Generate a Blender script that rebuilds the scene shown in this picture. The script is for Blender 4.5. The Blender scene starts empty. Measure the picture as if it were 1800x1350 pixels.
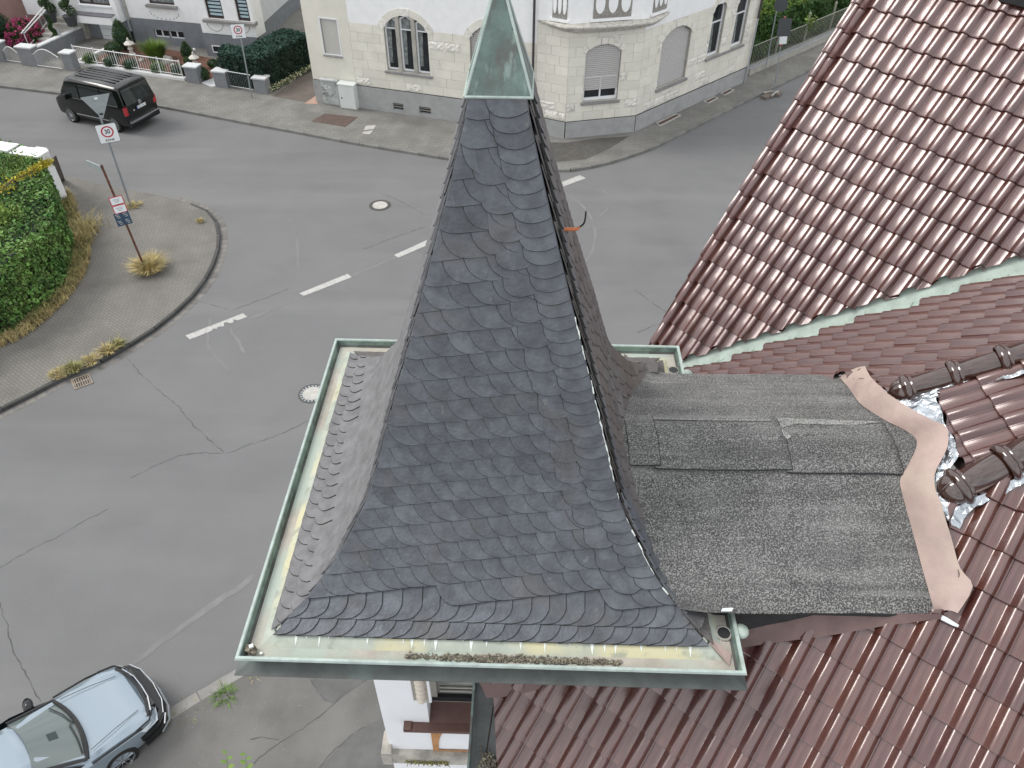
import bpy, bmesh, math, random
from mathutils import Vector, Matrix
from mathutils.geometry import tessellate_polygon
R=math.radians
random.seed(7)
sc=bpy.context.scene
# ------------------------------------------------------------------ camera
FOC,PITCH,ROLL,H=1360.0,R(42.25),R(.38),16.0
_f=Vector((0,math.cos(PITCH),-math.sin(PITCH)));_x=Vector((1,0,0));_u=_x.cross(_f)
_c,_s=math.cos(ROLL),math.sin(ROLL)
CX=_x*_c+_u*_s;CU=_u*_c-_x*_s;CF=_f
cam=bpy.data.objects.new('camera',bpy.data.cameras.new('camera'))
sc.collection.objects.link(cam);sc.camera=cam
cam.matrix_world=Matrix(((CX.x,CU.x,-CF.x,0),(CX.y,CU.y,-CF.y,0),(CX.z,CU.z,-CF.z,H),(0,0,0,1)))
cam.data.sensor_width=36;cam.data.lens=FOC/1800*36
cam.data.clip_end=600;cam.data.clip_start=.1
# ------------------------------------------------------------------ sky and sun (thin bright overcast, high from the left)
SUN_EL,SUN_AZ=R(48),R(166)
w=bpy.data.worlds.new('World');sc.world=w;w.use_nodes=True
nt=w.node_tree;nt.nodes.clear()
def N(t,tree,**k):
    n=tree.nodes.new(t)
    for a,b in k.items(): setattr(n,a,b)
    return n
sky=N('ShaderNodeTexSky',nt,sky_type='NISHITA',sun_disc=False,sun_elevation=SUN_EL,sun_rotation=R(90)-SUN_AZ,dust_density=3.0)
b1=N('ShaderNodeBackground',nt);b1.inputs[1].default_value=.10
nt.links.new(sky.outputs[0],b1.inputs[0])
tc=N('ShaderNodeTexCoord',nt);mp=N('ShaderNodeMapping',nt);mp.inputs['Scale'].default_value=(1,1,2.2)
nt.links.new(tc.outputs['Generated'],mp.inputs[0])
no=N('ShaderNodeTexNoise',nt);no.inputs['Scale'].default_value=2.6;no.inputs['Detail'].default_value=6;no.inputs['Roughness'].default_value=.55
nt.links.new(mp.outputs[0],no.inputs[0])
cr=N('ShaderNodeValToRGB',nt);cr.color_ramp.elements[0].position=.33;cr.color_ramp.elements[0].color=(.50,.53,.58,1)
cr.color_ramp.elements[1].position=.68;cr.color_ramp.elements[1].color=(1,.99,.97,1)
nt.links.new(no.outputs[0],cr.inputs[0])
b2=N('ShaderNodeBackground',nt);b2.inputs[1].default_value=1.12
nt.links.new(cr.outputs[0],b2.inputs[0])
mr=N('ShaderNodeMapRange',nt);mr.inputs[1].default_value=.3;mr.inputs[2].default_value=.5;mr.inputs[3].default_value=.72;mr.inputs[4].default_value=.96
nt.links.new(no.outputs[0],mr.inputs[0])
mx=N('ShaderNodeMixShader',nt);nt.links.new(mr.outputs[0],mx.inputs[0]);nt.links.new(b1.outputs[0],mx.inputs[1]);nt.links.new(b2.outputs[0],mx.inputs[2])
wo=N('ShaderNodeOutputWorld',nt);nt.links.new(mx.outputs[0],wo.inputs[0])
sl=bpy.data.lights.new('sun','SUN');sl.energy=1.4;sl.angle=R(24);sl.color=(1,.96,.9)
so=bpy.data.objects.new('sun',sl);sc.collection.objects.link(so)
sd=Vector((math.cos(SUN_AZ)*math.cos(SUN_EL),math.sin(SUN_AZ)*math.cos(SUN_EL),math.sin(SUN_EL)))
so.rotation_euler=sd.to_track_quat('Z','Y').to_euler();so.location=(0,0,40)
vs=sc.view_settings;vs.view_transform='Standard';vs.look='None';vs.gamma=1;vs.exposure=.50;vs.use_curve_mapping=False
# ------------------------------------------------------------------ geometry of the place, measured in metres
CAMP=Vector((0,0,H))
def ray(x,y):
    return (CX*((x-900)/FOC)+CU*(-(y-675)/FOC)+CF)
def onp(x,y,pl):
    d=ray(x,y);n,c=pl;return CAMP+d*((c-n.dot(CAMP))/n.dot(d))
def G(x,y,z=0): return onp(x,y,(Vector((0,0,1)),z))
def vplane(P,Q,off=0):
    d=Vector((Q[0]-P[0],Q[1]-P[1],0)).normalized();n=Vector((d.y,-d.x,0));return (n,n.dot(Vector((P[0],P[1],0)))+off)
# ------------------------------------------------------------------ materials
MATS={}
def mat(name,col,rough=.7,var=0,scale=5,bump=0,bscale=40,metal=0,coat=0,ior=None,col2=None,objrand=0,stretch=None,detail=4,emit=None,ramp=(.35,.65),spec=None,island=0,wave=None):
    if name in MATS: return MATS[name]
    m=bpy.data.materials.new(name);m.use_nodes=True;t=m.node_tree;p=t.nodes['Principled BSDF']
    p.inputs['Roughness'].default_value=rough;p.inputs['Metallic'].default_value=metal
    if ior: p.inputs['IOR'].default_value=ior
    if coat: p.inputs['Coat Weight'].default_value=coat;p.inputs['Coat Roughness'].default_value=.06
    if spec is not None: p.inputs['Specular IOR Level'].default_value=spec
    c=(*col,1);L=t.links.new
    tcn=N('ShaderNodeTexCoord',t);src=tcn.outputs['Object']
    if stretch:
        q=N('ShaderNodeMapping',t);q.inputs['Scale'].default_value=stretch;L(src,q.inputs[0]);src=q.outputs[0]
    out=None
    if col2 or var:
        n=N('ShaderNodeTexNoise',t);n.inputs['Scale'].default_value=scale;n.inputs['Detail'].default_value=detail;n.inputs['Roughness'].default_value=.62;L(src,n.inputs[0])
        r=N('ShaderNodeValToRGB',t);a=r.color_ramp.elements
        a[0].position,a[1].position=ramp
        c2=col2 or tuple(min(1,v*(1+var)) for v in col);c1=col if col2 else tuple(v*(1-var) for v in col)
        a[0].color=(*c1,1);a[1].color=(*c2,1);L(n.outputs[0],r.inputs[0]);out=r.outputs[0]
    if objrand or island:
        hs=N('ShaderNodeHueSaturation',t)
        if out: L(out,hs.inputs['Color'])
        else: hs.inputs['Color'].default_value=c
        if island: rnd=N('ShaderNodeNewGeometry',t).outputs['Random Per Island']
        else: rnd=N('ShaderNodeObjectInfo',t).outputs['Random']
        k=objrand or island
        q=N('ShaderNodeMapRange',t);q.inputs[3].default_value=1-k;q.inputs[4].default_value=1+k;L(rnd,q.inputs[0]);L(q.outputs[0],hs.inputs['Value'])
        q=N('ShaderNodeMapRange',t);q.inputs[3].default_value=.5-k*.03;q.inputs[4].default_value=.5+k*.03;L(rnd,q.inputs[0]);L(q.outputs[0],hs.inputs['Hue'])
        out=hs.outputs[0]
    if out: L(out,p.inputs['Base Color'])
    else: p.inputs['Base Color'].default_value=c
    if bump:
        n=N('ShaderNodeTexNoise',t);n.inputs['Scale'].default_value=bscale;n.inputs['Detail'].default_value=5;L(src,n.inputs[0])
        b=N('ShaderNodeBump',t);b.inputs['Strength'].default_value=bump;b.inputs['Distance'].default_value=.02;L(n.outputs[0],b.inputs['Height']);L(b.outputs[0],p.inputs['Normal'])
    if emit: p.inputs['Emission Color'].default_value=(*emit,1);p.inputs['Emission Strength'].default_value=1
    m['_p']=1;MATS[name]=m;return m
def mixin(m,col,scale,lo,hi,detail=3,stretch=None,fac=1.0,coords='Object',seed=0,rot=0):
    """lay one more irregular colour over a material's base colour"""
    t=m.node_tree;p=t.nodes['Principled BSDF'];L=t.links.new
    bi=p.inputs['Base Color'];prev=bi.links[0].from_socket if bi.links else None;pc=tuple(bi.default_value)
    tcn=N('ShaderNodeTexCoord',t);q=N('ShaderNodeMapping',t);q.inputs['Scale'].default_value=stretch or (1,1,1);q.inputs['Location'].default_value=(seed,seed*2,seed*3);q.inputs['Rotation'].default_value=(0,0,rot)
    L(tcn.outputs[coords],q.inputs[0])
    n=N('ShaderNodeTexNoise',t);n.inputs['Scale'].default_value=scale;n.inputs['Detail'].default_value=detail;L(q.outputs[0],n.inputs[0])
    r=N('ShaderNodeMapRange',t);r.inputs[1].default_value=lo;r.inputs[2].default_value=hi;r.inputs[4].default_value=fac;L(n.outputs[0],r.inputs[0])
    x=N('ShaderNodeMix',t,data_type='RGBA');L(r.outputs[0],x.inputs[0]);x.inputs[7].default_value=(*col,1)
    if prev: L(prev,x.inputs[6])
    else: x.inputs[6].default_value=pc
    L(x.outputs[2],bi);return m
def bricktex(m,bw,bh,mortar,col,fac=.5,rot=0,bump=.3,off=.5):
    t=m.node_tree;p=t.nodes['Principled BSDF'];L=t.links.new;bi=p.inputs['Base Color'];prev=bi.links[0].from_socket if bi.links else None;pc=tuple(bi.default_value)
    tcn=N('ShaderNodeTexCoord',t);q=N('ShaderNodeMapping',t);q.inputs['Rotation'].default_value=(0,0,rot);L(tcn.outputs['Object'],q.inputs[0])
    b=N('ShaderNodeTexBrick',t);b.inputs['Scale'].default_value=1;b.inputs['Brick Width'].default_value=bw;b.inputs['Row Height'].default_value=bh;b.inputs['Mortar Size'].default_value=mortar;b.offset=off
    b.inputs['Color1'].default_value=(.0,.0,.0,1);b.inputs['Color2'].default_value=(.28,.28,.28,1);b.inputs['Mortar'].default_value=(1,1,1,1);b.inputs['Mortar Smooth'].default_value=.4;L(q.outputs[0],b.inputs[0])
    r=N('ShaderNodeMath',t,operation='MULTIPLY');r.inputs[1].default_value=fac;L(b.outputs[0],r.inputs[0])
    x=N('ShaderNodeMix',t,data_type='RGBA');L(r.outputs[0],x.inputs[0]);x.inputs[7].default_value=(*col,1)
    if prev: L(prev,x.inputs[6])
    else: x.inputs[6].default_value=pc
    L(x.outputs[2],bi)
    return m
# ------------------------------------------------------------------ object helpers
WL={}
def tag(o,label=None,cat=None,group=None,kind=None):
    if label:o['label']=label
    if cat:o['category']=cat
    if group:o['group']=group
    if kind:o['kind']=kind
    return o
def link(o,parent=None,world=None):
    sc.collection.objects.link(o);wm=world.copy() if world is not None else Matrix()
    if parent is not None:
        o.parent=parent;o.matrix_basis=WL[parent.name].inverted()@wm
    else: o.matrix_basis=wm
    WL[o.name]=wm;return o
def thing(name,loc,label,cat,group=None,rot=0):
    o=bpy.data.objects.new(name,None);o.empty_display_size=.2
    link(o,None,Matrix.Translation(Vector(loc))@Matrix.Rotation(rot,4,'Z'));return tag(o,label,cat,group)
def mesh(name,v,f,m,parent=None,world=None,smooth=False,mi=None,loc=False):
    me=bpy.data.meshes.new(name);me.from_pydata([tuple(p) for p in v],[],f)
    for k in (m if isinstance(m,(list,tuple)) else [m]): me.materials.append(k)
    if mi: me.polygons.foreach_set('material_index',mi)
    if smooth: me.polygons.foreach_set('use_smooth',[True]*len(f))
    me.update()
    o=bpy.data.objects.new(name,me)
    if loc: link(o,parent,WL[parent.name]@(world or Matrix()))   # coordinates local to the parent
    else: link(o,parent,world)
    return o
def copy_tree(o,world,label=None,parent=None):
    c=o.copy();sc.collection.objects.link(c);WL[c.name]=world
    if parent is not None:
        c.parent=parent;c.matrix_basis=WL[parent.name].inverted()@world
    else: c.matrix_basis=world
    if label:c['label']=label
    for ch in [k for k in bpy.data.objects if k.parent==o and not k.name==c.name]:
        copy_tree(ch,world@WL[o.name].inverted()@WL[ch.name],None,c)
    return c
class MB:
    def __init__(s): s.v=[];s.f=[];s.mi=[]
    def add(s,v,f,mi=0):
        n=len(s.v);s.v+=[Vector(p) for p in v];s.f+=[tuple(i+n for i in q) for q in f];s.mi+=[mi]*len(f);return s
    def box(s,c,d,rz=0,mi=0,mat4=None):
        x,y,z=[k/2 for k in d];P=[Vector((a*x,b*y,e*z)) for a in(-1,1) for b in(-1,1) for e in(-1,1)]
        M=(Matrix.Translation(Vector(c))@Matrix.Rotation(rz,4,'Z')) if mat4 is None else mat4@Matrix.Translation(Vector(c))
        return s.add([M@p for p in P],[(0,1,3,2),(4,6,7,5),(0,4,5,1),(2,3,7,6),(0,2,6,4),(1,5,7,3)],mi)
    def prism(s,poly,vec,mi=0):
        n=len(poly);a=[Vector(p) for p in poly];b=[p+Vector(vec) for p in a]
        tri=tessellate_polygon([a]);f=[t for t in tri]+[tuple(i+n for i in reversed(t)) for t in tri]
        f+=[(i,(i+1)%n,n+(i+1)%n,n+i) for i in range(n)];return s.add(a+b,f,mi)
    def tube(s,pts,r,n=8,mi=0,cap=True):
        pts=[Vector(p) for p in pts];rs=r if isinstance(r,(list,tuple)) else [r]*len(pts);v=[];f=[]
        for i,p in enumerate(pts):
            d=(pts[min(i+1,len(pts)-1)]-pts[max(i-1,0)]).normalized()
            a=d.orthogonal().normalized() if i==0 else (a-d*a.dot(d)).normalized();b=d.cross(a)
            for k in range(n):
                t=2*math.pi*k/n;v.append(p+(a*math.cos(t)+b*math.sin(t))*rs[i])
        for i in range(len(pts)-1):
            for k in range(n): f.append((i*n+k,i*n+(k+1)%n,(i+1)*n+(k+1)%n,(i+1)*n+k))
        if cap: f+=[tuple(reversed(range(n))),tuple(range((len(pts)-1)*n,len(pts)*n))]
        return s.add(v,f,mi)
    def lathe(s,pr,o=(0,0,0),n=16,mi=0,M=None):
        v=[];f=[];M=M or Matrix.Translation(Vector(o))
        for r_,z in pr:
            for k in range(n):
                t=2*math.pi*k/n;v.append(M@Vector((r_*math.cos(t),r_*math.sin(t),z)))
        for i in range(len(pr)-1):
            for k in range(n): f.append((i*n+k,i*n+(k+1)%n,(i+1)*n+(k+1)%n,(i+1)*n+k))
        return s.add(v,f,mi)
    def build(s,name,m,parent=None,smooth=False,loc=False,world=None,**k):
        o=mesh(name,s.v,s.f,m,parent,world,smooth,s.mi if isinstance(m,(list,tuple)) else None,loc)
        return tag(o,**k) if k else o
def sheet(name,poly,m,z=None,parent=None,**k):
    a=[Vector(p) for p in poly]
    if z is not None: a=[Vector((p.x,p.y,z)) for p in a]
    tri=[tuple(t) for t in tessellate_polygon([a])]
    def up(t): return (a[t[1]]-a[t[0]]).cross(a[t[2]]-a[t[0]]).z
    tri=[t if up(t)>0 else tuple(reversed(t)) for t in tri]
    return tag(mesh(name,a,tri,m,parent),**k)
def slab(name,poly,m,z0,z1,parent=None,**k):
    a=[Vector((p[0],p[1],z1)) for p in poly];b=MB();b.prism(a,(0,0,z0-z1));return b.build(name,m,parent,**k)
def smoothline(pts,n=6):
    P=[Vector(p) for p in pts];o=[]
    for i in range(len(P)-1):
        a,b,c,d=P[max(i-1,0)],P[i],P[i+1],P[min(i+2,len(P)-1)]
        for k in range(n):
            t=k/n;o.append(.5*((2*b)+(c-a)*t+(2*a-5*b+4*c-d)*t*t+(3*b-a-3*c+d)*t**3))
    return o+[P[-1]]
def resample(P,step):
    P=[Vector(p) for p in P];o=[P[0]];acc=0;need=step
    for a,b in zip(P,P[1:]):
        L=(b-a).length;t=0
        while L-t>=need: t+=need;o.append(a.lerp(b,t/L));need=step
        need-=L-t
    return o
# ------------------------------------------------------------------ the materials of the place
M_asphalt=mat('asphalt',(.185,.187,.190),.88,.05,.55,.5,110,detail=8);mixin(M_asphalt,(.12,.12,.125),60,.42,.62,2,fac=.45,seed=11)
mixin(M_asphalt,(.205,.204,.20),.16,.46,.72,4,fac=.5,seed=3);mixin(M_asphalt,(.34,.34,.33),55,.715,.76,1,fac=.9);mixin(M_asphalt,(.115,.115,.12),.35,.58,.75,4,fac=.3,seed=9,stretch=(1,1.8,1))
mixin(M_asphalt,(.225,.224,.22),1.0,.50,.70,5,fac=.45,seed=21,stretch=(.06,.55,1),rot=R(-17));mixin(M_asphalt,(.13,.13,.134),1.0,.56,.72,5,fac=.45,seed=31,stretch=(.07,.5,1),rot=R(20))
M_walk=mat('old pavement asphalt',(.150,.146,.140),.9,.12,1.2,.3,140,detail=7);mixin(M_walk,(.20,.195,.185),.5,.5,.7,3,fac=.6,seed=2);mixin(M_walk,(.36,.35,.33),40,.73,.77,1,fac=.8)
M_paver=mat('small grey pavers',(.195,.187,.172),.9,.16,.9,.25,90,detail=6);mixin(M_paver,(.225,.215,.195),.4,.5,.75,3,fac=.7,seed=5);bricktex(M_paver,.2,.1,.014,(.10,.095,.08),.6,R(36))
M_slab=mat('pavement slabs',(.215,.21,.196),.9,.15,.8,.2,90,detail=6);mixin(M_slab,(.12,.118,.11),.5,.5,.72,5,fac=.7,seed=6);bricktex(M_slab,.3,.3,.012,(.11,.105,.09),.55,R(-16))
M_cobble=mat('dark cobbles',(.13,.125,.115),.9,.2,3,.4,60);bricktex(M_cobble,.1,.1,.02,(.06,.055,.05),.8,R(20))
M_kerb=mat('kerb stone',(.165,.165,.160),.8,.2,2.5,.3,80,objrand=.18)
M_kerbd=mat('dark basalt kerb',(.062,.062,.060),.75,.25,2.5,.3,80,objrand=.2)
M_gpave=mat('gutter paver',(.165,.157,.145),.85,.2,3,.2,80,objrand=.2)
M_crack=mat('bitumen crack',(.085,.085,.085),.8)
M_mark=mat('worn road paint',(.46,.455,.44),.75,.08,4,.1,100);mixin(M_mark,(.25,.25,.25),9,.56,.68,4,fac=.8)
M_iron=mat('cast iron',(.10,.095,.09),.6,.3,12,.3,80,metal=.3)
M_conc=mat('pale concrete',(.46,.45,.42),.8,.12,6,.1,60)
M_rim=mat('slate edge shadow line',(.022,.023,.022),.9)  # dark rim colour stands in for the shadow line where slates overlap
M_slate=mat('slate',(.104,.113,.130),.44,.20,9,.45,38,objrand=.13,detail=6,spec=.35);mixin(M_slate,(.20,.205,.21),20,.66,.74,4,fac=.5,stretch=(1,1,.4));mixin(M_slate,(.060,.064,.072),7,.5,.7,6,fac=.55,seed=12);mixin(M_slate,(.12,.105,.09),2.2,.52,.7,3,fac=.35,seed=4)
M_slatew=mat('brownish slate',(.13,.122,.122),.6,.22,8,.3,50,detail=6,spec=.3,island=.15);mixin(M_slatew,(.13,.105,.09),2.2,.5,.7,3,fac=.6,seed=4,stretch=(1,1,.3))
M_slatel=mat('sunlit left slate',(.165,.165,.172),.6,.2,8,.3,50,detail=6,objrand=.12,spec=.4)  # lighter copy of the slate, light on the left face put into its colour
M_slateu=mat('slate roof underlay',(.04,.042,.045),.9)
M_pat=mat('green copper patina',(.145,.205,.188),.55,.25,6,.2,50,metal=.1,detail=6);mixin(M_pat,(.115,.105,.095),3.2,.47,.62,4,stretch=(2.6,2.6,.28),fac=.9,seed=1);mixin(M_pat,(.27,.35,.32),7,.6,.7,5,stretch=(3,3,.5),fac=.7,seed=7);mixin(M_pat,(.03,.045,.04),30,.72,.75,2,fac=.9,seed=2)
M_patl=mat('pale copper patina',(.40,.475,.43),.6,.14,7,.1,50,detail=5);mixin(M_patl,(.20,.27,.24),14,.62,.72,3,fac=.6)
M_patd=mat('dark green copper',(.15,.215,.19),.55,.35,9,.2,60,metal=.2,detail=6);mixin(M_patd,(.30,.42,.33),3,.5,.7,4,fac=.8)
M_apron=mat('stained copper apron',(.43,.47,.41),.65,.1,6,.1,50,detail=5);mixin(M_apron,(.64,.59,.36),1.5,.46,.58,4,fac=.8,seed=3);mixin(M_apron,(.28,.31,.27),9,.55,.68,5,fac=.7,seed=8)
M_chan=mat('silted gutter bottom',(.43,.40,.35),.85,.14,6,.3,70,detail=6);mixin(M_chan,(.42,.50,.44),1.6,.42,.58,4,fac=.85,seed=5)
M_lip=mat('gutter lip',(.41,.49,.46),.5,.15,10,.05,60,metal=.1)
M_fas=mat('oxidised fascia',(.085,.09,.085),.55,.3,7,.1,60,metal=.2);mixin(M_fas,(.20,.29,.26),3,.55,.7,3,fac=.6)
M_white=mat('chalky white stain',(.78,.84,.80),.8)
M_debris=mat('grit and moss',(.20,.18,.14),.95,.4,30,.2,90,island=.4)
M_felt=mat('mineral felt',(.088,.088,.087),.95,.3,3,.5,120,detail=8);mixin(M_felt,(.40,.40,.39),88,.46,.64,3,fac=.8);mixin(M_felt,(.34,.34,.33),1.6,.56,.74,6,fac=.5,seed=2,stretch=(.35,2.4,1));mixin(M_felt,(.05,.05,.05),1.0,.52,.72,5,fac=.55,seed=6,stretch=(.45,2.2,1))
mixin(M_felt,(.055,.055,.055),1.0,.50,.66,6,fac=.3,seed=15,stretch=(.5,9,1));mixin(M_felt,(.33,.33,.32),1.0,.60,.72,6,fac=.35,seed=18,stretch=(.6,11,1))
M_feltl=mat('bright worn felt',(.15,.15,.145),.95,.3,3,.5,120,detail=8);mixin(M_feltl,(.50,.50,.48),95,.47,.58,3,fac=.85)
M_black=mat('black bitumen',(.022,.023,.025),.7,.3,9,.2,50)
M_flash=mat('painted lead flashing',(.44,.335,.30),.6,.12,3,.5,9,detail=5);mixin(M_flash,(.50,.43,.34),1.8,.5,.66,3,fac=.6,seed=4)
M_flashd=mat('brown painted flashing',(.155,.098,.092),.5,.2,4,.25,16,detail=5)
M_foil=mat('crumpled aluminium tape',(.50,.54,.58),.3,.2,9,1.0,14,metal=.9,detail=6)
M_silver=mat('silver edge',(.75,.8,.82),.35,metal=.5)
M_tile=mat('brown glazed tile',(.080,.024,.017),.27,.25,6,.05,26,objrand=.18,ior=2.15,detail=5,stretch=(6,.8,1))
mixin(M_tile,(.20,.12,.105),3,.5,.75,4,stretch=(9,.5,1),fac=.28,seed=3)
M_tiled=mat('roof battens and underlay',(.025,.018,.016),.9)
M_tile.node_tree.nodes['Principled BSDF'].inputs['Specular Tint'].default_value=(1,.92,.93,1)
M_ridge=mat('glossy brown hip tile',(.045,.018,.013),.14,.2,6,.06,14,coat=.5,ior=1.9)
M_wallw=mat('white render',(.86,.87,.875),.85,.03,3,.05,60)
M_wallw2=mat('bright white render',(.86,.88,.91),.85,.025,3,.05,60)
M_orn=mat('ochre moulding',(.45,.23,.10),.8,.2,8,.1,60)
M_sillb=mat('red brown painted ledge',(.135,.072,.062),.5,.12,5,.1,60)
M_cream=mat('cream sandstone',(.74,.72,.64),.88,.06,1.6,.15,50,objrand=.045,detail=6);mixin(M_cream,(.66,.645,.58),.7,.55,.75,4,fac=.5)
M_relief=mat('rough cream stone',(.73,.71,.65),.9,.16,9,1.0,16,objrand=.08,detail=6)
M_creamr=mat('cream painted render',(.73,.71,.625),.9,.05,1.2,.05,60,detail=5);mixin(M_creamr,(.74,.73,.68),1.1,.62,.7,4,fac=.8,seed=5)
M_stone=mat('grey stone trim',(.40,.385,.345),.85,.14,3,.2,50,detail=5)
M_plinth=mat('grey plinth paint',(.36,.365,.365),.85,.09,2.4,.12,50,detail=5);mixin(M_plinth,(.24,.24,.23),1.3,.6,.75,4,fac=.5)
M_plinthd=mat('slate grey plinth',(.20,.215,.235),.85,.09,2.4,.12,50)
M_joint=mat('mortar joint',(.62,.60,.54),.9)
M_frame=mat('white window frame',(.80,.82,.84),.4)
M_glass=mat('dark window glass',(.018,.022,.025),.06,.4,2,ior=1.5)
M_shut=mat('grey roller shutter',(.50,.49,.48),.6)
M_shutw=mat('cream roller shutter',(.62,.61,.57),.6)
M_curt=mat('net curtain behind glass',(.20,.22,.22),.15,.5,6,ior=1.5)
M_blind=mat('pale blue blind',(.42,.55,.60),.3)
M_brown=mat('dark brown frame',(.045,.028,.024),.45)
M_sill=mat('grey window sill',(.27,.265,.26),.75,.12,5)
M_pipe=mat('brown downpipe',(.05,.042,.045),.5)
M_zincpipe=mat('grey zinc pipe',(.42,.44,.46),.45,metal=.3)
M_zinc=mat('weathered dark zinc',(.085,.092,.092),.5,.3,3,.1,40,metal=.3,detail=6);mixin(M_zinc,(.34,.45,.42),2.0,.62,.74,5,fac=.7,seed=3)
M_galv=mat('galvanised steel',(.33,.36,.38),.45,.12,8,metal=.5)
M_rust=mat('rusty painted steel',(.13,.055,.035),.75,.35,9,.2,60)
M_wht=mat('white enamel',(.80,.84,.86),.35)
M_signback=mat('grey sign back',(.34,.38,.39),.5,.08,8,metal=.2)
M_red=mat('sign red',(.48,.02,.045),.4)
M_ink=mat('sign black',(.02,.022,.025),.5)
M_blue=mat('sign blue',(.035,.075,.13),.4,.2,30)
M_dark=mat('dark sign back',(.07,.078,.085),.5)
M_pblack=mat('black car paint',(.004,.005,.006),.16,coat=.35)
M_psilver=mat('silver blue car paint',(.30,.37,.43),.16,coat=1.0,metal=.35)
M_cglass=mat('tinted car glass',(.012,.018,.018),.04,ior=1.55,coat=.6)
M_cglassl=mat('greenish windscreen',(.10,.135,.13),.04,ior=1.7,coat=1.0)
M_plast=mat('black car plastic',(.014,.014,.015),.45)
M_chrome=mat('chrome',(.72,.74,.76),.14,metal=1)
M_tyre=mat('tyre rubber',(.012,.012,.012),.8)
M_tail=mat('red tail lamp',(.42,.015,.02),.2,coat=1)
M_lamp=mat('clear lamp glass',(.62,.66,.70),.12,coat=1)
M_leafy=mat('ivy leaves',(.055,.125,.03),.55,.5,1.1,col2=(.17,.28,.07),island=.7,spec=.35)
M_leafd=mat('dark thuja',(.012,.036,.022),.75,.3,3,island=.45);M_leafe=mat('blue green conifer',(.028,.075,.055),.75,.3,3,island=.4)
M_leafb=mat('box leaves',(.035,.075,.018),.7,.3,3,island=.45)
M_leafl=mat('yellow green foliage',(.19,.28,.04),.65,col2=(.05,.12,.03),scale=1.5,island=.4)
M_leafyl=mat('yellow leaves',(.42,.36,.03),.6,.3,5,island=.3)
M_grass=mat('fresh grass',(.13,.22,.045),.7,.3,5,island=.4)
M_dry=mat('dry grass',(.44,.36,.17),.85,.3,4,island=.35)
M_drym=mat('half dry grass',(.24,.23,.09),.85,.35,4,island=.45)
M_pink=mat('pink blossom',(.50,.07,.20),.7,island=.5);M_wfl=mat('cream blossom',(.75,.72,.50),.7,island=.2)
M_mulch=mat('red brown bark mulch',(.155,.078,.055),.95,.4,9,.8,30,detail=8)
M_wood=mat('bark',(.13,.09,.06),.9,.3,9)
M_lant=mat('pale lantern stone',(.62,.60,.55),.85,.1,9)
M_pot=mat('dark plant pot',(.05,.055,.06),.5)
M_paint=mat('white fence paint',(.74,.75,.75),.5)
M_pillar=mat('grey rendered pillar',(.23,.24,.255),.85,.08,4,.1,60);M_cope=mat('pale coping',(.60,.62,.63),.8,.06,4)
M_pinkw=mat('pink render',(.52,.33,.30),.9,.06,2)
M_brplate=mat('rusty brown cover plate',(.115,.078,.066),.6,.2,5,.1,40)
M_drive=mat('brown driveway',(.135,.115,.10),.9,.12,2,.2,80)
M_pinkpave=mat('pinkish paving',(.42,.28,.22),.9,.08,6)
# ------------------------------------------------------------------ ground
base=[(-90,-25),(70,-25),(70,110),(-90,110)]
tag(mesh('road',[Vector((x,y,0)) for x,y in base],[(0,1,2,3)],M_asphalt),kind='structure')
def P2(l,z=0): return [G(x,y,z) for x,y in l]
KH=.12
isl=smoothline(P2([(-330,925),(-160,805),(0,722),(60,692),(115,663),(170,640),(220,612),(270,580),(312,546),(347,510),(370,472),(382,432),(379,400),(366,378),(330,362),(290,350),(240,340),(190,332),(140,318),(100,312),(40,296),(-60,270),(-260,225)]),5)
ISL=[p for p in isl]
slab('pavement_corner',ISL+[Vector((-70,30,0)),Vector((-60,0,0))],M_paver,-.3,KH-.003,kind='structure')
far=P2([(-520,98),(-200,132),(0,152),(100,164),(200,176),(280,187),(400,210),(475,224),(550,238),(640,255),(720,268),(800,281),(900,295),(960,300),(995,300),(1030,295),(1080,283),(1150,258),(1220,223),(1330,168),(1400,134),(1480,94),(1560,58),(1660,12)])
FAR=smoothline(far,4)
back=[Vector((60,95,0)),Vector((-60,95,0))]
slab('pavement_far',FAR+back,M_slab,-.3,KH-.003,kind='structure')
near=[G(-120,1500),G(60,1395),G(290,1256),G(415,1181),G(600,1085),G(760,1000),G(900,950),G(1040,880),G(1250,700),G(1380,560)]
NEAR=smoothline(near,3)
slab('pavement_near',NEAR+[Vector((40,45,0)),Vector((45,-20,0)),Vector((-12,-20,0))],M_walk,-.3,KH-.003,kind='structure')
def kerb(P,name,m,w,h0,h1,step,side,parent=None,gap=.012,group=None):
    pts=resample(P,step);me=None
    root=parent
    for a,b in zip(pts,pts[1:]):
        d=(b-a);L=d.length
        if L<.05: continue
        M=Matrix.Translation(Vector(((a.x+b.x)/2,(a.y+b.y)/2,0)))@Matrix.Rotation(math.atan2(d.y,d.x),4,'Z')@Matrix.Diagonal((L/step,1,1,1))
        if me is None:
            q=MB();q.box((0,side*w/2,(h0+h1)/2),(step-gap,w,h1-h0));o=q.build(name,m,root,world=M);me=o.data
            bv=bmesh.new();bv.from_mesh(me);bmesh.ops.bevel(bv,geom=[e for e in bv.edges if all(v.co.z>h0+.01 for v in e.verts)],offset=.012,segments=1,affect='EDGES');bv.to_mesh(me);bv.free()
        else: o=bpy.data.objects.new(name,me);link(o,root,M)
def inview(p,m=60):
    d=Vector(p)-CAMP;z=d.dot(CF)
    return z>0 and -m<900+FOC*d.dot(CX)/z<1800+m and -m<675-FOC*d.dot(CU)/z<1350+m
def clipview(P): 
    s=[i for i,p in enumerate(P) if inview(p,150)];return P[s[0]:s[-1]+1] if s else P
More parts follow.
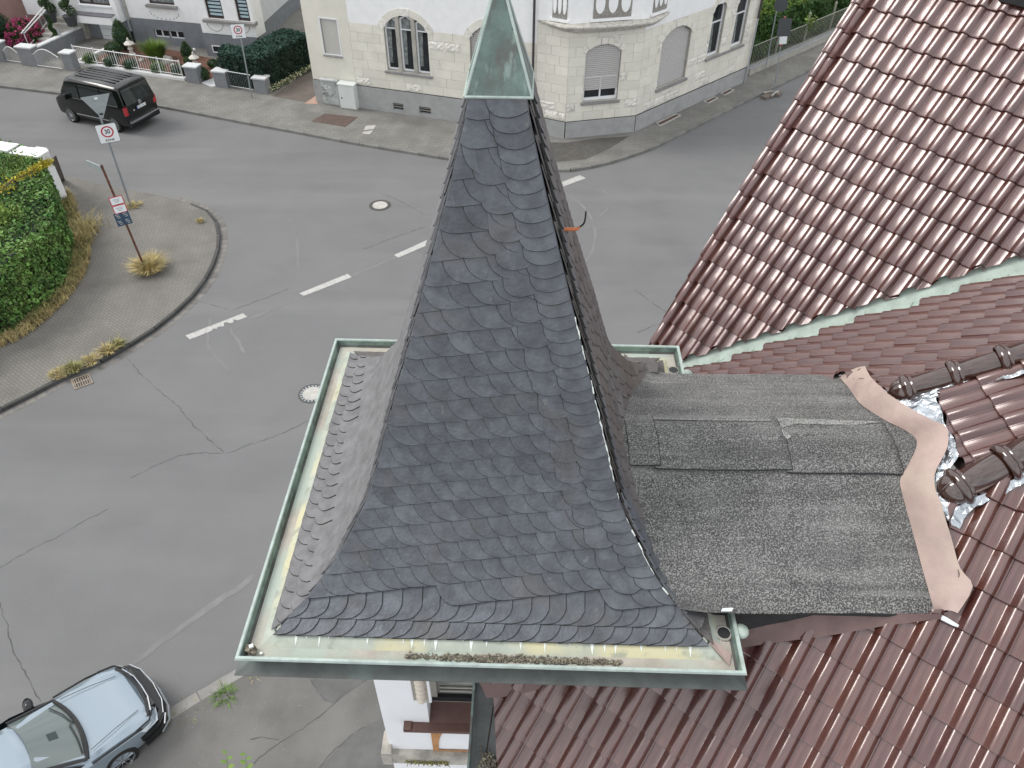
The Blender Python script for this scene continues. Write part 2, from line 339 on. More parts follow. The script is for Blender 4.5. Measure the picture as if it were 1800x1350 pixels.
pc=bpy.data.objects['pavement_corner'];pf_=bpy.data.objects['pavement_far'];pn=bpy.data.objects['pavement_near'];rd=bpy.data.objects['road']
kerb(clipview(ISL[:72]),'kerb_stone',M_kerbd,.12,-.1,KH+.004,1.0,-1,pc)
kerb(clipview(ISL[70:]),'kerb_stone',M_kerb,.12,-.1,.03,1.0,-1,pc)
kerb(clipview(FAR),'kerb_stone',mat('far kerb stone',(.19,.188,.178),.85,.15,2.5,.2,80,objrand=.12),.16,-.1,KH+.004,1.0,-1,pf_)
M_kerbl=mat('pale kerb stone',(.27,.262,.25),.85,.15,2.5,.2,80,objrand=.1)
kerb(clipview(NEAR),'kerb_stone',M_kerbl,.26,-.1,KH+.004,1.0,-1,pn)
def offset(P,d):
    o=[]
    for i,p in enumerate(P):
        t=(P[min(i+1,len(P)-1)]-P[max(i-1,0)]).normalized();o.append(p+Vector((t.y,-t.x,0))*d)
    return o
kerb(clipview(offset(ISL[:75],.135)),'gutter_paver',M_gpave,.26,-.1,.006,.32,-1,rd,gap=.02)
# asphalt cracks, joints, patches, scuffs and road paint
def strip(name,P,wd,m,z,jit=0,parent=None,**k):
    P=[Vector((p.x,p.y,0)) for p in P];v=[];f=[]
    for i,p in enumerate(P):
        t=(P[min(i+1,len(P)-1)]-P[max(i-1,0)]).normalized();n=Vector((t.y,-t.x,0));ww=wd*(1+random.uniform(-jit,jit));j=n*random.uniform(-jit,jit)*wd
        v+=[Vector((p.x,p.y,z))+n*ww/2+j,Vector((p.x,p.y,z))-n*ww/2+j]
    for i in range(len(P)-1): f.append((2*i+1,2*i,2*i+2,2*i+3))
    return tag(mesh(name,v,f,m,parent),**k)
def crack(px,wd=.03,z=.004,j=.9):
    P=resample(smoothline(P2(px),4),.12);P=[p+Vector((random.gauss(0,.012),random.gauss(0,.012),0)) for p in P]
    strip('crack',P,wd,M_crack,z,j,rd)
for px in ([(222,628),(262,672),(310,712),(348,755),(378,782),(397,797)],[(397,797),(450,778),(500,760),(545,738)],[(-20,1010),(60,962),(100,945),(150,915),(190,895)],
           [(352,530),(372,535),(402,545)],[(405,546),(450,530),(512,506)],[(0,1060),(15,1110),(20,1140),(42,1180),(60,1215),(75,1240)],[(230,820+20),(320,800),(397,797)],
           [(640,438),(700,415),(750,398)],[(1115,508),(1150,535),(1190,560),(1215,575)],[(1120,585),(1180,560),(1240,530)],[(670,340),(700,352),(748,378)]):
    crack(px,.017)
def wcrack(px,wd=.018):
    P=resample(smoothline([G(x,y,KH) for x,y in px],4),.12);P=[p+Vector((random.gauss(0,.01),random.gauss(0,.01),0)) for p in P];strip('crack',P,wd,M_crack,KH+.001,.7,pn)
for px in ([(380,1400),(470,1320),(540,1275),(600,1225),(655,1185)],[(440,1300),(460,1296),(500,1304)],[(545,1195),(565,1222),(580,1235),(602,1222)],[(560,1350),(620,1290),(680,1262)]): wcrack(px)
sheet('asphalt_patch',[G(x,y,KH) for x,y in [(536,1180),(570,1228),(582,1236),(605,1222),(665,1180)]],mat('fresh asphalt',(.130,.129,.128),.9,.15,2,.3,140),KH+.002,pn)
sheet('asphalt_patch',[G(x,y,KH) for x,y in [(560,1352),(620,1290),(672,1262),(690,1340),(690,1420),(540,1420)]],MATS['fresh asphalt'],KH+.002,pn)
M_scuff=mat('pale tyre scuff',(.195,.196,.197),.9,.12,1.5,.2,160)
for px,wd in (([(982,345),(1010,350),(1035,375),(1046,410),(1040,445),(1025,462)],.10),([(1005,315),(1040,322),(1065,340),(1068,365),(1055,380)],.07),([(395,540),(405,580),(420,600),(430,620)],.10),([(370,560),(365,600),(375,620),(400,650)],.08),([(440,560),(560,510),(700,450)],.09),([(200,1190),(280,1130),(380,1060),(450,1010)],.16),([(510,385),(522,420),(524,470)],.08)):
    strip('tyre_scuff',smoothline(P2(px),5),wd,M_scuff,.004,.3,rd)
def dash(px,holes=0):
    a,b,c,d=P2(px);z=.008
    v=[];f=[];n=24
    for i in range(n+1):
        t=i/n;p=a.lerp(d,t);q=b.lerp(c,t);wob=random.uniform(0,.05)
        e=0 if holes==0 or t<.35 else random.choice([0,.0,.3,.55])*holes
        v+=[p+Vector((0,0,z)),q.lerp(p,e)+Vector((0,0,z))]
    for i in range(n): f.append((2*i,2*i+1,2*i+3,2*i+2))
    o=mesh('lane_marking',v,f,M_mark,rd)
    return o
dash([(326,590),(334,597),(435,557),(427,551)],1.0);dash([(526,516),(534,520.5),(618.5,487.5),(611,481.5)]);dash([(692.5,448.5),(700.5,453),(768,424),(760,418)])
dash([(975,325),(985,330),(1030,313.5),(1019,308)])
def cover(px,r,name,label,holes):
    c=G(*px);t=thing(name,(c.x,c.y,.003),label,'manhole cover')
    b=MB();b.lathe([(r*1.42,.0),(r*1.42,.008),(r*1.27,.010),(r*1.25,.004),(r*1.02,.004)],n=36);b.build('ring',M_iron,t,loc=True)
    b=MB();b.lathe([(r*1.24,.006),(r*1.22,.014),(r*1.03,.014),(r*1.0,.008)],n=36);o=b.build('frame',M_galv if holes else M_iron,t,loc=True)
    b=MB();b.lathe([(r*.99,.002),(r*.97,.014),(0,.016)],n=36);b.build('lid',M_conc,t,loc=True)
    if holes:
        b=MB()
        for k in range(20):
            a=2*math.pi*k/20;b.box((r*1.12*math.cos(a),r*1.12*math.sin(a),.012),(.07,.035,.008),a)
        b.build('vent_slot',M_ink,t,loc=True)
cover((668,361),.315,'manhole_cover','round manhole cover with pale lid in the open road left of the spire',False)
cover((549,692),.30,'manhole_cover','ventilated manhole cover half hidden behind the left gutter of the turret',True)
# street gully
gl=[G(118,668),G(135,690),G(170,672),G(154,655)]
gc=sum(gl,Vector())/4;gd=(gl[3]-gl[0]);ga=math.atan2(gd.y,gd.x)
t=thing('street_drain',(gc.x,gc.y,.004),'rusty barred street drain against the dark kerb','drain',rot=ga)
b=MB();b.box((0,0,.0),(.5,.5,.012));b.build('pit',M_ink,t,loc=True)
b=MB()
for q in ((-.25,0,.04,.54),(.25,0,.04,.54)): b.box((q[0],q[1],.014),(q[2],q[3],.03))
for y in (-.25,0,.25): b.box((0,y,.014),(.5,.035,.026))
b.build('frame',mat('rusty iron',(.30,.25,.20),.75,.25,20,.2,60),t,loc=True)
for k in range(7):
    b=MB();b.box((-.2+k*.066,0,.016),(.026,.5,.024));b.build('bar',MATS['rusty iron'],t,loc=True)
# metal covers and patches in the far pavement
def flat(name,px,m,label,cat,th=.012,parent=None,zz=KH):
    P=[G(x,y,zz) for x,y in px];c=sum(P,Vector())/len(P)
    b=MB();b.prism([p+Vector((0,0,th)) for p in P],(0,0,-th-.01))
    if parent: return b.build(name,m,parent)
    return b.build(name,m,None,label=label,cat=cat)
flat('access_cover',[(548,213),(570,200),(629,206),(607,223)],M_brplate,'rusty brown metal access cover in the pavement before the grey cabinets','access cover')
for q in ([(643,221),(661,220),(657,227),(639,229)],[(638,232),(656,229),(650,236),(637,235)]): flat('pale_slab',q,M_conc,'','',.004,pf_)
for i,(q,l) in enumerate((([(1154,217),(1188,201),(1196,204),(1160,222)],'long cellar light grating in the pavement under the arched shutter'),([(1237,179),(1254,171),(1262,173),(1245,182)],'cellar light grating in the pavement under the right sill, nearer the rounded bay'),([(1267,165),(1283,157),(1290,159),(1274,168)],'cellar light grating in the pavement nearest the corner downpipe'))):
    o=flat('cellar_grate',q,M_brplate,l,'grating');o['group']='cellar gratings at the foot of the cream house'
    P=[G(x,y,KH) for x,y in q];b=MB()
    for k in range(4): b.tube([P[k]+Vector((0,0,.02)),P[(k+1)%4]+Vector((0,0,.02))],.035,4)
    b.build('frame',M_conc,o)
sheet('cobble_strip',[G(x,y,KH) for x,y in [(960,250),(992,251),(1050,243),(1105,240),(1070,262),(1030,280),(975,285)]],M_cobble,KH+.003,pf_)
flat('driveway',[(478,169),(553,120),(560,183),(540,180)],M_drive,'','',.002,pf_)
flat('driveway',[(535,182),(556,168),(559,183)],M_pinkpave,'','',.006,pf_)
# ------------------------------------------------------------------ walls with real openings
class Frame:
    def __init__(s,P,Q,off=0):
        s.P=Vector((P[0],P[1],0));s.e=Vector((Q[0]-P[0],Q[1]-P[1],0));s.L=s.e.length;s.e.normalize()
        n=Vector((s.e.y,-s.e.x,0));s.n=n if n.dot(CAMP-s.P)>0 else -n;s.P=s.P+s.n*off
    def p(s,u,z,d=0): return s.P+s.e*u+s.n*d+Vector((0,0,z))
    def px(s,x,y,d=0):
        q=onp(x,y,(s.n,s.n.dot(s.P)+d));return (q-s.P).dot(s.e),q.z
    def M(s,u=0,z=0,d=0):
        o=s.p(u,z,d);return Matrix(((s.e.x,-s.n.x,0,o.x),(s.e.y,-s.n.y,0,o.y),(0,0,1,o.z),(0,0,0,1)))
def arch(u0,u1,z0,z1,rise,n=10):
    """loop with a segmental arch of the given rise; z1 is the crown"""
    if rise<=0: return [(u0,z0),(u1,z0),(u1,z1),(u0,z1)]
    c=(u0+u1)/2;w_=(u1-u0)/2;r=(w_*w_+rise*rise)/(2*rise);zc=z1-r;a0=math.asin(min(1,w_/r));o=[(u0,z0),(u1,z0)]
    for k in range(n+1):
        a=a0-2*a0*k/n;o.append((c+r*math.sin(a),zc+r*math.cos(a)))
    return o
def wallface(fr,outer,holes,m,parent,name='wall',d=0,reveal=.18,mr_=None):
    b=MB();L=[[Vector((u,z,0)) for u,z in outer]]+[[Vector((u,z,0)) for u,z in h] for h in holes]
    allp=[p for l in L for p in l];tri=tessellate_polygon(L)
    b.add([fr.p(p.x,p.y,d) for p in allp],[tuple(t) for t in tri])
    for h in holes:
        n=len(h);b.add([fr.p(u,z,d) for u,z in h]+[fr.p(u,z,d-reveal) for u,z in h],[(i,(i+1)%n,n+(i+1)%n,n+i) for i in range(n)],1)
    o=b.build(name,[m,mr_ or m],parent);return o
def panel(fr,loop,d,th,m,parent,name,mi=0):
    b=MB();b.prism([fr.p(u,z,d) for u,z in loop],fr.n*th);return b.build(name,m,parent)
def bar(b,fr,u0,z0,u1,z1,d,th): b.prism([fr.p(u0,z0,d),fr.p(u1,z0,d),fr.p(u1,z1,d),fr.p(u0,z1,d)],fr.n*th)
def ringframe(fr,loop,t,d,th,m,parent,name='frame'):
    cu=sum(u for u,z in loop)/len(loop);cz=sum(z for u,z in loop)/len(loop)
    hu=max(u for u,z in loop)-min(u for u,z in loop);hz_=max(z for u,z in loop)-min(z for u,z in loop)
    inn=[(cu+(u-cu)*(1-2*t/hu),cz+(z-cz)*(1-2*t/hz_)) for u,z in loop];n=len(loop);b=MB()
    v=[fr.p(u,z,d) for u,z in loop]+[fr.p(u,z,d) for u,z in inn]+[fr.p(u,z,d+th) for u,z in loop]+[fr.p(u,z,d+th) for u,z in inn];f=[]
    for i in range(n):
        j=(i+1)%n;f+=[(2*n+i,2*n+j,3*n+j,3*n+i),(n+i,n+j,3*n+j,3*n+i),(i,j,2*n+j,2*n+i)]
    b.add(v,f);return b.build(name,m,parent)
def window(fr,loop,parent,depth=.18,fm=M_frame,gm=M_glass,t=.06,transom=None,mull=(),name='window'):
    w_=panel(fr,loop,-depth,.012,gm,parent,name)
    ringframe(fr,loop,t,-depth+.014,.05,fm,w_)
    us=[u for u,z in loop];zs=[z for u,z in loop];b=MB()
    if transom: bar(b,fr,min(us)+t*.5,transom-.03,max(us)-t*.5,transom+.03,-depth+.012,.055)
    for c in mull: bar(b,fr,c-.035,min(zs)+.03,c+.035,(transom or max(zs)),-depth+.012,.057)
    if b.v: b.build('glazing_bar',fm,w_)
    return w_
def shutter(fr,loop,z0,parent,depth=.12,m=M_shut,name='roller_shutter',pitch=.085):
    us=[u for u,z in loop];zs=[z for u,z in loop];u0,u1,z1=min(us),max(us),max(zs)
    s=panel(fr,[(u,max(z,z0)) for u,z in loop],-depth-.02,.012,MATS['grey window sill'],parent,name)
    # each slat a bowed strip; clipped to the arch width at its height
    def half(z):
        c=[(u,zz) for u,zz in loop[2:]] if len(loop)>4 else None
        if not c: return u0,u1
        r=[u for u,zz in c if zz>=z];
        return (u0,u1) if z<=min(zz for u,zz in c) else (min(r),max(r))
    z=z0;me=None
    while z+pitch<z1:
        a,b_=half(z+pitch*.6)
        q=MB();p0,p1=fr.p(a+.01,0,0),fr.p(b_-.01,0,0);pr=[(-depth-.012,.0),(-depth+.02,pitch*.22),(-depth+.016,pitch*.7),(-depth-.015,pitch*.95)]
        v=[];
        for d_,dz in pr: v+=[fr.p(a+.01,z+dz,d_),fr.p(b_-.01,z+dz,d_)]
        q.add(v,[(2*i,2*i+1,2*i+3,2*i+2) for i in range(3)]);q.build('shutter_slat',m,s);z+=pitch
    return s
def sill(fr,u0,u1,z,parent,m=M_sill,out=.10,th=.09,deep=.18,name='window_sill'):
    b=MB();b.prism([fr.p(u0,z-th,out),fr.p(u0,z-.03,out+.01),fr.p(u0,z,-deep),fr.p(u0,z-th,-deep)],fr.e*(u1-u0));return b.build(name,m,parent)
def ashlar(fr,u0,u1,z0,z1,bw,bh,holes,parent,m=M_cream,d=.0,th=.018,rough=.1,gap=.014,shift=0):
    """coursed blocks, every block a piece; those crossing an opening are cut back"""
    rows=round((z1-z0)/bh);bh=(z1-z0)/rows;rng=random.Random(int(u0*10)+5+shift)
    for r in range(rows):
        u=u0;first=True
        while u<u1-.05:
            wd=bw*rng.uniform(.75,1.25)
            if first: wd*= .5 if (r+shift)%2 else 1
            first=False;e=min(u+wd,u1)
            if u1-e<.2: e=u1
            segs=[(u,e)];za,zb=z0+r*bh,z0+(r+1)*bh
            for h in holes:
                hz0=min(z for _,z in h);hz1=max(z for _,z in h)
                if zb<=hz0+.02 or za>=hz1-.02: continue
                # widest horizontal extent of the opening inside this course
                ext=[p[0] for p in h if za-.01<=p[1]<=zb+.01]
                if za<min(z for _,z in h[2:]) or not ext: ext=[p[0] for p in h]
                a,b_=min(ext)-.005,max(ext)+.005;ns=[]
                for s_,t_ in segs:
                    if t_<=a or s_>=b_: ns.append((s_,t_));continue
                    if s_<a: ns.append((s_,a))
                    if t_>b_: ns.append((b_,t_))
                segs=ns
            for s_,t_ in segs:
                if t_-s_<.06: continue
                rg=rng.random()<rough;q=MB();g=gap/2;dd=th+(.02 if rg else rng.uniform(0,.004))
                P=[(s_+g,za+g),(t_-g,za+g),(t_-g,zb-g),(s_+g,zb-g)];cu,cz=(s_+t_)/2,(za+zb)/2
                if rg:
                    nx,nz=7,4;v=[];f=[]
                    for i in range(nx+1):
                        for j in range(nz+1):
                            ed=i in(0,nx) or j in(0,nz);v.append(fr.p(P[0][0]+(P[1][0]-P[0][0])*i/nx,P[0][1]+(P[2][1]-P[0][1])*j/nz,d+(.008 if ed else th+rng.uniform(.0,.045))))
                    for i in range(nx):
                        for j in range(nz): f.append((i*(nz+1)+j,(i+1)*(nz+1)+j,(i+1)*(nz+1)+j+1,i*(nz+1)+j+1))
                    q.add(v,f)
                else:
                    q.add([fr.p(a,b_,d) for a,b_ in P]+[fr.p(a+.008*(1 if a<cu else -1),b_+.008*(1 if b_<cz else -1),d+dd) for a,b_ in P],[(0,1,5,4),(1,2,6,5),(2,3,7,6),(3,0,4,7),(4,5,6,7)])
                q.build('stone_block',M_relief if rg else m,parent)
            u=e
def archstones(fr,loop,parent,wd=.32,m=M_cream,every=3):
    pts=loop[2:];n=len(pts);cu=sum(u for u,z in pts)/n
    us=[u for u,z in pts];w_=(max(us)-min(us))/2;z1=max(z for u,z in pts);rise=z1-min(z for u,z in pts);r=(w_*w_+rise*rise)/(2*rise);zc=z1-r;c=(max(us)+min(us))/2
    a0=math.asin(min(1,w_/r))+.10;k=7
    for i in range(k):
        a=a0-2*a0*(i+.04)/k;b_=a0-2*a0*(i+.96)/k;q=MB();P=[(c+r*math.sin(a),zc+r*math.cos(a)),(c+r*math.sin(b_),zc+r*math.cos(b_)),(c+(r+wd)*math.sin(b_),zc+(r+wd)*math.cos(b_)),(c+(r+wd)*math.sin(a),zc+(r+wd)*math.cos(a))]
        q.prism([fr.p(u,z,.0) for u,z in P],fr.n*(.045 if i in(0,3,6) else .03));q.build('arch_stone',M_relief if i in(0,3,6) else m,parent)
# ---- cream corner house
C0=G(558,182);C2=G(940,236);B1=G(992,247);B2=G(1113,235);R1=G(1307,147)
F1=Frame(C0,C2)
BL=F1.p(F1.L,0);F2=Frame(BL,B1);F3=Frame(B1,B2);F4=Frame(B2,R1)
cream=thing('cream_house',(C0.x,C0.y,0),'cream sandstone corner house with grey plinth and a rounded bay facing the junction','house')
TOPZ=9.5
pl1=F1.px(555,133)[1]
pz=1.25
# openings on the long front
def rect(fr,pts):
    q=[fr.px(*p) for p in pts];us=[a for a,_ in q];zs=[b for _,b in q];return min(us),max(us),min(zs),max(zs)
sw=rect(F1,[(561.7,31.7),(591.7,36),(600,98),(571,91.7)])
smallw=arch(*sw[:2],sw[2],sw[3],0)
la=F1.px(681,116);rb=F1.px(757,139);crest=F1.px(706,27)
tw=arch(la[0],rb[0],(la[1]+rb[1])/2,crest[1],.62,12)
a2=F1.px(834,165);wd2=rb[0]-la[0]
tw2=arch(a2[0]-.15,a2[0]-.15+wd2,tw[0][1],tw[0][1]+(crest[1]-tw[0][1]),.62,12)
g1=rect(F1,[(692,187),(711,196)]);g2=rect(F1,[(738,197),(759,205)])
gr1=arch(g1[0],g1[1],.28,.62,0);gr2=arch(g2[0],g2[1],.28,.62,0)
zw=F1.px(700,38)[1]   # white storey starts here
wallface(F1,[(0,0),(F1.L,0),(F1.L,pz),(0,pz)],[gr1,gr2],M_plinth,cream,'plinth',.07,.2)
split=[(0,pz),(F1.L,pz),(F1.L,TOPZ),(0,TOPZ)]
wallface(F1,split,[smallw,tw,tw2],M_joint,cream,'wall',0,.22,M_stone)
u_r=F1.px(615,60)[0]
# smooth rendered strip at the left, blocks from there on
panel(F1,[(0,pz+.01),(sw[0]-.05,pz+.01),(sw[0]-.05,TOPZ),(0,TOPZ)],0.001,.02,M_creamr,cream,'render_panel')
panel(F1,[(sw[0]-.05,pz+.01),(sw[1]+.05,pz+.01),(sw[1]+.05,sw[2]-.04),(sw[0]-.05,sw[2]-.04)],0.001,.02,M_creamr,cream,'render_panel')
panel(F1,[(sw[0]-.05,sw[3]+.02),(sw[1]+.05,sw[3]+.02),(sw[1]+.05,TOPZ),(sw[0]-.05,TOPZ)],0.001,.02,M_creamr,cream,'render_panel')
panel(F1,[(sw[1]+.05,pz+.01),(u_r,pz+.01),(u_r,TOPZ),(sw[1]+.05,TOPZ)],0.001,.02,M_creamr,cream,'render_panel')
holes=[tw,tw2];zb=tw[0][1]+2.0
ashlar(F1,u_r,F1.L,pz+.01,zb,1.0,.40,holes,cream,rough=.16,gap=.008)
# white storey above with the arches standing in it
up=[(u_r,zb),(F1.L,zb),(F1.L,TOPZ),(u_r,TOPZ)]
hh=[]
b_=MB();L=[[Vector((u,z,0)) for u,z in up]]
def upperarch(loop): 
    pts=[p for p in loop[2:] if p[1]>zb];return pts
outer=[(u_r,zb)]
for lp in (tw,tw2):
    pts=sorted(upperarch(lp),key=lambda q:q[0]);outer+=[(pts[0][0],zb)]+pts+[(pts[-1][0],zb)]
outer+=[(F1.L,zb),(F1.L,TOPZ),(u_r,TOPZ)]
panel(F1,outer,0.001,.012,M_wallw,cream,'render_panel')
for lp in (tw,tw2): archstones(F1,lp,cream)
def triple(lp,closed=False):
    u0,u1=lp[0][0],lp[1][0];z0=lp[0][1];W3=(u1-u0);m1,m2=u0+W3*.31,u0+W3*.67
    if closed: shutter(F1,lp,z0,cream,.14,M_shut)
    else:
        for a,b in ((u0,m1-.09),(m1+.09,m2-.09),(m2+.09,u1)):
            mid=(a+b)/2;crown=max(z for u,z in lp if a-.2<=u<=b+.2)-.03
            zA=min([z for u,z in lp[2:] if abs(u-a)<.35] or [crown]);zB=min([z for u,z in lp[2:] if abs(u-b)<.35] or [crown])
            l=[(a,z0+.02),(b,z0+.02),(b,max(zB,zb-.2)),(mid,crown),(a,max(zA,zb-.2))]
            window(F1,l,cream,.2,t=.07,transom=zb-.1,gm=M_glass)
            cz=zb-.05;c_=panel(F1,[(a+.08,cz),(b-.08,cz),(b-.08,cz+.42),(a+.08,cz+.42)],-.186,.006,M_curt,cream,'net_curtain')
            l2=[(a+.09,z0+.3),(a+.24,z0+.3),(a+.30,zb-.15),(a+.09,zb-.15)];panel(F1,l2,-.186,.006,M_curt,cream,'net_curtain')
        for c in (m1,m2): panel(F1,[(c-.09,z0),(c+.09,z0),(c+.09,crest[1]-.06),(c-.09,crest[1]-.06)],-.18,.19,M_stone,cream,'window_column')
    sill(F1,u0-.12,u1+.12,z0,cream,M_sill,.12,.13)
triple(tw);triple(tw2,True)
shutter(F1,smallw,sw[2],cream,.08,M_shutw,pitch=.05);ringframe(F1,arch(sw[0]-.06,sw[1]+.06,sw[2]-.02,sw[3]+.06,0),.06,.0,.035,M_frame,cream,'window_frame');sill(F1,sw[0]-.08,sw[1]+.08,sw[2]-.02,cream,M_sill,.1,.07,.08)
for g_ in (gr1,gr2):
    o=panel(F1,g_,-.12,.01,M_ink,cream,'cellar_window');b=MB()
    for k in range(2): z=g_[0][1]+.1+.12*k;bar(b,F1,g_[0][0],z,g_[1][0],z+.035,-.1,.05)
    b.build('louvre',M_stone,o)
# bay: three faces with a rounded cornice and balustrade
ZC=F3.px(1052,45)[1]
wv=F3
sw3=rect(F3,[(1030,78),(1087,76),(1086,170),(1026,179)]);cz=F3.px(1058,77)[1]
w3=arch(sw3[0]+.03,sw3[1]-.03,sw3[2]+.0,cz,.32)
sq=[F4.px(1153,160),F4.px(1202,133),F4.px(1214,46)]
w4=arch(sq[0][0],sq[1][0]+.08,(sq[0][1]+sq[1][1])/2,F4.px(1197,44)[1],.42)
s5=[F4.px(1241,102),F4.px(1262,92),F4.px(1283,86),F4.px(1303,76),F4.px(1268,17),F4.px(1310,3)]
z5=(s5[0][1]+s5[2][1])/2
w5=arch(s5[0][0],s5[1][0]+.06,z5,z5+(w4[5][1]-w4[0][1])*1.0,.38);w6=arch(s5[2][0],s5[3][0]+.06,z5,max(z for _,z in w5),.38)
for fr,hs,tz in ((F2,[],ZC),(F3,[w3],ZC),(F4,[w4,w5,w6],TOPZ)):
    wallface(fr,[(0,0),(fr.L,0),(fr.L,pz-.35),(0,pz-.35)],[],M_plinth,cream,'plinth',.06)
    wallface(fr,[(0,pz-.35),(fr.L,pz-.35),(fr.L,tz),(0,tz)],hs,M_joint,cream,'wall',0,.2,M_stone)
ashlar(F2,0,F2.L,pz-.34,ZC-.02,.8,.42,[],cream,rough=.10,shift=1)
ashlar(F3,0,F3.L,pz-.34,ZC-.02,.78,.42,[w3],cream,rough=.12)
ashlar(F4,0,F4.L,pz-.34,ZC-.35,.9,.42,[w4,w5,w6],cream,rough=.13,shift=1)
panel(F4,[(0,ZC-.34),(F4.L,ZC-.34),(F4.L,TOPZ),(0,TOPZ)],.001,.010,M_wallw,cream,'render_panel')
for fr,lp in ((F3,w3),(F4,w4),(F4,w5),(F4,w6)): archstones(fr,lp,cream,.28)
zz=w3[0][1]+.46
window(F3,w3,cream,.19,t=.08,mull=((w3[0][0]+w3[1][0])/2,),transom=zz+.6);shutter(F3,w3,zz,cream,.12)
sill(F3,w3[0][0]-.1,w3[1][0]+.1,w3[0][1],cream,M_sill,.12,.14)
shutter(F4,w4,w4[0][1],cream,.13);sill(F4,w4[0][0]-.1,w4[1][0]+.1,w4[0][1],cream,M_sill,.12,.14)
for lp in (w5,w6):
    tz=lp[0][1]+(max(z for _,z in lp)-lp[0][1])*.62
    window(F4,lp,cream,.19,t=.07,transom=tz,mull=(lp[0][0]+.18*(lp[1][0]-lp[0][0]),));panel(F4,[(lp[0][0]+.3,lp[0][1]+.1),(lp[0][0]+.55,lp[0][1]+.1),(lp[0][0]+.42,tz),(lp[0][0]+.3,tz)],-.176,.008,M_curt,cream,'net_curtain')
sill(F4,w5[0][0]-.1,w6[1][0]+.1,w5[0][1],cream,M_sill,.12,.12)
# small carved sandstone ledges under the bay windows
# cornice
bayc=[F2.p(-.05,0),F2.p(F2.L*.55,0,.25),F2.p(F2.L,0,.42)+F3.e*.1,F3.p(F3.L*.5,0,.55),F3.p(F3.L,0,.42),F4.p(.7,0,.32),F4.p(1.55,0,.04)]
cl=[Vector((p.x,p.y,0)) for p in smoothline(bayc,6)]
cen=(F2.p(0,0)+F4.p(1.5,0))/2+Vector((.3,2.2,0))
b=MB();pr=[(-.42,-.34),(-.40,-.30),(-.16,-.20),(-.12,-.10),(.0,-.06),(.02,.02),(-.06,.05),(-.75,.07)];v=[];f=[]
for p in cl:
    o_=(p-cen);o_.z=0;o_.normalize()
    for a,zz_ in pr: v.append(Vector((p.x,p.y,ZC+.1+zz_))+o_*a)
k=len(pr)
for i in range(len(cl)-1):
    for j in range(k-1): f.append((i*k+j,(i+1)*k+j,(i+1)*k+j+1,i*k+j+1))
b.add(v,f);b.build('cornice',mat('weathered cornice stone',(.52,.50,.45),.85,.25,5,.2,60),cream,smooth=True)
# balustrade: posts, pierced panels with ovals
baseb=[F2.p(-.05,0),F2.p(F2.L,0,.05),F3.p(F3.L,0,.05),F4.p(1.35,0,.02)]
for A_,B_,cnt in ((baseb[0],baseb[1],1),(baseb[1],baseb[2],1),(baseb[2],baseb[3],1)):
    fr=Frame(A_,B_);zt=ZC+2.2
    wallface(fr,[(0,ZC),(fr.L,ZC),(fr.L,zt+2),(0,zt+2)],[],M_wallw,cream,'parapet',0)
    lo,hi=(.75,fr.L-.15) if A_ is baseb[0] else ((1.0,fr.L-.75) if A_ is baseb[1] else (.35,fr.L-.05))
    u0_,u1_=lo,hi
    if u1_-u0_<.3: u0_,u1_=.2,fr.L-.1
    g_=panel(fr,[(u0_,ZC+.32),(u1_,ZC+.32),(u1_,ZC+1.5),(u0_,ZC+1.5)],.001,.03,mat('grey balustrade panel',(.27,.26,.24),.85,.2,8,.2,50),cream,'balustrade_panel')
    wv_=(u1_-u0_)/3
    for i in range(3):
        c=u0_+wv_*(i+.5);l=[(c+wv_*.37*math.cos(a),ZC+.92+.42*math.sin(a)) for a in [2*math.pi*k/16 for k in range(16)]]
        panel(fr,l,.028,.03,M_wallw,g_,'oval_baluster')
    panel(fr,[(u0_-.1,ZC+.20),(u1_+.1,ZC+.20),(u1_+.1,ZC+.31),(u0_-.1,ZC+.31)],.001,.09,M_wallw,cream,'ledge')
# pipes, flank and roof body
b=MB();q=F1.p(F1.L-.12,0,.16);b.tube([q+Vector((0,0,.1)),q+Vector((0,0,TOPZ))],.055,8);b.build('downpipe',M_pipe,cream)
b=MB();q=F4.p(F4.L-.14,0,.14);b.tube([q+Vector((0,0,3.4)),q+Vector((0,0,TOPZ))],.06,8);b.build('downpipe',M_pipe,cream)
b=MB();b.tube([q,q+Vector((0,0,3.4))],.045,8);b.build('downpipe',M_zincpipe,cream)
bk=[C0+Vector((3,13,0)),R1+Vector((-4,9,0))]
b=MB()
for A_,B_ in ((C0,bk[0]),(bk[0],bk[1]),(bk[1],R1)): b.add([A_.xy.to_3d(),B_.xy.to_3d(),B_.xy.to_3d()+Vector((0,0,TOPZ)),A_.xy.to_3d()+Vector((0,0,TOPZ))],[(0,1,2,3)])
b.build('flank_wall',M_creamr,cream)
b=MB();pp=[C0,C2,B1,B2,R1,bk[1],bk[0]];cc=sum(pp,Vector())/7;b.add([p.xy.to_3d()+Vector((0,0,TOPZ)) for p in pp]+[cc.xy.to_3d()+Vector((0,0,TOPZ+4))],[(i,(i+1)%7,7) for i in range(7)]);b.build('roof',M_tiled,cream)
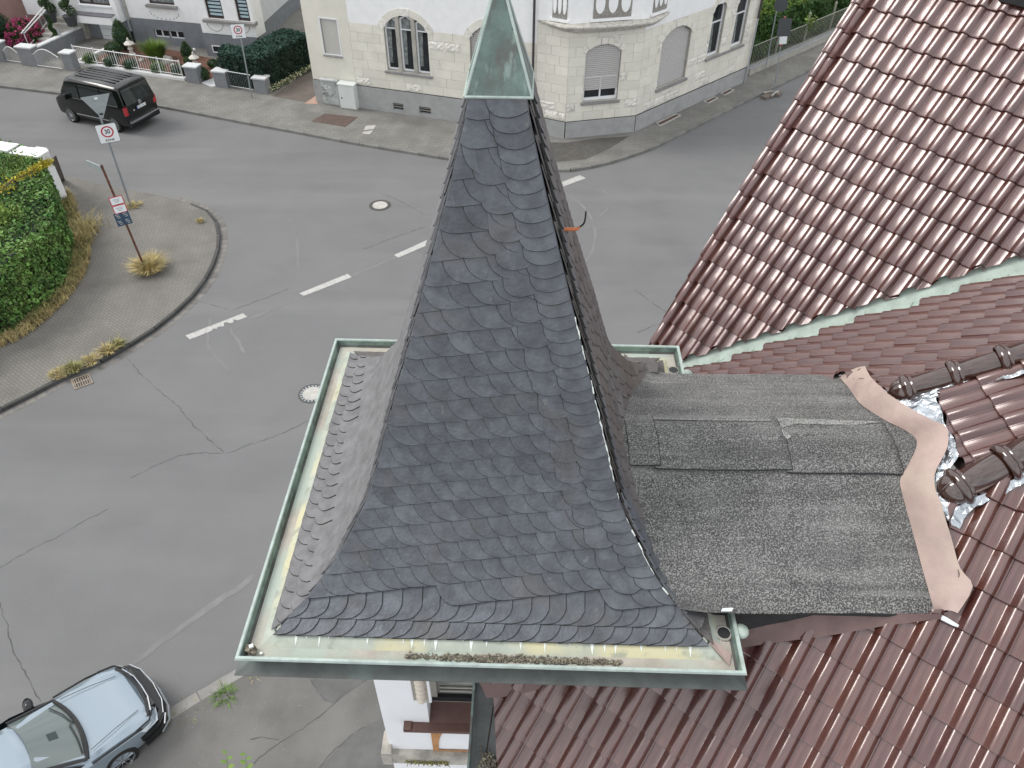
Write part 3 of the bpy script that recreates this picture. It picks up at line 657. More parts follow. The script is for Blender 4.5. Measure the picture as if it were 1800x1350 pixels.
# ---- two utility cabinets
def cabinet(px,w_,d_,h_,m,lab,door,extra=None):
    q=F1.px(*px)
    t=thing('utility_cabinet',F1.p(q[0],0,.0),lab,'cabinet','cabinets against the cream house')
    fr=Frame(F1.p(q[0],0,.07+d_/2),F1.p(q[0]+1,0,.07+d_/2))
    b=MB();b.prism([fr.p(-w_/2,.0,d_/2-.03),fr.p(w_/2,.0,d_/2-.03),fr.p(w_/2,.0,-d_/2),fr.p(-w_/2,.0,-d_/2)],(0,0,.16));b.build('base',M_stone,t)
    b=MB();b.prism([fr.p(-w_/2,.16,d_/2),fr.p(w_/2,.16,d_/2),fr.p(w_/2,.16,-d_/2),fr.p(-w_/2,.16,-d_/2)],(0,0,h_-.2));b.build('body',m,t)
    b=MB();o_=.035;b.prism([fr.p(-w_/2-o_,h_-.04,d_/2+o_),fr.p(w_/2+o_,h_-.04,d_/2+o_),fr.p(w_/2+o_,h_,-d_/2),fr.p(-w_/2-o_,h_,-d_/2)],(0,0,.05));b.build('lid',m,t)
    dd=panel(fr,[(-w_/2+.04,.2),(w_/2-.04,.2),(w_/2-.04,h_-.1),(-w_/2+.04,h_-.1)],d_/2,.012,m,t,'door')
    b=MB();b.lathe([(.035,0),(.03,.03),(0,.03)],n=10,M=fr.M(-w_/2+.14,h_*.5,d_/2+.012)@Matrix.Rotation(R(90),4,'X'));b.build('lock',M_plast,dd)
    return fr,dd
M_cabg=mat('old grey cabinet',(.42,.44,.43),.6,.2,3,.1,30);mixin(M_cabg,(.17,.17,.17),2.3,.58,.66,4,fac=.7)
M_cabw=mat('light grey cabinet',(.66,.70,.68),.5,.04,3)
fr,dd=cabinet((588,186),.95,.16,1.38,M_cabg,'old grey cabinet with dark smears and a white scrawl, left of the newer pale one',0)
for k,(x0,y0,x1,y1) in enumerate(((0,0,.16,.02),(.16,.02,.03,.14),(.03,.14,.2,.16),(.24,0,.26,.17),(.26,.17,.32,.03),(.32,.03,.37,.17),(.37,.17,.40,0))):
    b=MB();b.tube([fr.p(-.3+x0,.95+y0,.096),fr.p(-.3+x1,.95+y1,.096)],.012,4);b.build('scrawl',M_wht,dd)
cabinet((620,189),.85,.36,1.36,M_cabw,'newer pale grey cabinet standing proud of the wall, right of the smeared one',1)
# ------------------------------------------------------------------ planting helpers
def leafmesh(pts,size,up=.4,asp=1.6,jit=.4,curl=.25):
    v=[];f=[]
    for p,nrm in pts:
        s=size*random.uniform(1-jit,1+jit);n=(Vector(nrm)*up+Vector((random.gauss(0,1),random.gauss(0,1),random.gauss(0,1)))*(1-up)*.7).normalized()
        a=n.orthogonal().normalized();a=Matrix.Rotation(random.uniform(0,6.28),3,n)@a;b=n.cross(a);k=len(v);a=a*s*asp/2;b=b*s/2;c=n*s*curl
        v+=[p-a,p+b+c*.3,p+a-c,p-b+c*.3];f+=[(k,k+1,k+2),(k,k+2,k+3)]
    return v,f
def foliage(name,pts,size,m,parent=None,**k):
    v,f=leafmesh(pts,size,**k);o=mesh(name,v,f,m,parent);return o
def ballpts(n,c,r,rz=None,top=1,shape=0):
    o=[];rz=rz or r
    for _ in range(n):
        d=Vector((random.gauss(0,1),random.gauss(0,1),random.gauss(0,1))).normalized();q=random.uniform(.8,1.04)
        zz=d.z;rr=r*(1-shape*max(0,(zz+.3)))
        o.append((Vector(c)+Vector((d.x*rr*q,d.y*rr*q,zz*rz*q)),d))
    return o
def shrub(px,r,h,m,label,cat='shrub',group=None,n=700,size=.05,shape=0,z=.1):
    c=G(*px,z);t=thing('shrub',(c.x,c.y,z-.02),label,cat,group)
    b=MB();b.lathe([(.02,0),(.02,h*.3)],c,6);b.build('stem',M_wood,t)
    b=MB();b.lathe([(r*.80*math.cos(a)*(1-shape*max(0,math.sin(a)+.3)),h/2+h*.42*math.sin(a)) for a in [-1.5+.5*k for k in range(7)]],c,12);
    foliage('foliage',ballpts(n,c+Vector((0,0,h/2)),r,h/2,shape=shape),size,m,t);b.build('inner_mass',M_leafd,t);return t
def blades(name,c,n,h,r,m,parent=None,lean=.5,wd=.012,ring=None):
    v=[];f=[]
    for _ in range(n):
        a=random.uniform(0,6.28);q=r*math.sqrt(random.random());p=Vector(c)+Vector((q*math.cos(a),q*math.sin(a),0))
        if ring: p=ring()
        hh=h*random.uniform(.45,1.15);d=Vector((math.cos(a),math.sin(a),0))*hh*random.uniform(0,lean)*(.5+q/(r+.01));s=Vector((-math.sin(a),math.cos(a),0))*wd*random.uniform(.6,1.3);k=len(v)
        m1=p+d*.4+Vector((0,0,hh*.6));tp=p+d*1.3+Vector((0,0,hh*random.uniform(.75,1)))
        v+=[p-s,p+s,m1+s*.8,m1-s*.8,tp];f+=[(k,k+1,k+2,k+3),(k+3,k+2,k+4)]
    return mesh(name,v,f,m,parent)
def tuft(px,n,h,r,m,label,lean=.6,z=KH,cat='weed',group=None,wd=.012):
    c=G(*px,z);o=blades('grass_tuft',Vector((0,0,0)),n,h,r,m,None,lean,wd)
    o.matrix_basis=Matrix.Translation(c);return tag(o,label,cat,group)
# ------------------------------------------------------------------ big ivy hedge on the left corner
hb=[G(-420,700,KH),G(-200,690,KH),G(-40,610,KH),G(20,586,KH),G(70,548,KH),G(110,505,KH),G(128,470,KH),G(132,440,KH),G(123,410,KH),G(112,380,KH),G(98,345,KH),G(40,330,KH),G(-80,290,KH),G(-300,240,KH)]
HB=[Vector((p.x,p.y,0)) for p in hb];hcen=Vector((-24,23,0))
t=thing('ivy_hedge',(HB[5].x,HB[5].y,KH),'tall clipped ivy hedge with a rounded corner filling the left edge','hedge')
HH=2.05
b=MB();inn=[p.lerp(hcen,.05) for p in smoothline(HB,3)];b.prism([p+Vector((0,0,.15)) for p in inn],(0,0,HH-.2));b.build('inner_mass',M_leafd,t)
HS=smoothline(HB,4);pts=[]
def along(P,k):
    return P
segs=[(a,b_) for a,b_ in zip(HS,HS[1:]) if inview(a+Vector((0,0,1)),500)]
tot=sum((b_-a).length for a,b_ in segs)
from mathutils import noise as mnoise
for a,b_ in segs:
    L_=(b_-a).length;nn=Vector(((b_-a).y,-(b_-a).x,0)).normalized()
    for _ in range(int(520*L_*2.0)):
        q=a.lerp(b_,random.random());z=random.uniform(.05,HH);bul=.10*mnoise.noise(q*1.3+Vector((0,0,z*1.7)))+.05*mnoise.noise(q*4+Vector((0,0,z*4)))-.12*max(0,z/HH-.85)*6*.3
        pts.append((q+nn*(bul+random.uniform(-.08,.05))+Vector((0,0,z+KH)),nn))
    din=-nn
    for _ in range(int(330*L_*2.6)):
        q=a.lerp(b_,random.random())+din*random.uniform(0,3.0)*1.0;z=HH+KH+.14*mnoise.noise(q*1.1)+.05*mnoise.noise(q*4)+random.uniform(-.06,.05)-.0
        pts.append((q+Vector((0,0,z)),Vector((0,0,1))))
foliage('foliage',pts,.085,M_leafy,t,up=.45,asp=1.35,jit=.6)
# yellow conifer sprays poking through, and a loose leader at the wall
t2=thing('yellow_conifer',G(30,420,KH),'yellow green conifer sprays pushing up through the hedge at the left edge','shrub')
b=MB();sp=[G(-5,345,2.2),G(20,318,2.6),G(50,305,2.75),G(88,283,2.95)];b.tube(smoothline(sp,4),[.03]*5+[.02]*5+[.012]*3,5);b.build('branch',M_wood,t2)
pp=[]
for q in resample(smoothline([G(25,315,2.62),G(50,304,2.75),G(88,284,2.95)],5),.02):
    for _ in range(5 if q.x<G(62,300,2.75).x else 14): pp.append((q+Vector((random.gauss(0,.07),random.gauss(0,.07),random.gauss(.02,.06))),Vector((0,0,1))))
for _ in range(160): pp.append((G(5,330,2.35)+Vector((random.gauss(0,.25),random.gauss(0,.25),random.gauss(0,.12))),Vector((0,0,1))))
foliage('foliage',pp,.05,M_leafyl,t2,up=.3,asp=2.2)
pp=[]
for _ in range(900): pp.append((G(18,290,2.2)+Vector((random.gauss(0,.5),random.gauss(0,.5),random.gauss(0,.12))),Vector((0,0,1))))
for _ in range(700): pp.append((G(2,385,2.2)+Vector((random.gauss(0,.3),random.gauss(0,.3),random.gauss(.1,.15))),Vector((0,0,1))))
foliage('foliage',pp,.07,M_leafl,t2,up=.3)
# dry grass at the foot of the hedge
def onpoly(P,w0,w1):
    Ls=[(a,b_) for a,b_ in zip(P,P[1:])]
    def g_():
        a,b_=random.choice(Ls);nn=Vector(((b_-a).y,-(b_-a).x,0)).normalized();p=a.lerp(b_,random.random())+nn*random.uniform(w0,w1);return p+Vector((0,0,KH))
    return g_
HSV=[p for p in HS if inview(p,120)]
o=blades('dry_grass_strip',(0,0,0),5200,.28,.3,M_dry,None,.9,.011,onpoly(HSV[:-8],-.02,.55));tag(o,'dry yellow grass along the foot of the ivy hedge','grass',None,'stuff')
o=blades('dry_grass_strip',(0,0,0),2600,.36,.3,M_drym,None,.7,.014,onpoly(HSV[8:-8],-.02,.38));tag(o,'half green grass close against the ivy hedge','grass',None,'stuff')
o=blades('dry_grass_clump',(0,0,0),1500,.62,.3,M_dry,None,.8,.012,lambda: G(138,425,KH)+Vector((random.gauss(0,.22),random.gauss(0,.55),0)));tag(o,'tall pale grass bulging from the hedge onto the pavement','grass')
def clump(px,n,h,r,lab,m=M_dry,**k): return tuft(px,n,h,r,m,lab,z=KH,**k)
clump((264,474),2100,.40,.38,'pale yellow grass clump around the foot of the rusty post',lean=.9)
clump((236,362),240,.10,.28,'thin dry weeds at the foot of the zone sign pole',lean=1.6)
clump((352,390),130,.14,.10,'small yellow weed tuft near the rounded kerb tip',lean=1.0,m=M_dry)
for i,(px,n,h,r,m,lab) in enumerate((((208,608),260,.2,.14,M_drym,'greenish weed tuft on the dark kerb, farthest from the drain'),((190,618),300,.18,.2,M_dry,'straw coloured weeds beside the greenish tuft on the dark kerb'),((160,635),260,.12,.25,M_dry,'flat dry weeds along the dark kerb between the tufts'),((130,650),260,.2,.2,M_drym,'weed tuft on the kerb just behind the street drain'),((105,658),320,.10,.28,M_dry,'flattened straw at the kerb left of the street drain'))):
    tuft(px,n,h,r,m,lab,lean=1.2,group='weeds along the dark kerb')
tuft((398,1226),330,.19,.15,M_grass,'green grass tuft growing at the near kerb below the gutter',lean=.9,z=.02,wd=.009)
tuft((333,1255),320,.13,.16,M_drym,'brownish dry weed at the near kerb beside the parked car',lean=1.2,z=.02,wd=.009)
tuft((292,1268),160,.16,.08,M_drym,'small yellow green weed touching the bumper of the parked car',lean=1.0,z=.02,wd=.009)
tuft((447,1192),70,.16,.05,M_dry,'tiny dry weed peeping out under the left end of the gutter',lean=.8,z=.02,wd=.008)
# ------------------------------------------------------------------ white garden wall under the hedge
t=thing('white_garden_wall',G(98,322,KH),'white rendered garden wall with block pillars smothered by the ivy hedge','garden wall')
e0=G(98,321,KH);d1=(G(60,258,2.1)-G(0,249,2.1));d1.z=0;d1.normalize()
for k,(pxx,w_) in enumerate((((52,268),1.25),((4,258),1.0))):
    q=G(pxx[0],pxx[1],2.22);b=MB();b.box((q.x,q.y,1.16),(w_*1.0,.6,2.12),math.atan2(d1.y,d1.x));b.box((q.x,q.y,2.24),(w_*1.06,.66,.05),math.atan2(d1.y,d1.x));b.build('pillar',M_wallw,t)
q=G(86,300,1.0);b=MB();a0=G(98,322,KH);a1=G(79,276,2.2);b.box(((a0.x+a1.x)/2-.08,(a0.y+a1.y)/2,1.1),(.5,.3,2.0),math.atan2(d1.y,d1.x));b.build('return_wall',M_wallw,t)
b=MB();b.prism([a0+Vector((.2,0,0)),a0+Vector((.2,.35,0)),Vector((a1.x+.2,a1.y+.35,2.1)),Vector((a1.x+.2,a1.y,2.1))],(.04,0,0));b.build('shade_board',M_brown,t)  # dark board put in for the shade on the wall's narrow side
# ------------------------------------------------------------------ white villa on the far left
fd=(G(353,152)-G(68,122));fd.z=0;fd.normalize()
W0=G(243,77);W0=Vector((W0.x,W0.y,0))
FA=Frame(W0-fd*7.5,W0+fd*8.2)          # main front
WT=7.5
villa=thing('white_villa',W0,'white villa with slate grey plinth, projecting bay and garage at the upper left','house')
u0=7.5
pz_=FA.px(236,31)[1]
bw=[FA.px(274,60),FA.px(296,68),FA.px(301,64),FA.px(322,71)]
zb0=min(FA.px(285,70)[1],.9)
def rc(fr,p,q): 
    a=fr.px(*p);b_=fr.px(*q);return arch(min(a[0],b_[0]),max(a[0],b_[0]),min(a[1],b_[1]),max(a[1],b_[1]),0)
h1=arch(FA.px(275,66)[0],FA.px(275,66)[0]+.95,FA.px(275,64)[1],FA.px(275,64)[1]+.42,0)
h2=arch(FA.px(301,69)[0],FA.px(301,69)[0]+.95,h1[0][1],h1[0][1]+.42,0)
pu=FA.px(262,5);hW=arch(pu[0],FA.px(309,16)[0],FA.px(285,8)[1],FA.px(285,8)[1]+1.6,0)
wb=FA.px(140,4),FA.px(194,13);hB=arch(wb[0][0],wb[1][0],(wb[0][1]+wb[1][1])/2-.0,(wb[0][1]+wb[1][1])/2+1.4,0)
wallface(FA,[(u0,0),(u0+8.2-.0,0),(u0+8.2,pz_),(u0,pz_)],[h1,h2],M_plinthd,villa,'plinth',.06,.16)
wallface(FA,[(u0,pz_),(FA.L,pz_),(FA.L,WT),(u0,WT)],[hW],M_wallw,villa,'wall',0,.2)
for hh_ in (h1,h2): window(FA,hh_,villa,.1,t=.05,mull=((hh_[0][0]+hh_[1][0])/2,))
window(FA,hW,villa,.15,fm=M_brown,gm=M_curt,t=.09);sill(FA,hW[0][0]-.15,hW[1][0]+.15,hW[0][1],villa,M_sill,.22,.16)
b=MB()
for k in range(11):
    a=math.pi*(k/10);c=(hW[0][0]+hW[1][0])/2
    b.box(FA.p(c-1.0*math.cos(a)*.9,hW[0][1]-.45-.35*math.sin(a),.01),(.05,.02,.06))
b.build('stucco_dots',M_sill,villa)
# garage wing left of the downpipe, projecting over the garage door
FB=Frame(FA.p(1.0,0,.55),FA.p(u0-.25,0,.55))
zl=FB.px(170,36)[1]
hB=arch(FB.px(139,2)[0],FB.px(194,10)[0],FB.px(165,8)[1],FB.px(165,8)[1]+1.4,0)
wallface(FB,[(0,zl),(FB.L,zl),(FB.L,WT),(0,WT)],[hB],M_wallw,villa,'wall',0,.16)
b=MB();b.prism([FB.p(FB.L,zl,0),FB.p(FB.L,WT,0),FB.p(FB.L,WT,-.6),FB.p(FB.L,zl,-.6)],FB.e*-.02);b.build('wall_return',M_wallw,villa)
window(FB,hB,villa,.1,fm=M_brown,gm=M_curt,t=.09,mull=(hB[0][0]+.8,));sill(FB,hB[0][0]-.05,hB[1][0]+.05,hB[0][1],villa,M_frame,.12,.10)
lg=[FB.px(135,30)[0],FB.px(207,40)[0]]
b=MB();b.prism([FB.p(lg[0],zl-.05,.0),FB.p(lg[0],zl-.05,.45),FB.p(lg[0],zl+.35,.45),FB.p(lg[0],zl+.4,0)],FB.e*(lg[1]-lg[0]));b.build('planter_ledge',M_wallw,villa)
b=MB();b.prism([FB.p(lg[0],zl+.41,.02),FB.p(lg[0],zl+.36,.47),FB.p(lg[0],zl+.40,.47),FB.p(lg[0],zl+.45,.02)],FB.e*(lg[1]-lg[0]));b.build('ledge_cover',mat('grey lead cover',(.16,.16,.18),.6,.1,4),villa)
gz=0.0
g0=FA.px(190,90)[0];g1=FA.px(240,77)[0]
panel(FA,[(u0-3.6,0),(u0,0),(u0,zl),(u0-3.6,zl)],-.1,.05,M_plinthd,villa,'plinth')
gd_=panel(FA,[(g0,.02),(u0-.75,.02),(u0-.75,zl-.25),(g0,zl-.25)],-.04,.04,M_wht,villa,'garage_door')
for k in range(5):
    b=MB();bar(b,FA,g0+.02,.3+k*.38,u0-.77,.315+k*.38,.0,.012);b.build('groove',M_sill,gd_)
b=MB();q=FA.p(u0-.12,0,.12);b.tube([q+Vector((0,0,.4)),q+Vector((0,0,WT))],.055,7);b.build('downpipe',M_zincpipe,villa);b=MB();b.tube([q,q+Vector((0,0,.75))],.07,7);b.build('downpipe_shoe',M_plast,villa)
# bay
uB=FA.px(357,60)[0]
FC=Frame(FA.p(11.9,0,1.0),FA.p(15.4,0,1.0))
q0=FC.px(357,60)[0];FC=Frame(FC.p(q0,0),FC.p(q0+3.35,0))
pzc=FC.px(362,58)[1]
ha=arch(FC.px(366,32)[0],FC.px(395,35)[0],FC.px(380,33)[1],FC.px(380,33)[1]+1.9,0)
hb_=arch(FC.px(419,36)[0],FC.px(441,39)[0],ha[0][1],ha[0][1]+1.9,0)
wallface(FC,[(0,0),(FC.L,0),(FC.L,pzc),(0,pzc)],[],M_plinthd,villa,'plinth',.06,.16)
wallface(FC,[(0,pzc),(FC.L,pzc),(FC.L,WT),(0,WT)],[ha,hb_],M_wallw,villa,'wall',0,.2)
for A_,B_ in ((FA.p((FC.p(0,0)-FA.P).dot(FA.e),0,0),FC.p(0,0)),(FC.p(FC.L,0),FA.p((FC.p(FC.L,0)-FA.P).dot(FA.e),0,0))):
    fr=Frame(A_,B_);wallface(fr,[(0,0),(fr.L,0),(fr.L,pzc),(0,pzc)],[],M_plinthd,villa,'plinth',.05);wallface(fr,[(0,pzc),(fr.L,pzc),(fr.L,WT),(0,WT)],[],M_wallw,villa,'wall',0)
for hh_ in (ha,hb_):
    w_=window(FC,hh_,villa,.15,fm=M_brown,gm=M_glass,t=.1)
    for k in range(9): panel(FC,[(hh_[0][0]+.1,hh_[0][1]+.14+k*.19),(hh_[1][0]-.1,hh_[0][1]+.14+k*.19),(hh_[1][0]-.1,hh_[0][1]+.26+k*.19),(hh_[0][0]+.1,hh_[0][1]+.26+k*.19)],-.136,.006,M_blind,w_,'blind_stripe')
sill(FC,ha[0][0]-.25,hb_[1][0]+.3,ha[0][1],villa,M_sill,.22,.18)
for c in (.9,2.5):
    l=[(c-.5,pzc+.75),(c+.5,pzc+.75),(c+.5,pzc+.45),(c+.3,pzc+.22),(c,pzc+.12),(c-.3,pzc+.22),(c-.5,pzc+.45)];ringframe(FC,l,.04,.0,.02,M_conc,villa,'stucco_frame')
hd=arch(FC.px(378,98)[0],FC.px(378,98)[0]+1.1,.35,.75,0);o=panel(FC,hd,.061,.01,M_glass,villa,'cellar_window');ringframe(FC,hd,.05,.07,.03,M_frame,o)
# corner strip, flank and roof
WR=G(478,72);WR=Vector((WR.x,WR.y,0));ue=(WR-FA.P).dot(FA.e)
fl=Frame(FA.p(ue+.0,0,0),FA.p(ue,0,0)+Vector((1.2,11,0)))
panel(FA,[(FA.L-.3,0),(ue,0),(ue,pzc),(FA.L-.3,pzc)],0.01,.05,M_plinthd,villa,'plinth');panel(FA,[(FA.L-.3,pzc),(ue,pzc),(ue,WT),(FA.L-.3,WT)],.01,.02,M_wallw,villa,'wall')
M_gw=mat('grey white flank render',(.60,.63,.65),.85,.05,1.5)
wallface(fl,[(0,0),(fl.L,0),(fl.L,1.0),(0,1.0)],[],M_plinthd,villa,'plinth',.05);wallface(fl,[(0,1.0),(fl.L,1.0),(fl.L,WT),(0,WT)],[],M_gw,villa,'flank_wall',0)
b=MB();q=FA.p(ue-.12,0,.1);b.tube([q+Vector((0,0,.3)),q+Vector((0,0,WT))],.05,7);b.build('downpipe',M_wht,villa)
b=MB();pp=[FA.p(0,0),FA.p(ue,0),fl.p(fl.L,0),FA.p(0,0,-10)];b.add([p+Vector((0,0,WT)) for p in pp]+[sum(pp,Vector())/4+Vector((0,0,WT+3.5))],[(i,(i+1)%4,4) for i in range(4)]);b.build('roof',M_tiled,villa)
# ---- front garden
GZ=.10
def gp(l,z=GZ): return [G(x,y,z) for x,y in l]
sheet('garden_bed',gp([(140,113),(190,93),(243,78),(300,88),(362,101),(395,110),(400,150),(352,147),(328,141.5),(200,123),(140,114)]),M_mulch,GZ+.02,pf_)
flat('garden_path',[(354,146),(384,134),(392,150),(372,153)],M_cope,'','',.03,pf_)
sheet('ramp',gp([(66,112),(150,70),(176,50),(192,92),(134,119),(108,127)]),mat('dark ramp paving',(.10,.105,.12),.85,.15,2,.2,60),GZ+.004,pf_)
b=MB();a,b_=G(66,113),G(152,72);d_=(b_-a).normalized();n_=Vector((d_.y,-d_.x,0))
t=thing('ramp_wall',(a.x,a.y,GZ),'low grey retaining wall with pale coping beside the garage ramp','wall')
b.prism([a,a-n_*.25,b_-n_*.25,b_],(0,0,.75));b.build('wall',M_pillar,t);b=MB();b.prism([a+n_*.04+Vector((0,0,.75)),a-n_*.3+Vector((0,0,.75)),b_-n_*.3+Vector((0,0,.75)),b_+n_*.04+Vector((0,0,.75))],(0,0,.07));b.build('coping',M_cope,t)
# bed edging
t=thing('white_kerb_wall',G(137,115),'low white wall carrying the bar fence along the mulch bed','wall')
for A_,B_ in (((137,116),(328,145)),((137,115),(190,92))):
    a,b_=G(*A_),G(*B_);d_=(b_-a).normalized();n_=Vector((d_.y,-d_.x,0));b=MB();b.prism([a+n_*.12,a-n_*.12,b_-n_*.12,b_+n_*.12],(0,0,.26));b.build('wall',M_paint,t)
def pillar(px,w_,h_,lab):
    c=G(*px);t=thing('gate_pillar',(c.x,c.y,KH),lab,'pillar','grey pillars of the villa fence',math.atan2(fd.y,fd.x))
    b=MB();b.box((0,.25,h_/2),(w_,.5,h_));b.build('post',M_pillar,t,loc=True);b=MB();b.box((0,.25,h_+.035),(w_+.1,.6,.07));b.build('cap',M_cope,t,loc=True)
pillar((4,112),.5,.95,'grey gate pillar at the very left edge beside the white gate')
pillar((54,120),.95,.95,'broad grey pillar between the small white gate and the arched gate')
pillar((125,128),.6,.88,'grey pillar between the arched gate and the mulch bed fence')
pillar((341,150),.72,.80,'grey pillar at the right end of the mulch bed fence')
pillar((391,158),.72,.78,'grey pillar left of the fence panel in front of the conifer hedge')
pillar((460,169),.68,.74,'grey pillar at the driveway corner below the conifer hedge')
def railing(A,B,z0,z1,n,m,label,cat='fence',archh=0,posts=0,r=.007,base=None,vert_m=None,name='bar_fence'):
    A=Vector((A.x,A.y,0));B=Vector((B.x,B.y,0));t=thing(name,(A.x,A.y,z0),label,cat)
    top=lambda s: z1+archh*math.sin(math.pi*s)
    b=MB();b.tube([A.lerp(B,s/8)+Vector((0,0,top(s/8))) for s in range(9)],.025,6);b.build('top_rail',m,t)
    b=MB();b.tube([A+Vector((0,0,z0)),B+Vector((0,0,z0))],.02,6);b.build('bottom_rail',m,t)
    for k in range(n):
        s=(k+.5)/n;p=A.lerp(B,s);b=MB();b.tube([p+Vector((0,0,z0)),p+Vector((0,0,top(s)))],r,4,cap=False);b.build('bar',vert_m or m,t)
    for k in range(posts+1 if posts else 0):
        p=A.lerp(B,k/posts);b=MB();b.tube([p+Vector((0,0,z0-.12)),p+Vector((0,0,z1+.08))],.028,6);b.build('post',m,t)
    return t
railing(G(139,116),G(324,144),.38,1.08,44,M_paint,'white bar fence on the low wall in front of the mulch bed',posts=5,r=.010)
railing(G(68,121),G(112,127),.2,.78,20,M_paint,'arched double gate of white bars across the garage ramp','gate',archh=.35,name='bar_gate')
railing(G(15,112),G(40,116),.2,.70,12,M_paint,'small white garden gate with an arched top at the far left','gate',archh=.28,name='bar_gate')
railing(G(406,159),G(447,166),.25,1.0,14,M_galv,'grey bar fence panel in front of the conifer hedge')
# planting of the bed
gr_='clipped shrubs in the mulch bed'
shrub((221,88),.52,1.7,M_leafb,'tall dark egg shaped shrub beside the garage door',n=1800,shape=.35,z=GZ)
shrub((203,98),.47,.75,M_leafb,'round clipped ball shrub left of the pale stone lantern',group=gr_,n=1100,z=GZ)
o=tuft((277,106),2600,1.05,.40,M_leafl,'big fountain of bright green ornamental grass in the mulch bed',lean=.42,z=GZ,cat='ornamental grass',wd=.016)
for px,lab in (((163,114),'small ball shrub behind the fence nearest the garage ramp'),((199,119),'small ball shrub behind the fence, second from the ramp'),((233,124),'small ball shrub behind the middle of the bar fence'),((281,130),'small ball shrub behind the fence below the ornamental grass'),((316,134),'small ball shrub behind the fence next to the right pillar')):
    shrub(px,.42,.66,M_leafl if px[0]in(163,281) else M_leafb,lab,group=gr_,n=500,z=GZ)
shrub((331,103),.36,.95,M_leafb,'cone shaped shrub against the plinth above the second lantern',n=800,shape=.5,z=GZ)
shrub((336,115),.33,.5,M_leafb,'ball shrub just left of the second stone lantern',group=gr_,n=500,z=GZ)
shrub((376,119),.3,.45,M_leafb,'ball shrub between the mulch and the conifer hedge, left one',group=gr_,n=450,z=GZ)
shrub((390,126),.34,.75,M_leafb,'upright little shrub touching the conifer hedge',n=600,shape=.3,z=GZ)
shrub((358,140),.42,.7,M_leafb,'ball shrub right behind the pillar at the right end of the fence',group=gr_,n=800,shape=.3,z=GZ)
def lantern(px,h,lab):
    c=G(*px,GZ);t=thing('stone_lantern',c,lab,'stone lantern','stone lanterns in the mulch bed')
    s=h/1.0
    for nm,pr in (('base',[(0,0),(.2,0),(.2,.08),(.13,.12),(.10,.30),(.14,.34),(.0,.34)]),('light_box',[(.0,.34),(.17,.34),(.15,.40),(.12,.42),(.12,.60),(.0,.60)]),('roof',[(.0,.58),(.30,.60),(.31,.64),(.20,.72),(.09,.80),(0,.80)]),('finial',[(0,.79),(.045,.80),(.07,.87),(.03,.95),(0,1.0)])):
        b=MB();b.lathe([(r_*s,z*s) for r_,z in pr],n=6 if nm!='finial' else 8);b.build(nm,M_lant,t,loc=True)
lantern((233,97),1.0,'pale stone lantern between the ball shrub and the ornamental grass');lantern((346,121),.95,'pale stone lantern behind the pillar at the right end of the bed')
t=thing('globe_lamp',G(345,101,GZ),'small white globe lamp on a thin stem against the grey plinth','garden lamp')
b=MB();b.tube([Vector((0,0,0)),Vector((0,0,.35))],.012,5);b.build('stem',M_plast,t,loc=True);b=MB();b.lathe([(.0,.34),(.06,.36),(.09,.43),(.06,.50),(0,.52)],n=10);b.build('globe',M_wht,t,True,loc=True)
for px,s in (((296,111),.32),((184,106),.14),((249,108),.16),((305,117),.18)):
    c=G(*px,GZ);bm=bmesh.new();bmesh.ops.create_icosphere(bm,subdivisions=2,radius=s)
    for v_ in bm.verts: v_.co*=1+.25*mnoise.noise(v_.co*6+Vector((px[0],0,0)));v_.co.z*=.9 if s>.3 else .6
    me=bpy.data.meshes.new('garden_rock');bm.to_mesh(me);bm.free();me.materials.append(M_stone);o=bpy.data.objects.new('garden_rock',me);link(o,None,Matrix.Translation(c+Vector((0,0,s*.4))))
    tag(o,{296:'grey upright rock right of the ornamental grass',184:'pale rock in the mulch between the two left ball shrubs',249:'pale rock in the mulch left of the ornamental grass',305:'pale rock in the mulch right of the upright grey rock'}[px[0]],'rock')
# conifer hedge
t=thing('conifer_hedge',G(470,166,GZ),'dense blue green conifer hedge cut square beside the driveway','hedge')
K=[G(397,152),G(468,164),G(552,116)];K=[Vector((p.x,p.y,0)) for p in K];K.append(K[2]+Vector((-1.6,.9,0)));K.append(K[1]+(K[0]-K[1]).normalized()*1.75+(K[2]-K[1]).normalized()*1.3);K.append(K[0]+Vector((-.1,1.2,0)))
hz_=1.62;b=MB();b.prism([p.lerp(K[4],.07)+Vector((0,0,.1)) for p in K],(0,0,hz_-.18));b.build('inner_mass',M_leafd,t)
pts=[];tops=[]
for i in (5,0,1):
    a,b_=K[i],K[(i+1)%6];nn=Vector(((b_-a).y,-(b_-a).x,0)).normalized();L_=(b_-a).length
    for _ in range(int(L_*hz_*620)):
        q=a.lerp(b_,random.random());z=random.uniform(.05,hz_);pts.append((q+nn*(random.uniform(-.1,.05)+.08*mnoise.noise(q*2+Vector((0,0,z*2))))+Vector((0,0,z+.1)),nn+Vector((0,0,.6))))
mn=[min(p[i] for p in K) for i in (0,1)];mxx=[max(p[i] for p in K) for i in (0,1)]
def inside(p,P):
    c=False;j=len(P)-1
    for i in range(len(P)):
        if (P[i].y>p.y)!=(P[j].y>p.y) and p.x<(P[j].x-P[i].x)*(p.y-P[i].y)/(P[j].y-P[i].y)+P[i].x: c=not c
        j=i
    return c
k=0
while k<7500:
    p=Vector((random.uniform(mn[0],mxx[0]),random.uniform(mn[1],mxx[1]),0))
    if inside(p,K): k+=1;tops.append((p+Vector((0,0,hz_+.1+random.uniform(-.08,.06)+.07*mnoise.noise(p*2))),Vector((0,0,1))))
foliage('foliage',pts,.085,M_leafd,t,up=.5,asp=1.9);foliage('foliage_top',tops,.085,M_leafe,t,up=.5,asp=1.9)
a,b_=K[1]+Vector((.25,-.15,0)),K[2]+Vector((.3,-.2,0));pts=[]
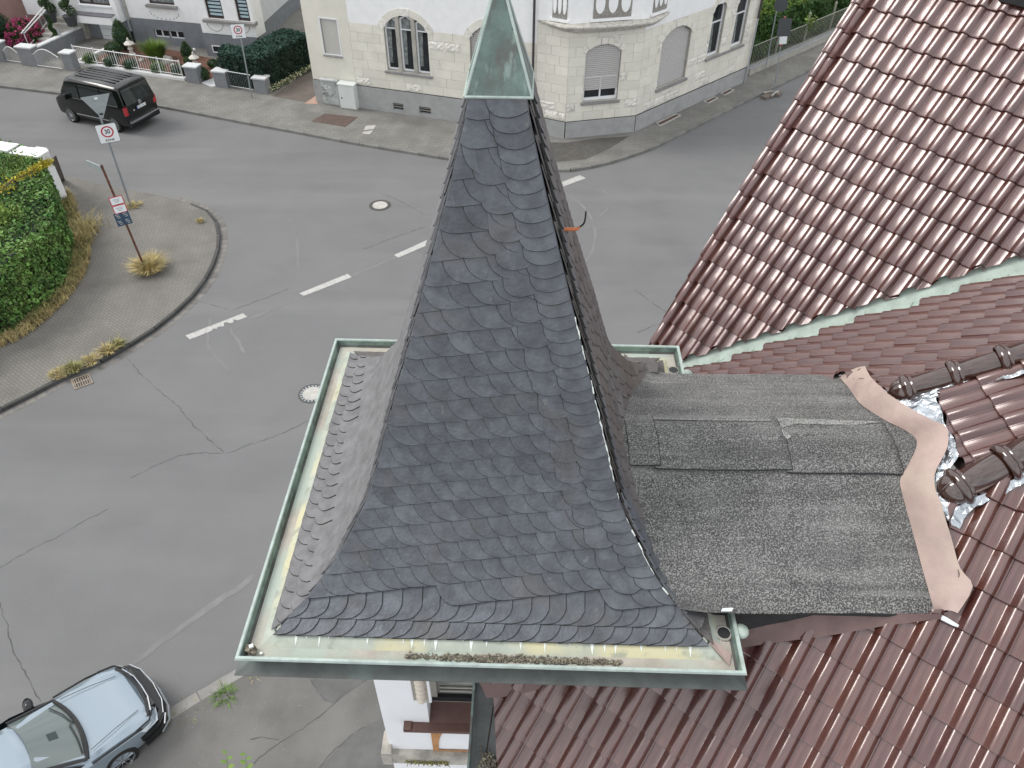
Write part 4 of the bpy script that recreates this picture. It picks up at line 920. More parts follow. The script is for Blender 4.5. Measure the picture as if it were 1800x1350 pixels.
for _ in range(1300):
    q=a.lerp(b_,random.random());pts.append((q+Vector((random.gauss(0,.11),random.gauss(0,.11),.18+abs(random.gauss(0,.08)))),Vector((0,0,1))))
tag(foliage('flower_border',pts[:800],.06,M_wfl,None,up=.6,asp=1),'cream white flowers edging the conifer hedge along the driveway','flower border',None,'stuff')
tag(foliage('flower_border',pts[800:],.07,M_leafb,None,up=.6),'green leaves among the cream flowers along the driveway','flower border',None,'stuff')
# steps, landing, pots with spiral topiary, handrail
t=thing('garden_steps',G(80,80,GZ),'light concrete garden steps rising to the landing with potted topiary','steps')
sd_=Vector((-fd.y,fd.x,0))
if sd_.y<0: sd_=-sd_
s0=G(78,84,GZ);s0=Vector((s0.x,s0.y,0))
for k in range(6):
    c=s0+sd_*(.36*k+.2)+fd*(.10*k);b=MB();b.box((c.x,c.y,GZ+.085*(k+1)),(1.7,.36,.17*(k+1)),math.atan2(fd.y,fd.x));b.build('step',M_conc,t)
c=G(122,66,GZ)+sd_*1.0;b=MB();b.box((c.x,c.y,.62),(2.6,2.0,1.1),math.atan2(fd.y,fd.x));b.build('landing',M_stone,t)
def spiral(c,h,lab,pot=True,r=.42):
    t=thing('spiral_topiary',c,lab,'topiary','spiral topiaries by the steps');z0=.0
    if pot:
        b=MB();b.lathe([(0,0),(.26,0),(.36,.5),(.39,.5),(.39,.56),(.0,.54)],n=14);b.build('pot',M_pot,t,loc=True);z0=.56
    b=MB();b.tube([Vector((0,0,z0)),Vector((0,0,z0+h))],.025,5);b.build('stem',M_wood,t,loc=True)
    pts=[]
    for _ in range(3000):
        s=random.random();a=s*2*math.pi*2.6;rr=r*(1-.75*s);c_=Vector((math.cos(a)*rr*.45,math.sin(a)*rr*.45,z0+.1+s*h));d=Vector((random.gauss(0,1),random.gauss(0,1),random.gauss(0,.7))).normalized();pts.append((c_+d*rr*.62,d))
    v,f=leafmesh(pts,.05);mesh('foliage',v,f,M_leafb,t,loc=True)
spiral(G(92,39,1.15),1.9,'spiral topiary in a dark pot at the head of the garden steps')
spiral(G(128,45,1.15),2.0,'spiral topiary in the big dark pot beside the garage wing')
spiral(G(104,84,GZ),1.7,'slender spiral topiary standing in the ground beside the steps',False,.3)
t=thing('handrail',G(50,82,GZ),'white tubular handrail beside the garden steps','handrail')
for A_,B_ in (((37,59,.95),(77,12,2.1)),((43,58,.95),(80,18,2.0)),((51,81,.25),(84,37,1.0))):
    b=MB();b.tube([G(*A_),G(*B_)],.035,6);b.build('rail',M_paint,t)
for A_,z in (((52,84),1.0),((62,68),1.3),((75,47),1.9)):
    p=G(*A_,GZ);b=MB();b.tube([p,p+Vector((0,0,z))],.025,6);b.build('post',M_paint,t)
t=thing('lamp_post',G(113,84,GZ),'slim pale bollard post with a wire fence at the foot of the landing','post')
p=G(113,84,GZ);b=MB();b.tube([p,p+Vector((0,0,1.0))],.07,8);b.build('post',M_zincpipe,t)
# hydrangea
c=G(36,84,GZ);t=thing('hydrangea',c,'large hydrangea covered in pink flower heads left of the steps','flowering shrub')
pts=[]
for _ in range(2600):
    d=Vector((random.gauss(0,1),random.gauss(0,1),abs(random.gauss(0,.8)))).normalized();pts.append((c+Vector((d.x*1.05,d.y*1.0+1.0,d.z*1.2)),d))
foliage('foliage',pts,.13,M_leafb,t)
pts=[]
for _ in range(150):
    d=Vector((random.gauss(0,1),random.gauss(0,1)-.4,abs(random.gauss(0,.8))+.1)).normalized();q=c+Vector((d.x*1.1,d.y*1.05+1.0,d.z*1.27))
    pts+=[(q+e*.12,e) for e in [Vector((random.gauss(0,1),random.gauss(0,1),random.gauss(0,1))).normalized() for _ in range(26)]]
foliage('flower_heads',pts,.06,M_pink,t,up=.7,asp=1)
shrub((3,72),.8,1.7,M_leafb,'dark green bush at the left edge beside the pink flowers',n=1500,z=GZ)
# pink outbuilding
pk=thing('pink_outbuilding',G(-40,20),'pink rendered outbuilding with a dark flat roof in the top left corner','shed')
A_=G(0,27,2.4);B_=G(53,3,2.4);dd_=(B_-A_);dd_.z=0;dd_.normalize();fr=Frame(A_-dd_*6,B_+dd_*7,-2.6)
uA=6.0;uB=(B_-A_).length+6.0
wallface(fr,[(0,0),(fr.L,0),(fr.L,2.4),(0,2.4)],[],M_pinkw,pk,'wall',-.35)
for u_ in (uA+.6,uB,uB-3.2): panel(fr,[(u_-.09,0),(u_+.09,0),(u_+.09,2.4),(u_-.09,2.4)],-.05,.16,M_brown,pk,'post')
b=MB();b.prism([fr.p(0,2.4,.15),fr.p(uB+.15,2.4,.15),fr.p(uB+.15,2.4,-6),fr.p(0,2.4,-6)],(0,0,.22));b.build('roof',M_fas,pk)
wallface(fr,[(uB+.2,2.4),(fr.L,2.4),(fr.L,4.5),(uB+.2,4.5)],[],M_pinkw,pk,'upper_wall',-.3)
# ------------------------------------------------------------------ right hand fence, hedge and posts
f0=G(1316,137);f1=G(1560,28);f0=Vector((f0.x,f0.y,0));f1=Vector((f1.x,f1.y,0));fn=(f1-f0).normalized();fo=Vector((-fn.y,fn.x,0))
t=thing('low_garden_wall',f0,'low stone wall under the iron fence right of the cream house','wall')
b=MB();b.prism([f0,f1,f1+fo*.35,f0+fo*.35],(0,0,.42));b.build('wall',M_stone,t);b=MB();b.prism([f0+Vector((0,0,.42))-fo*.03,f1+Vector((0,0,.42))-fo*.03,f1+fo*.38+Vector((0,0,.42)),f0+fo*.38+Vector((0,0,.42))],(0,0,.06));b.build('coping',M_plinth,t)
M_fencei=mat('olive grey iron fence',(.27,.275,.23),.6,.15,9)
railing(f0+fo*.15+fn*.15,f1+fo*.15,.62,1.62,100,M_fencei,'iron bar fence on the low wall in front of the green hedge',posts=0,r=.013,name='iron_fence')
for k,q in enumerate((3.1,6.1,9.0)):
    p=f0+fn*q+fo*.45;b=MB();b.tube([p+Vector((0,0,.2)),p+Vector((0,0,1.95))],[.06,.06],6);b.lathe([(.06,1.93),(.08,1.98),(.05,2.06),(0,2.12)],p,8);tag(b.build('fence_post',M_fencei),['old stone fence post nearest the cream house, seen through the bars','old stone fence post in the middle of the iron fence','old stone fence post farthest from the cream house'][k],'post','stone posts behind the iron fence')
t=thing('green_hedge',f0+fo*1.5,'tall yellow green hedge behind the iron fence at the top right','hedge')
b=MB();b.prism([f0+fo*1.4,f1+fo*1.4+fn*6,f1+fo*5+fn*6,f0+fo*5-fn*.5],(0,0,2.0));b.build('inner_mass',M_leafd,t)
pa=[];pb=[]
for _ in range(15000):
    s=random.uniform(-.5,13);q=f0+fn*s;z=random.uniform(.2,2.3);bl=.5*mnoise.noise(Vector((s*.8,z*.9,3)))
    pa.append((q+fo*(1.15-bl+random.uniform(-.12,.12))+Vector((0,0,z)),-fo+Vector((0,0,.5))))
for _ in range(15000):
    s=random.uniform(-.5,13);w_=random.random()*3.4;q=f0+fn*s+fo*(1.2+w_);pb.append((q+Vector((0,0,2.15+.6*mnoise.noise(q*.9)+random.uniform(-.1,.1))),Vector((0,0,1))))
foliage('foliage',pa,.10,mat('mid green foliage',(.06,.13,.025),.7,col2=(.03,.08,.015),scale=1.5,island=.4),t,up=.4,asp=2.2);foliage('foliage_top',pb,.11,M_leafl,t,up=.3,asp=2.4)
pts=[(f0+fn*5.6+fo*.1+Vector((random.gauss(0,.16),random.gauss(0,.12),1.75+random.gauss(0,.22))),Vector((0,0,1))) for _ in range(60)]
tag(foliage('climbing_shoot',pts,.15,M_leafl,None,up=.6,asp=1.2),'light green leafy shoot growing over the top rail of the iron fence','plant')
# ------------------------------------------------------------------ posts and signs
def viewplane(base):
    d=Vector((base.x,base.y,0)).normalized();return (d,d.dot(Vector((base.x,base.y,0))))
def post(name,base_px,top_px,z,r,m,label,cat='sign post'):
    B=G(*base_px,z);T=onp(*top_px,viewplane(B));t=thing(name,B,label,cat);b=MB();b.tube([B,T],r,10);b.build('pole',m,t)
    up=(T-B).normalized();vd=(B+up*2-CAMP);vd.z*=.25;vd.normalize();right=vd.cross(up).normalized()
    return t,B,T,up,right
def fr_at(B,T,px,up,right,d=0):
    c=onp(*px,viewplane(B));n=right.cross(up).normalized()
    if n.dot(CAMP-c)<0:n=-n
    c=c+n*d;return Matrix(((right.x,up.x,n.x,c.x),(right.y,up.y,n.y,c.y),(right.z,up.z,n.z,c.z),(0,0,0,1)))
def plate(M,w_,h_,th,m,parent,name='plate',rad=.04,at=(0,0)):
    l=[]
    for cx_,cy_,a0 in ((1,1,0),(-1,1,90),(-1,-1,180),(1,-1,270)):
        for k in range(4): a=R(a0+30*k);l.append(Vector((at[0]+cx_*(w_/2-rad)+rad*math.cos(a),at[1]+cy_*(h_/2-rad)+rad*math.sin(a),0)))
    b=MB();b.prism([M@p for p in l],(M.to_3x3()@Vector((0,0,1)))*th);return b.build(name,m,parent)
def text(M,s,size,m,parent,at=(0,0,0),name='lettering',sx=1,bold=.0):
    c=bpy.data.curves.new(name,'FONT');c.body=s;c.size=size;c.align_x='CENTER';c.align_y='CENTER';c.extrude=.001;c.offset=bold
    o=bpy.data.objects.new('tmp',c);sc.collection.objects.link(o);dg=bpy.context.evaluated_depsgraph_get();me=bpy.data.meshes.new_from_object(o.evaluated_get(dg));bpy.data.objects.remove(o)
    me.materials.clear();me.materials.append(m);me.name=name;k=bpy.data.objects.new(name,me);link(k,parent,M@Matrix.Translation(Vector(at))@Matrix.Diagonal((sx,1,1,1)));return k
def zone30(t,B,T,px,up,right,s,words='ZONE'):
    M=fr_at(B,T,px,up,right,.05);p=plate(M,s,s,.03,M_dark,t,'sign_box');plate(M@Matrix.Translation((0,0,.031)),s*.97,s*.97,.004,M_wht,p,'sign_face')
    b=MB();n=36;v=[];f=[]
    for k in range(n):
        a=2*math.pi*k/n
        for rr in (s*.235,s*.305): v.append(M@Vector((rr*math.cos(a),s*.09+rr*math.sin(a),.038)))
    f=[(2*k,2*k+1,(2*k+3)%(2*n),(2*k+2)%(2*n)) for k in range(n)];b.add(v,f);b.build('red_ring',M_red,p)
    text(M,'30',s*.33,M_ink,p,(0,s*.09,.040),sx=.85,bold=.004);text(M,words,s*.15,M_ink,p,(0,-s*.36,.040),sx=1.1,bold=.002);return p
t,B,T,up,ri=post('sign_post',(230,362),(166,176),KH,.04,M_galv,'leaning grey pole with the back of a give way triangle above a zone 30 sign')
zone30(t,B,T,(189,233),up,ri,.72)
M=fr_at(B,T,(173,186),up,ri,-.05);b=MB();l=[(-.50,.40),(.50,.40),(.03,-.44),(-.03,-.44)];b.prism([M@Vector((x,y+.0,.09)) for x,y in l],(M.to_3x3()@Vector((0,0,1)))*.012);tri=b.build('triangle_sign',M_signback,t)
b=MB();b.box((0,.30,.13),(.11,.05,.06),mat4=M);b.build('clamp',M_wht,tri);b=MB();b.box((0,-.28,.13),(.11,.05,.06),mat4=M);b.build('clamp',M_plast,tri)
t,B,T,up,ri=post('street_sign_post',(255,472),(178,290),KH,.04,M_rust,'rusty leaning post with a street name plate on top and small parking signs')
M=fr_at(B,T,(166,291),Vector((0,0,1)),(G(153,284,3.8)-G(180,296,3.8)).normalized()*-1,0)
plate(M,.74,.20,.035,M_signback,t,'street_name_plate',.02)
M=fr_at(B,T,(204,351),up,ri,.045)
for k,(px) in enumerate(((204.5,351.5),(210.5,366))):
    M=fr_at(B,T,px,up,ri,.045);p=plate(M,.43,.30,.012,M_red,t,'sign_plate',.02);plate(M@Matrix.Translation((0,0,.0125)),.38,.25,.003,M_wht,p,'sign_face',.015)
    for j in range(3):
        b=MB();b.box((0,.05-.05*j,.017),(.22-.05*j,.018,.002),mat4=M);b.build('print_line',M_signback,p)
for dx in (-.125,.125):
    for px in ((213.5,377.5),(218,388.5)):
        M=fr_at(B,T,px,up,ri,.045);p=plate(M,.235,.25,.012,M_blue,t,'sign_plate',.015,(dx,0))
        for j in range(3):
            b=MB();b.box((dx+.02*(j-1),.06-.06*j,.0135),(.12-.03*(j==2),.016,.002),mat4=M);b.build('print_line',M_lant,p)
t,B,T,up,ri=post('sign_post',(443,172),(419,45),KH,.035,M_galv,'second grey pole with a zone 30 sign standing before the conifer hedge')
zone30(t,B,T,(418.5,54),up,ri,.66)
t,B,T,up,ri=post('sign_post',(1344,131),(1374,-30),KH,.03,M_galv,'thin grey pole with a round sign seen from behind beside the iron fence')
M=fr_at(B,T,(1373,8),up,ri,.04);b=MB();b.prism([M@Vector((.36*math.cos(2*math.pi*k/8+.39),.36*math.sin(2*math.pi*k/8+.39),0)) for k in range(8)],(M.to_3x3()@Vector((0,0,1)))*.012);b.build('round_sign',M_dark,t)
t,B,T,up,ri=post('temporary_sign_post',(1360,165),(1380,29),.12,.025,M_galv,'temporary sign on a movable foot at the kerb, seen from behind with white notes')
M=fr_at(B,T,(1379,48),up,ri,.035);plate(M,.62,.85,.012,M_dark,t,'sign_back',.03)
for px,nn in (((1374,70.5),0),((1379.5,70),1)):
    M=fr_at(B,T,px,up,ri,.05);plate(M,.21,.36,.006,M_wht,t,'paper_note',.01)
for px in ((1379.5,31),(1372.5,79)):
    M=fr_at(B,T,px,up,ri,.0);b=MB();b.box((0,0,0),(.10,.05,.07),mat4=M);b.build('red_clamp',M_red,t)
b=MB();a_=math.atan2(fn.y,fn.x)
c=G(1356,170,0);b.box((c.x-.25,c.y-.1,.07),(.75,.36,.13),a_);b.box((c.x+.35,c.y+.2,.07),(.5,.36,.13),a_+.3);b.build('foot_plate',mat('recycled rubber foot',(.16,.13,.11),.8,.2,8),t)
b=MB();b.tube([c+Vector((-.4,.1,.16)),c+Vector((0,.25,.2)),c+Vector((.35,.1,.16))],.05,6);b.tube([c+Vector((-.1,-.3,.16)),c+Vector((.15,0,.22)),c+Vector((.4,.35,.16))],.05,6);b.build('foot_handle',M_stone,t)
# ------------------------------------------------------------------ vehicles
def loft(secs,m,parent,name='body',caps=True,smooth=True,mi=None):
    """secs: list of (x list per point or float, [(halfwidth,z,dx)...]) mirrored left/right"""
    v=[];f=[];rings=[]
    for x,pts in secs:
        ring=[(x+p[2],p[0],p[1]) for p in pts]+[(x+p[2],-p[0],p[1]) for p in reversed(pts) if p[0]>1e-4]
        rings.append([len(v)+i for i in range(len(ring))]);v+=ring
    n=len(rings[0])
    for a,b_ in zip(rings,rings[1:]):
        for i in range(n): f.append((a[i],a[(i+1)%n],b_[(i+1)%n],b_[i]))
    if caps: f+=[tuple(rings[0]),tuple(reversed(rings[-1]))]
    o=mesh(name,v,f,m,parent,smooth=smooth,loc=True)
    me=o.data;bm=bmesh.new();bm.from_mesh(me);bmesh.ops.recalc_face_normals(bm,faces=bm.faces);bmesh.ops.bevel(bm,geom=[e for e in bm.edges if len(e.link_faces)==2 and e.calc_face_angle(0)>R(28)],offset=.035,segments=3,affect='EDGES',profile=.6,clamp_overlap=True);bm.to_mesh(me);bm.free()
    for p in me.polygons:p.use_smooth=True
    me.set_sharp_from_angle(angle=R(22))
    return o
def wheel(t,x,y,r,w_,spokes,sgn):
    M=Matrix.Translation((x,y,r))@Matrix.Rotation(R(-90*sgn),4,'X')
    b=MB();b.lathe([(r*.66,-w_/2),(r*.97,-w_/2),(r,-w_/2+.02),(r,w_/2-.03),(r*.96,w_/2),(r*.72,w_/2+.004)],n=28,M=M);o=b.build('wheel',M_tyre,t,True,loc=True)
    b=MB();b.lathe([(r*.73,w_/2+.004),(r*.70,w_/2-.01),(r*.64,w_/2-.05),(r*.2,w_/2-.07),(0,w_/2-.07)],n=28,M=M);b.build('rim',M_plast,o,loc=False,world=None) if False else None
    mm=WL[t.name]
    b=MB();b.lathe([(r*.74,w_/2+.006),(r*.69,w_/2+.004),(r*.66,w_/2-.03)],n=28,M=mm@M);b.lathe([(r*.16,w_/2-.015),(.0,w_/2-.01)],n=12,M=mm@M)
    for k in range(spokes):
        a=2*math.pi*k/spokes;q=mm@M@Matrix.Rotation(a,4,'Z');b.box((r*.42,0,w_/2-.015),(r*.52,r*.055,.02),mat4=q)
    b.build('rim',M_chrome,o)
    b=MB();b.lathe([(r*.66,w_/2-.055),(0,w_/2-.055)],n=20,M=mm@M);b.build('brake_disc',M_plast,o)
def quadp(t,P,m,name,th=.008):
    mm=WL[t.name];a=[mm@Vector(p) for p in P];n=(a[1]-a[0]).cross(a[2]-a[0]).normalized();b=MB();b.add(a,[tuple(range(len(a)))]);return b.build(name,m,t)
# black van driving away to the left
vh=R(157);_r=G(196.5,217,.35);VC=Vector((_r.x+.3,_r.y-.1,0))+Vector((math.sin(vh),-math.cos(vh),0))*.90+Vector((math.cos(vh),math.sin(vh),0))*1.38
van=thing('black_van',VC,'black passenger van with tinted windows and chrome trim driving along the far kerb','van',rot=vh)
def ring(k):  # k: (low half width, belt half width, top half width, z low, z belt, z top, roof z)
    wl,wb_,wt,zl_,zb_,zt,zr,dxl,dxb,dxt=k
    return [(wl-.06,zl_,dxl),(wl,zl_+.08,dxl),(wb_,.62,dxb*.3),(wb_,zb_,dxb),(wb_-.03,zb_+.10,dxb),(wt,zt,dxt),(wt-.10,zr-.03,dxt),(0,zr,dxt)]
secs=[(-2.42,ring((.88,.94,.84,.34,1.12,1.88,1.96,0,-.03,.14))),(-2.1,ring((.93,.965,.88,.30,1.12,1.90,2.0,0,0,.04))),(-1.0,ring((.94,.97,.885,.28,1.12,1.91,2.03,0,0,0))),(.8,ring((.94,.97,.88,.28,1.10,1.90,2.02,0,0,0))),
      (1.28,ring((.93,.965,.84,.28,1.09,1.84,1.95,0,0,0))),(1.92,ring((.92,.945,.76,.28,1.04,1.22,1.30,0,0,.0))),(2.30,ring((.88,.90,.68,.30,.88,1.02,1.06,0,0,0))),(2.46,ring((.76,.80,.60,.34,.66,.74,.78,0,0,0)))]
loft(secs,M_pblack,van)
def vs_(x,z,s=1,e=.012):   # point on the flank glass line
    wt=.885 if x<.8 else .86;wb_=.965;f_=(z-1.20)/(1.90-1.20);return (x,s*((wb_-.03)*(1-f_)+wt*f_+e),z)
for s in (1,-1):
    for x0,x1,x2,x3,nm in ((-2.12,-1.12,-1.12,-1.98,'side_window'),(-1.04,.34,.34,-1.04,'side_window'),(.44,1.68,1.20,.44,'front_side_window')):
        P=[vs_(x0,1.22,s),vs_(x1,1.22,s),vs_(x2,1.82,s),vs_(x3,1.82,s)];quadp(van,P if s<0 else P[::-1],M_cglass,nm)
    quadp(van,[(-1.2,s*.968,.46),(1.0,s*.968,.46),(1.0,s*.968,.51),(-1.2,s*.968,.51)],M_chrome,'chrome_strip')
    quadp(van,[(-2.1,s*.962,1.19),(1.5,s*.958,1.17),(1.5,s*.956,1.19),(-2.1,s*.960,1.21)],M_chrome,'window_trim')
    for x in (-.95,.42): quadp(van,[(x,s*.966,.45),(x+.012,s*.966,.45),(x+.012,s*.962,1.16),(x,s*.962,1.16)],M_plast,'door_gap')
    mm=WL[van.name];b=MB();b.box((1.25,s*1.03,1.22),(.14,.2,.2),mat4=mm);b.build('wing_mirror',M_pblack,van)
    for x in (-1.5,1.5): wheel(van,x,s*.86,.345,.23,18,s)
    b=MB();b.box((-2.415,s*.86,1.0),(.10,.17,.34),mat4=mm);b.build('tail_light',M_tail,van);b=MB();b.box((2.33,s*.70,.74),(.16,.26,.16),mat4=mm);b.build('headlight',M_lamp,van)
quadp(van,[(-2.475,-.76,1.19),(-2.475,.76,1.19),(-2.335,.74,1.84),(-2.335,-.74,1.84)][::-1],M_cglass,'rear_window')
quadp(van,[(1.93,.78,1.24),(1.93,-.78,1.24),(1.34,-.74,1.86),(1.34,.74,1.86)],M_cglass,'windscreen')
mm=WL[van.name];b=MB();b.box((-2.49,0,.52),(.10,1.72,.10),mat4=mm);b.build('bumper_strip',M_chrome,van)
b=MB();b.box((-2.48,0,.42),(.12,1.76,.20),mat4=mm);b.build('rear_bumper',M_pblack,van)
b=MB();b.box((-2.475,-.02,.97),(.02,.52,.115),mat4=mm);pl_=b.build('number_plate',M_wht,van);b=MB();b.box((-2.487,.235,.97),(.004,.05,.11),mat4=mm);b.build('blue_band',mat('euro blue',(.01,.05,.35),.4),pl_)
for k,(y_,w__) in enumerate(((.15,.05),(.08,.05),(-.0,.06),(-.08,.03),(-.14,.05),(-.2,.04))): b=MB();b.box((-2.487,y_,.97),(.004,w__*.7,.07),mat4=mm);b.build('plate_mark',M_signback,pl_)
b=MB();M=mm@Matrix.Translation((-2.455,0,1.15))@Matrix.Rotation(R(-90),4,'Y');b.lathe([(.10,0),(.095,.03),(.06,.03)],n=20,M=M);em=b.build('emblem_ring',M_chrome,van);b=MB()
for a_,c_ in (((-.05,.055),(-.02,-.055)),((-.02,-.055),(0,0)),((0,0),(.02,-.055)),((.02,-.055),(.05,.055)),((-.025,.065),(0,.01)),((0,.01),(.025,.065))): b.tube([M@Vector((a_[1],a_[0],.025)),M@Vector((c_[1],c_[0],.025))],.008,4)
b.build('emblem_letters',M_chrome,em)
for k in range(5):
    b=MB();b.box((-.45,-.44+.22*k,2.030-.004*abs(k-2)),(2.7,.09,.010),mat4=mm);b.build('roof_rib',M_pblack,van)
b=MB();M=mm@Matrix.Translation((-2.467,.43,.93))@Matrix.Rotation(R(-90),4,'Y');b.lathe([(.035,0),(0,.01)],n=10,M=M);b.build('badge',M_lant,van)
def resize(root,sx,sy,sz):
    V=WL[root.name];T_=V@Matrix.Diagonal((sx,sy,sz,1))@V.inverted();kids=[o for o in bpy.data.objects if o.parent==root or (o.parent and o.parent.parent==root)]
    for o in kids:
        W_=WL[o.name];o.data.transform(W_.inverted()@T_@W_)
resize(van,.92,1.06,1.10)
# parked silver white car in the bottom left corner, nose towards the turret
ch=R(46);CC=Vector((-8.6,6.42,0))-Vector((math.cos(ch),math.sin(ch),0))*.72
car=thing('parked_car',CC,'silver blue car with a black bumper and tinted windscreen parked at the near kerb','car',rot=ch)
def cr_(wl,wb_,wt,zl_,zb_,zr,dx=0,dt=0): return [(wl-.05,zl_,0),(wl,zl_+.1,0),(wb_,.55,0),(wb_,zb_-.08,dx),(wb_-.05,zb_,dx),(wt,zb_+(zr-zb_)*.80,dt),(wt-.16,zr-.02,dt),(0,zr,dt)]
secs=[(-2.2,cr_(.78,.80,.60,.32,.90,1.02)),(-1.9,cr_(.86,.89,.62,.25,.98,1.30)),(-1.3,cr_(.90,.91,.60,.22,1.0,1.50)),(0.0,cr_(.90,.91,.60,.22,.99,1.52)),(.25,cr_(.90,.91,.58,.22,.98,1.46))]
secs+=[(.92,cr_(.90,.905,.78,.22,.955,1.00)),(1.35,cr_(.90,.90,.74,.24,.90,.965)),(1.82,cr_(.87,.88,.66,.26,.83,.90)),(2.10,cr_(.80,.82,.58,.28,.76,.815)),(2.22,cr_(.70,.72,.50,.30,.62,.70))]
loft(secs,M_psilver,car)
mm=WL[car.name]
def cq(P,m,name): return quadp(car,P,m,name)
# windscreen with its black border, roof edge, cowl and wipers
def ws(s,t_):   # s across -1..1, t 0 base..1 top ; bowed glass
    x=1.03-.16*s*s-(.80-.04*s*s)*t_;z=1.005-.04*s*s+.475*t_-.03*s*s*t_;return (x,s*(.80-.17*t_),z+.022)
n=10;v=[];f=[]
for i in range(n+1):
    for j in range(5): v.append(mm@Vector(ws(-1+2*i/n,j/4)))
for i in range(n):
    for j in range(4): f.append((i*5+j,(i+1)*5+j,(i+1)*5+j+1,i*5+j+1))
mesh('windscreen',v,f,M_cglassl,car,smooth=True)
def border(pts,w_,m,name,dz=.008):
    b=MB();b.tube([mm@(Vector(p)+Vector((0,0,dz))) for p in pts],w_,6);return b.build(name,m,car)
border([ws(-1+2*i/n,0) for i in range(n+1)],.045,M_plast,'cowl');border([ws(-1,j/6) for j in range(7)],.035,M_pblack,'roof_pillar');border([ws(1,j/6) for j in range(7)],.035,M_pblack,'roof_pillar')
border([ws(-.85,.06),ws(-.45,.10),ws(.0,.13)],.012,M_plast,'wiper',.03);border([ws(0.0,.06),ws(.4,.12),ws(.78,.20)],.012,M_plast,'wiper',.03)
q=[ws(-.25,.42),ws(-.02,.42),ws(-.02,.6),ws(-.25,.6)];cq([Vector(p)+Vector((0,0,.006)) for p in q],M_leafd if False else mat('windscreen shade',(.03,.05,.05),.1),'paper_in_window')
b=MB();b.box((.34,0,1.34),(.05,.22,.10),mat4=mm);b.build('rear_view_mirror',M_plast,car)
for s in (1,-1):
    cq([(.80,s*.875,.99),(.20,s*.74,1.40),(-1.2,s*.74,1.43),(-1.6,s*.86,1.02)],M_cglass,'side_window')
    b=MB();b.lathe([(0,-.07),(.09,-.06),(.12,-.01),(.10,.06),(0,.075)],n=14,M=mm@Matrix.Translation((.50,s*1.02,1.03))@Matrix.Rotation(-.25*s,4,'Z')@Matrix.Diagonal((.8,1.45,.95,1)));b.build('wing_mirror',M_pblack,car,True)
    b=MB();b.box((.54,s*.92,.99),(.07,.16,.05),mat4=mm);b.build('mirror_arm',M_plast,car)
    for x in (-1.3,1.28): wheel(car,x,s*.80,.33,.22,10,s)
    # headlight: swept lamp at the corner
    P=[(1.78,s*.885,.79),(2.05,s*.82,.755),(2.19,s*.62,.70),(2.24,s*.50,.64),(2.14,s*.80,.63),(1.86,s*.895,.68)]
    cq([Vector(p)+Vector((.018,s*.018,.012)) for p in (P if s<0 else P[::-1])],M_lamp,'headlight')
    border([(1.76,s*.86,.84),(2.04,s*.80,.80),(2.19,s*.60,.75)],.018,M_plast,'lamp_surround')
    border([(2.335,s*.70,.50),(2.22,s*.83,.40)],.02,M_chrome,'lamp_trim')
    border([(1.98,s*.50,.868),(1.5,s*.60,.975),(1.0,s*.70,1.03)],.006,M_plast,'bonnet_gap',.0)
    border([(.9,s*.912,.93),(1.5,s*.895,.87),(1.85,s*.86,.80)],.02,M_pblack,'fender_edge',.0)
b=MB();fo_=[(1.75,.905),(2.10,.86),(2.30,.72),(2.41,.45),(2.45,.0)];fo_=fo_+[(x,-y) for x,y in reversed(fo_[:-1])]
b.prism([mm@Vector((x,y,.60)) for x,y in fo_],(0,0,-.16));b.prism([mm@Vector((x*1.012,y*1.01,.44)) for x,y in fo_],(0,0,-.20));b.build('front_bumper',M_pblack,car)
border([(2.30,-.73,.60),(2.41,-.46,.61),(2.45,0,.61),(2.41,.46,.61),(2.30,.73,.60)],.014,M_chrome,'bumper_trim')
# grille and lower bumper
for (z0,z1,xx,w_) in ((.58,.75,2.25,.52),):
    b=MB();b.box((xx-.03,0,(z0+z1)/2),(.10,w_*2,z1-z0),mat4=mm);b.build('grille',M_plast,car)
border([(2.14,-.62,.765),(2.235,-.3,.755),(2.25,0,.755),(2.235,.3,.755),(2.14,.62,.765)],.022,M_chrome,'grille_trim')
border([(2.1,-.86,.26),(2.32,-.72,.25),(2.44,-.45,.25),(2.48,0,.25),(2.44,.45,.25),(2.32,.72,.25),(2.1,.86,.26)],.035,M_galv,'bumper_lip')
border([(2.06,-.70,.80),(2.17,-.4,.80),(2.205,0,.80),(2.17,.4,.80),(2.06,.70,.80)],.035,M_pblack,'bonnet_front_edge')
# ------------------------------------------------------------------ the corner house with its turret
house=thing('corner_house',(2,5,0),'corner house with a slate turret, green copper gutter and brown glazed tile roofs','house')
TW=.235
def tplane(al,ti,P,sc_=1.0):
    al,ti=R(al),R(ti);n=Vector((-math.cos(al)*math.sin(ti),-math.sin(al)*math.sin(ti),math.cos(ti)));p=Vector(P)*TW*sc_+CAMP
    up=Vector((math.cos(al)*math.cos(ti),math.sin(al)*math.cos(ti),math.sin(ti)));ri=Vector((math.sin(al),-math.cos(al),0));return dict(n=n,c=n.dot(p),P=p,up=up,ri=ri,pl=(n,n.dot(p)))
PA=tplane(38.73,51.55,(11.19,34.63,-28.27));PB=tplane(-48.28,39.46,(20.92,32.52,-22.9));PD=tplane(52.37,36.56,(8.34,10.98,-27.06),.95)
p1=onp(1565,700,PB['pl']);al_c,ti_c=R(1),math.atan(.60)
nC=Vector((-math.cos(al_c)*math.sin(ti_c),-math.sin(al_c)*math.sin(ti_c),math.cos(ti_c)));PC=dict(n=nC,c=nC.dot(p1),pl=(nC,nC.dot(p1)),P=p1,up=Vector((math.cos(al_c)*math.cos(ti_c),math.sin(al_c)*math.cos(ti_c),math.sin(ti_c))),ri=Vector((math.sin(al_c),-math.cos(al_c),0)))
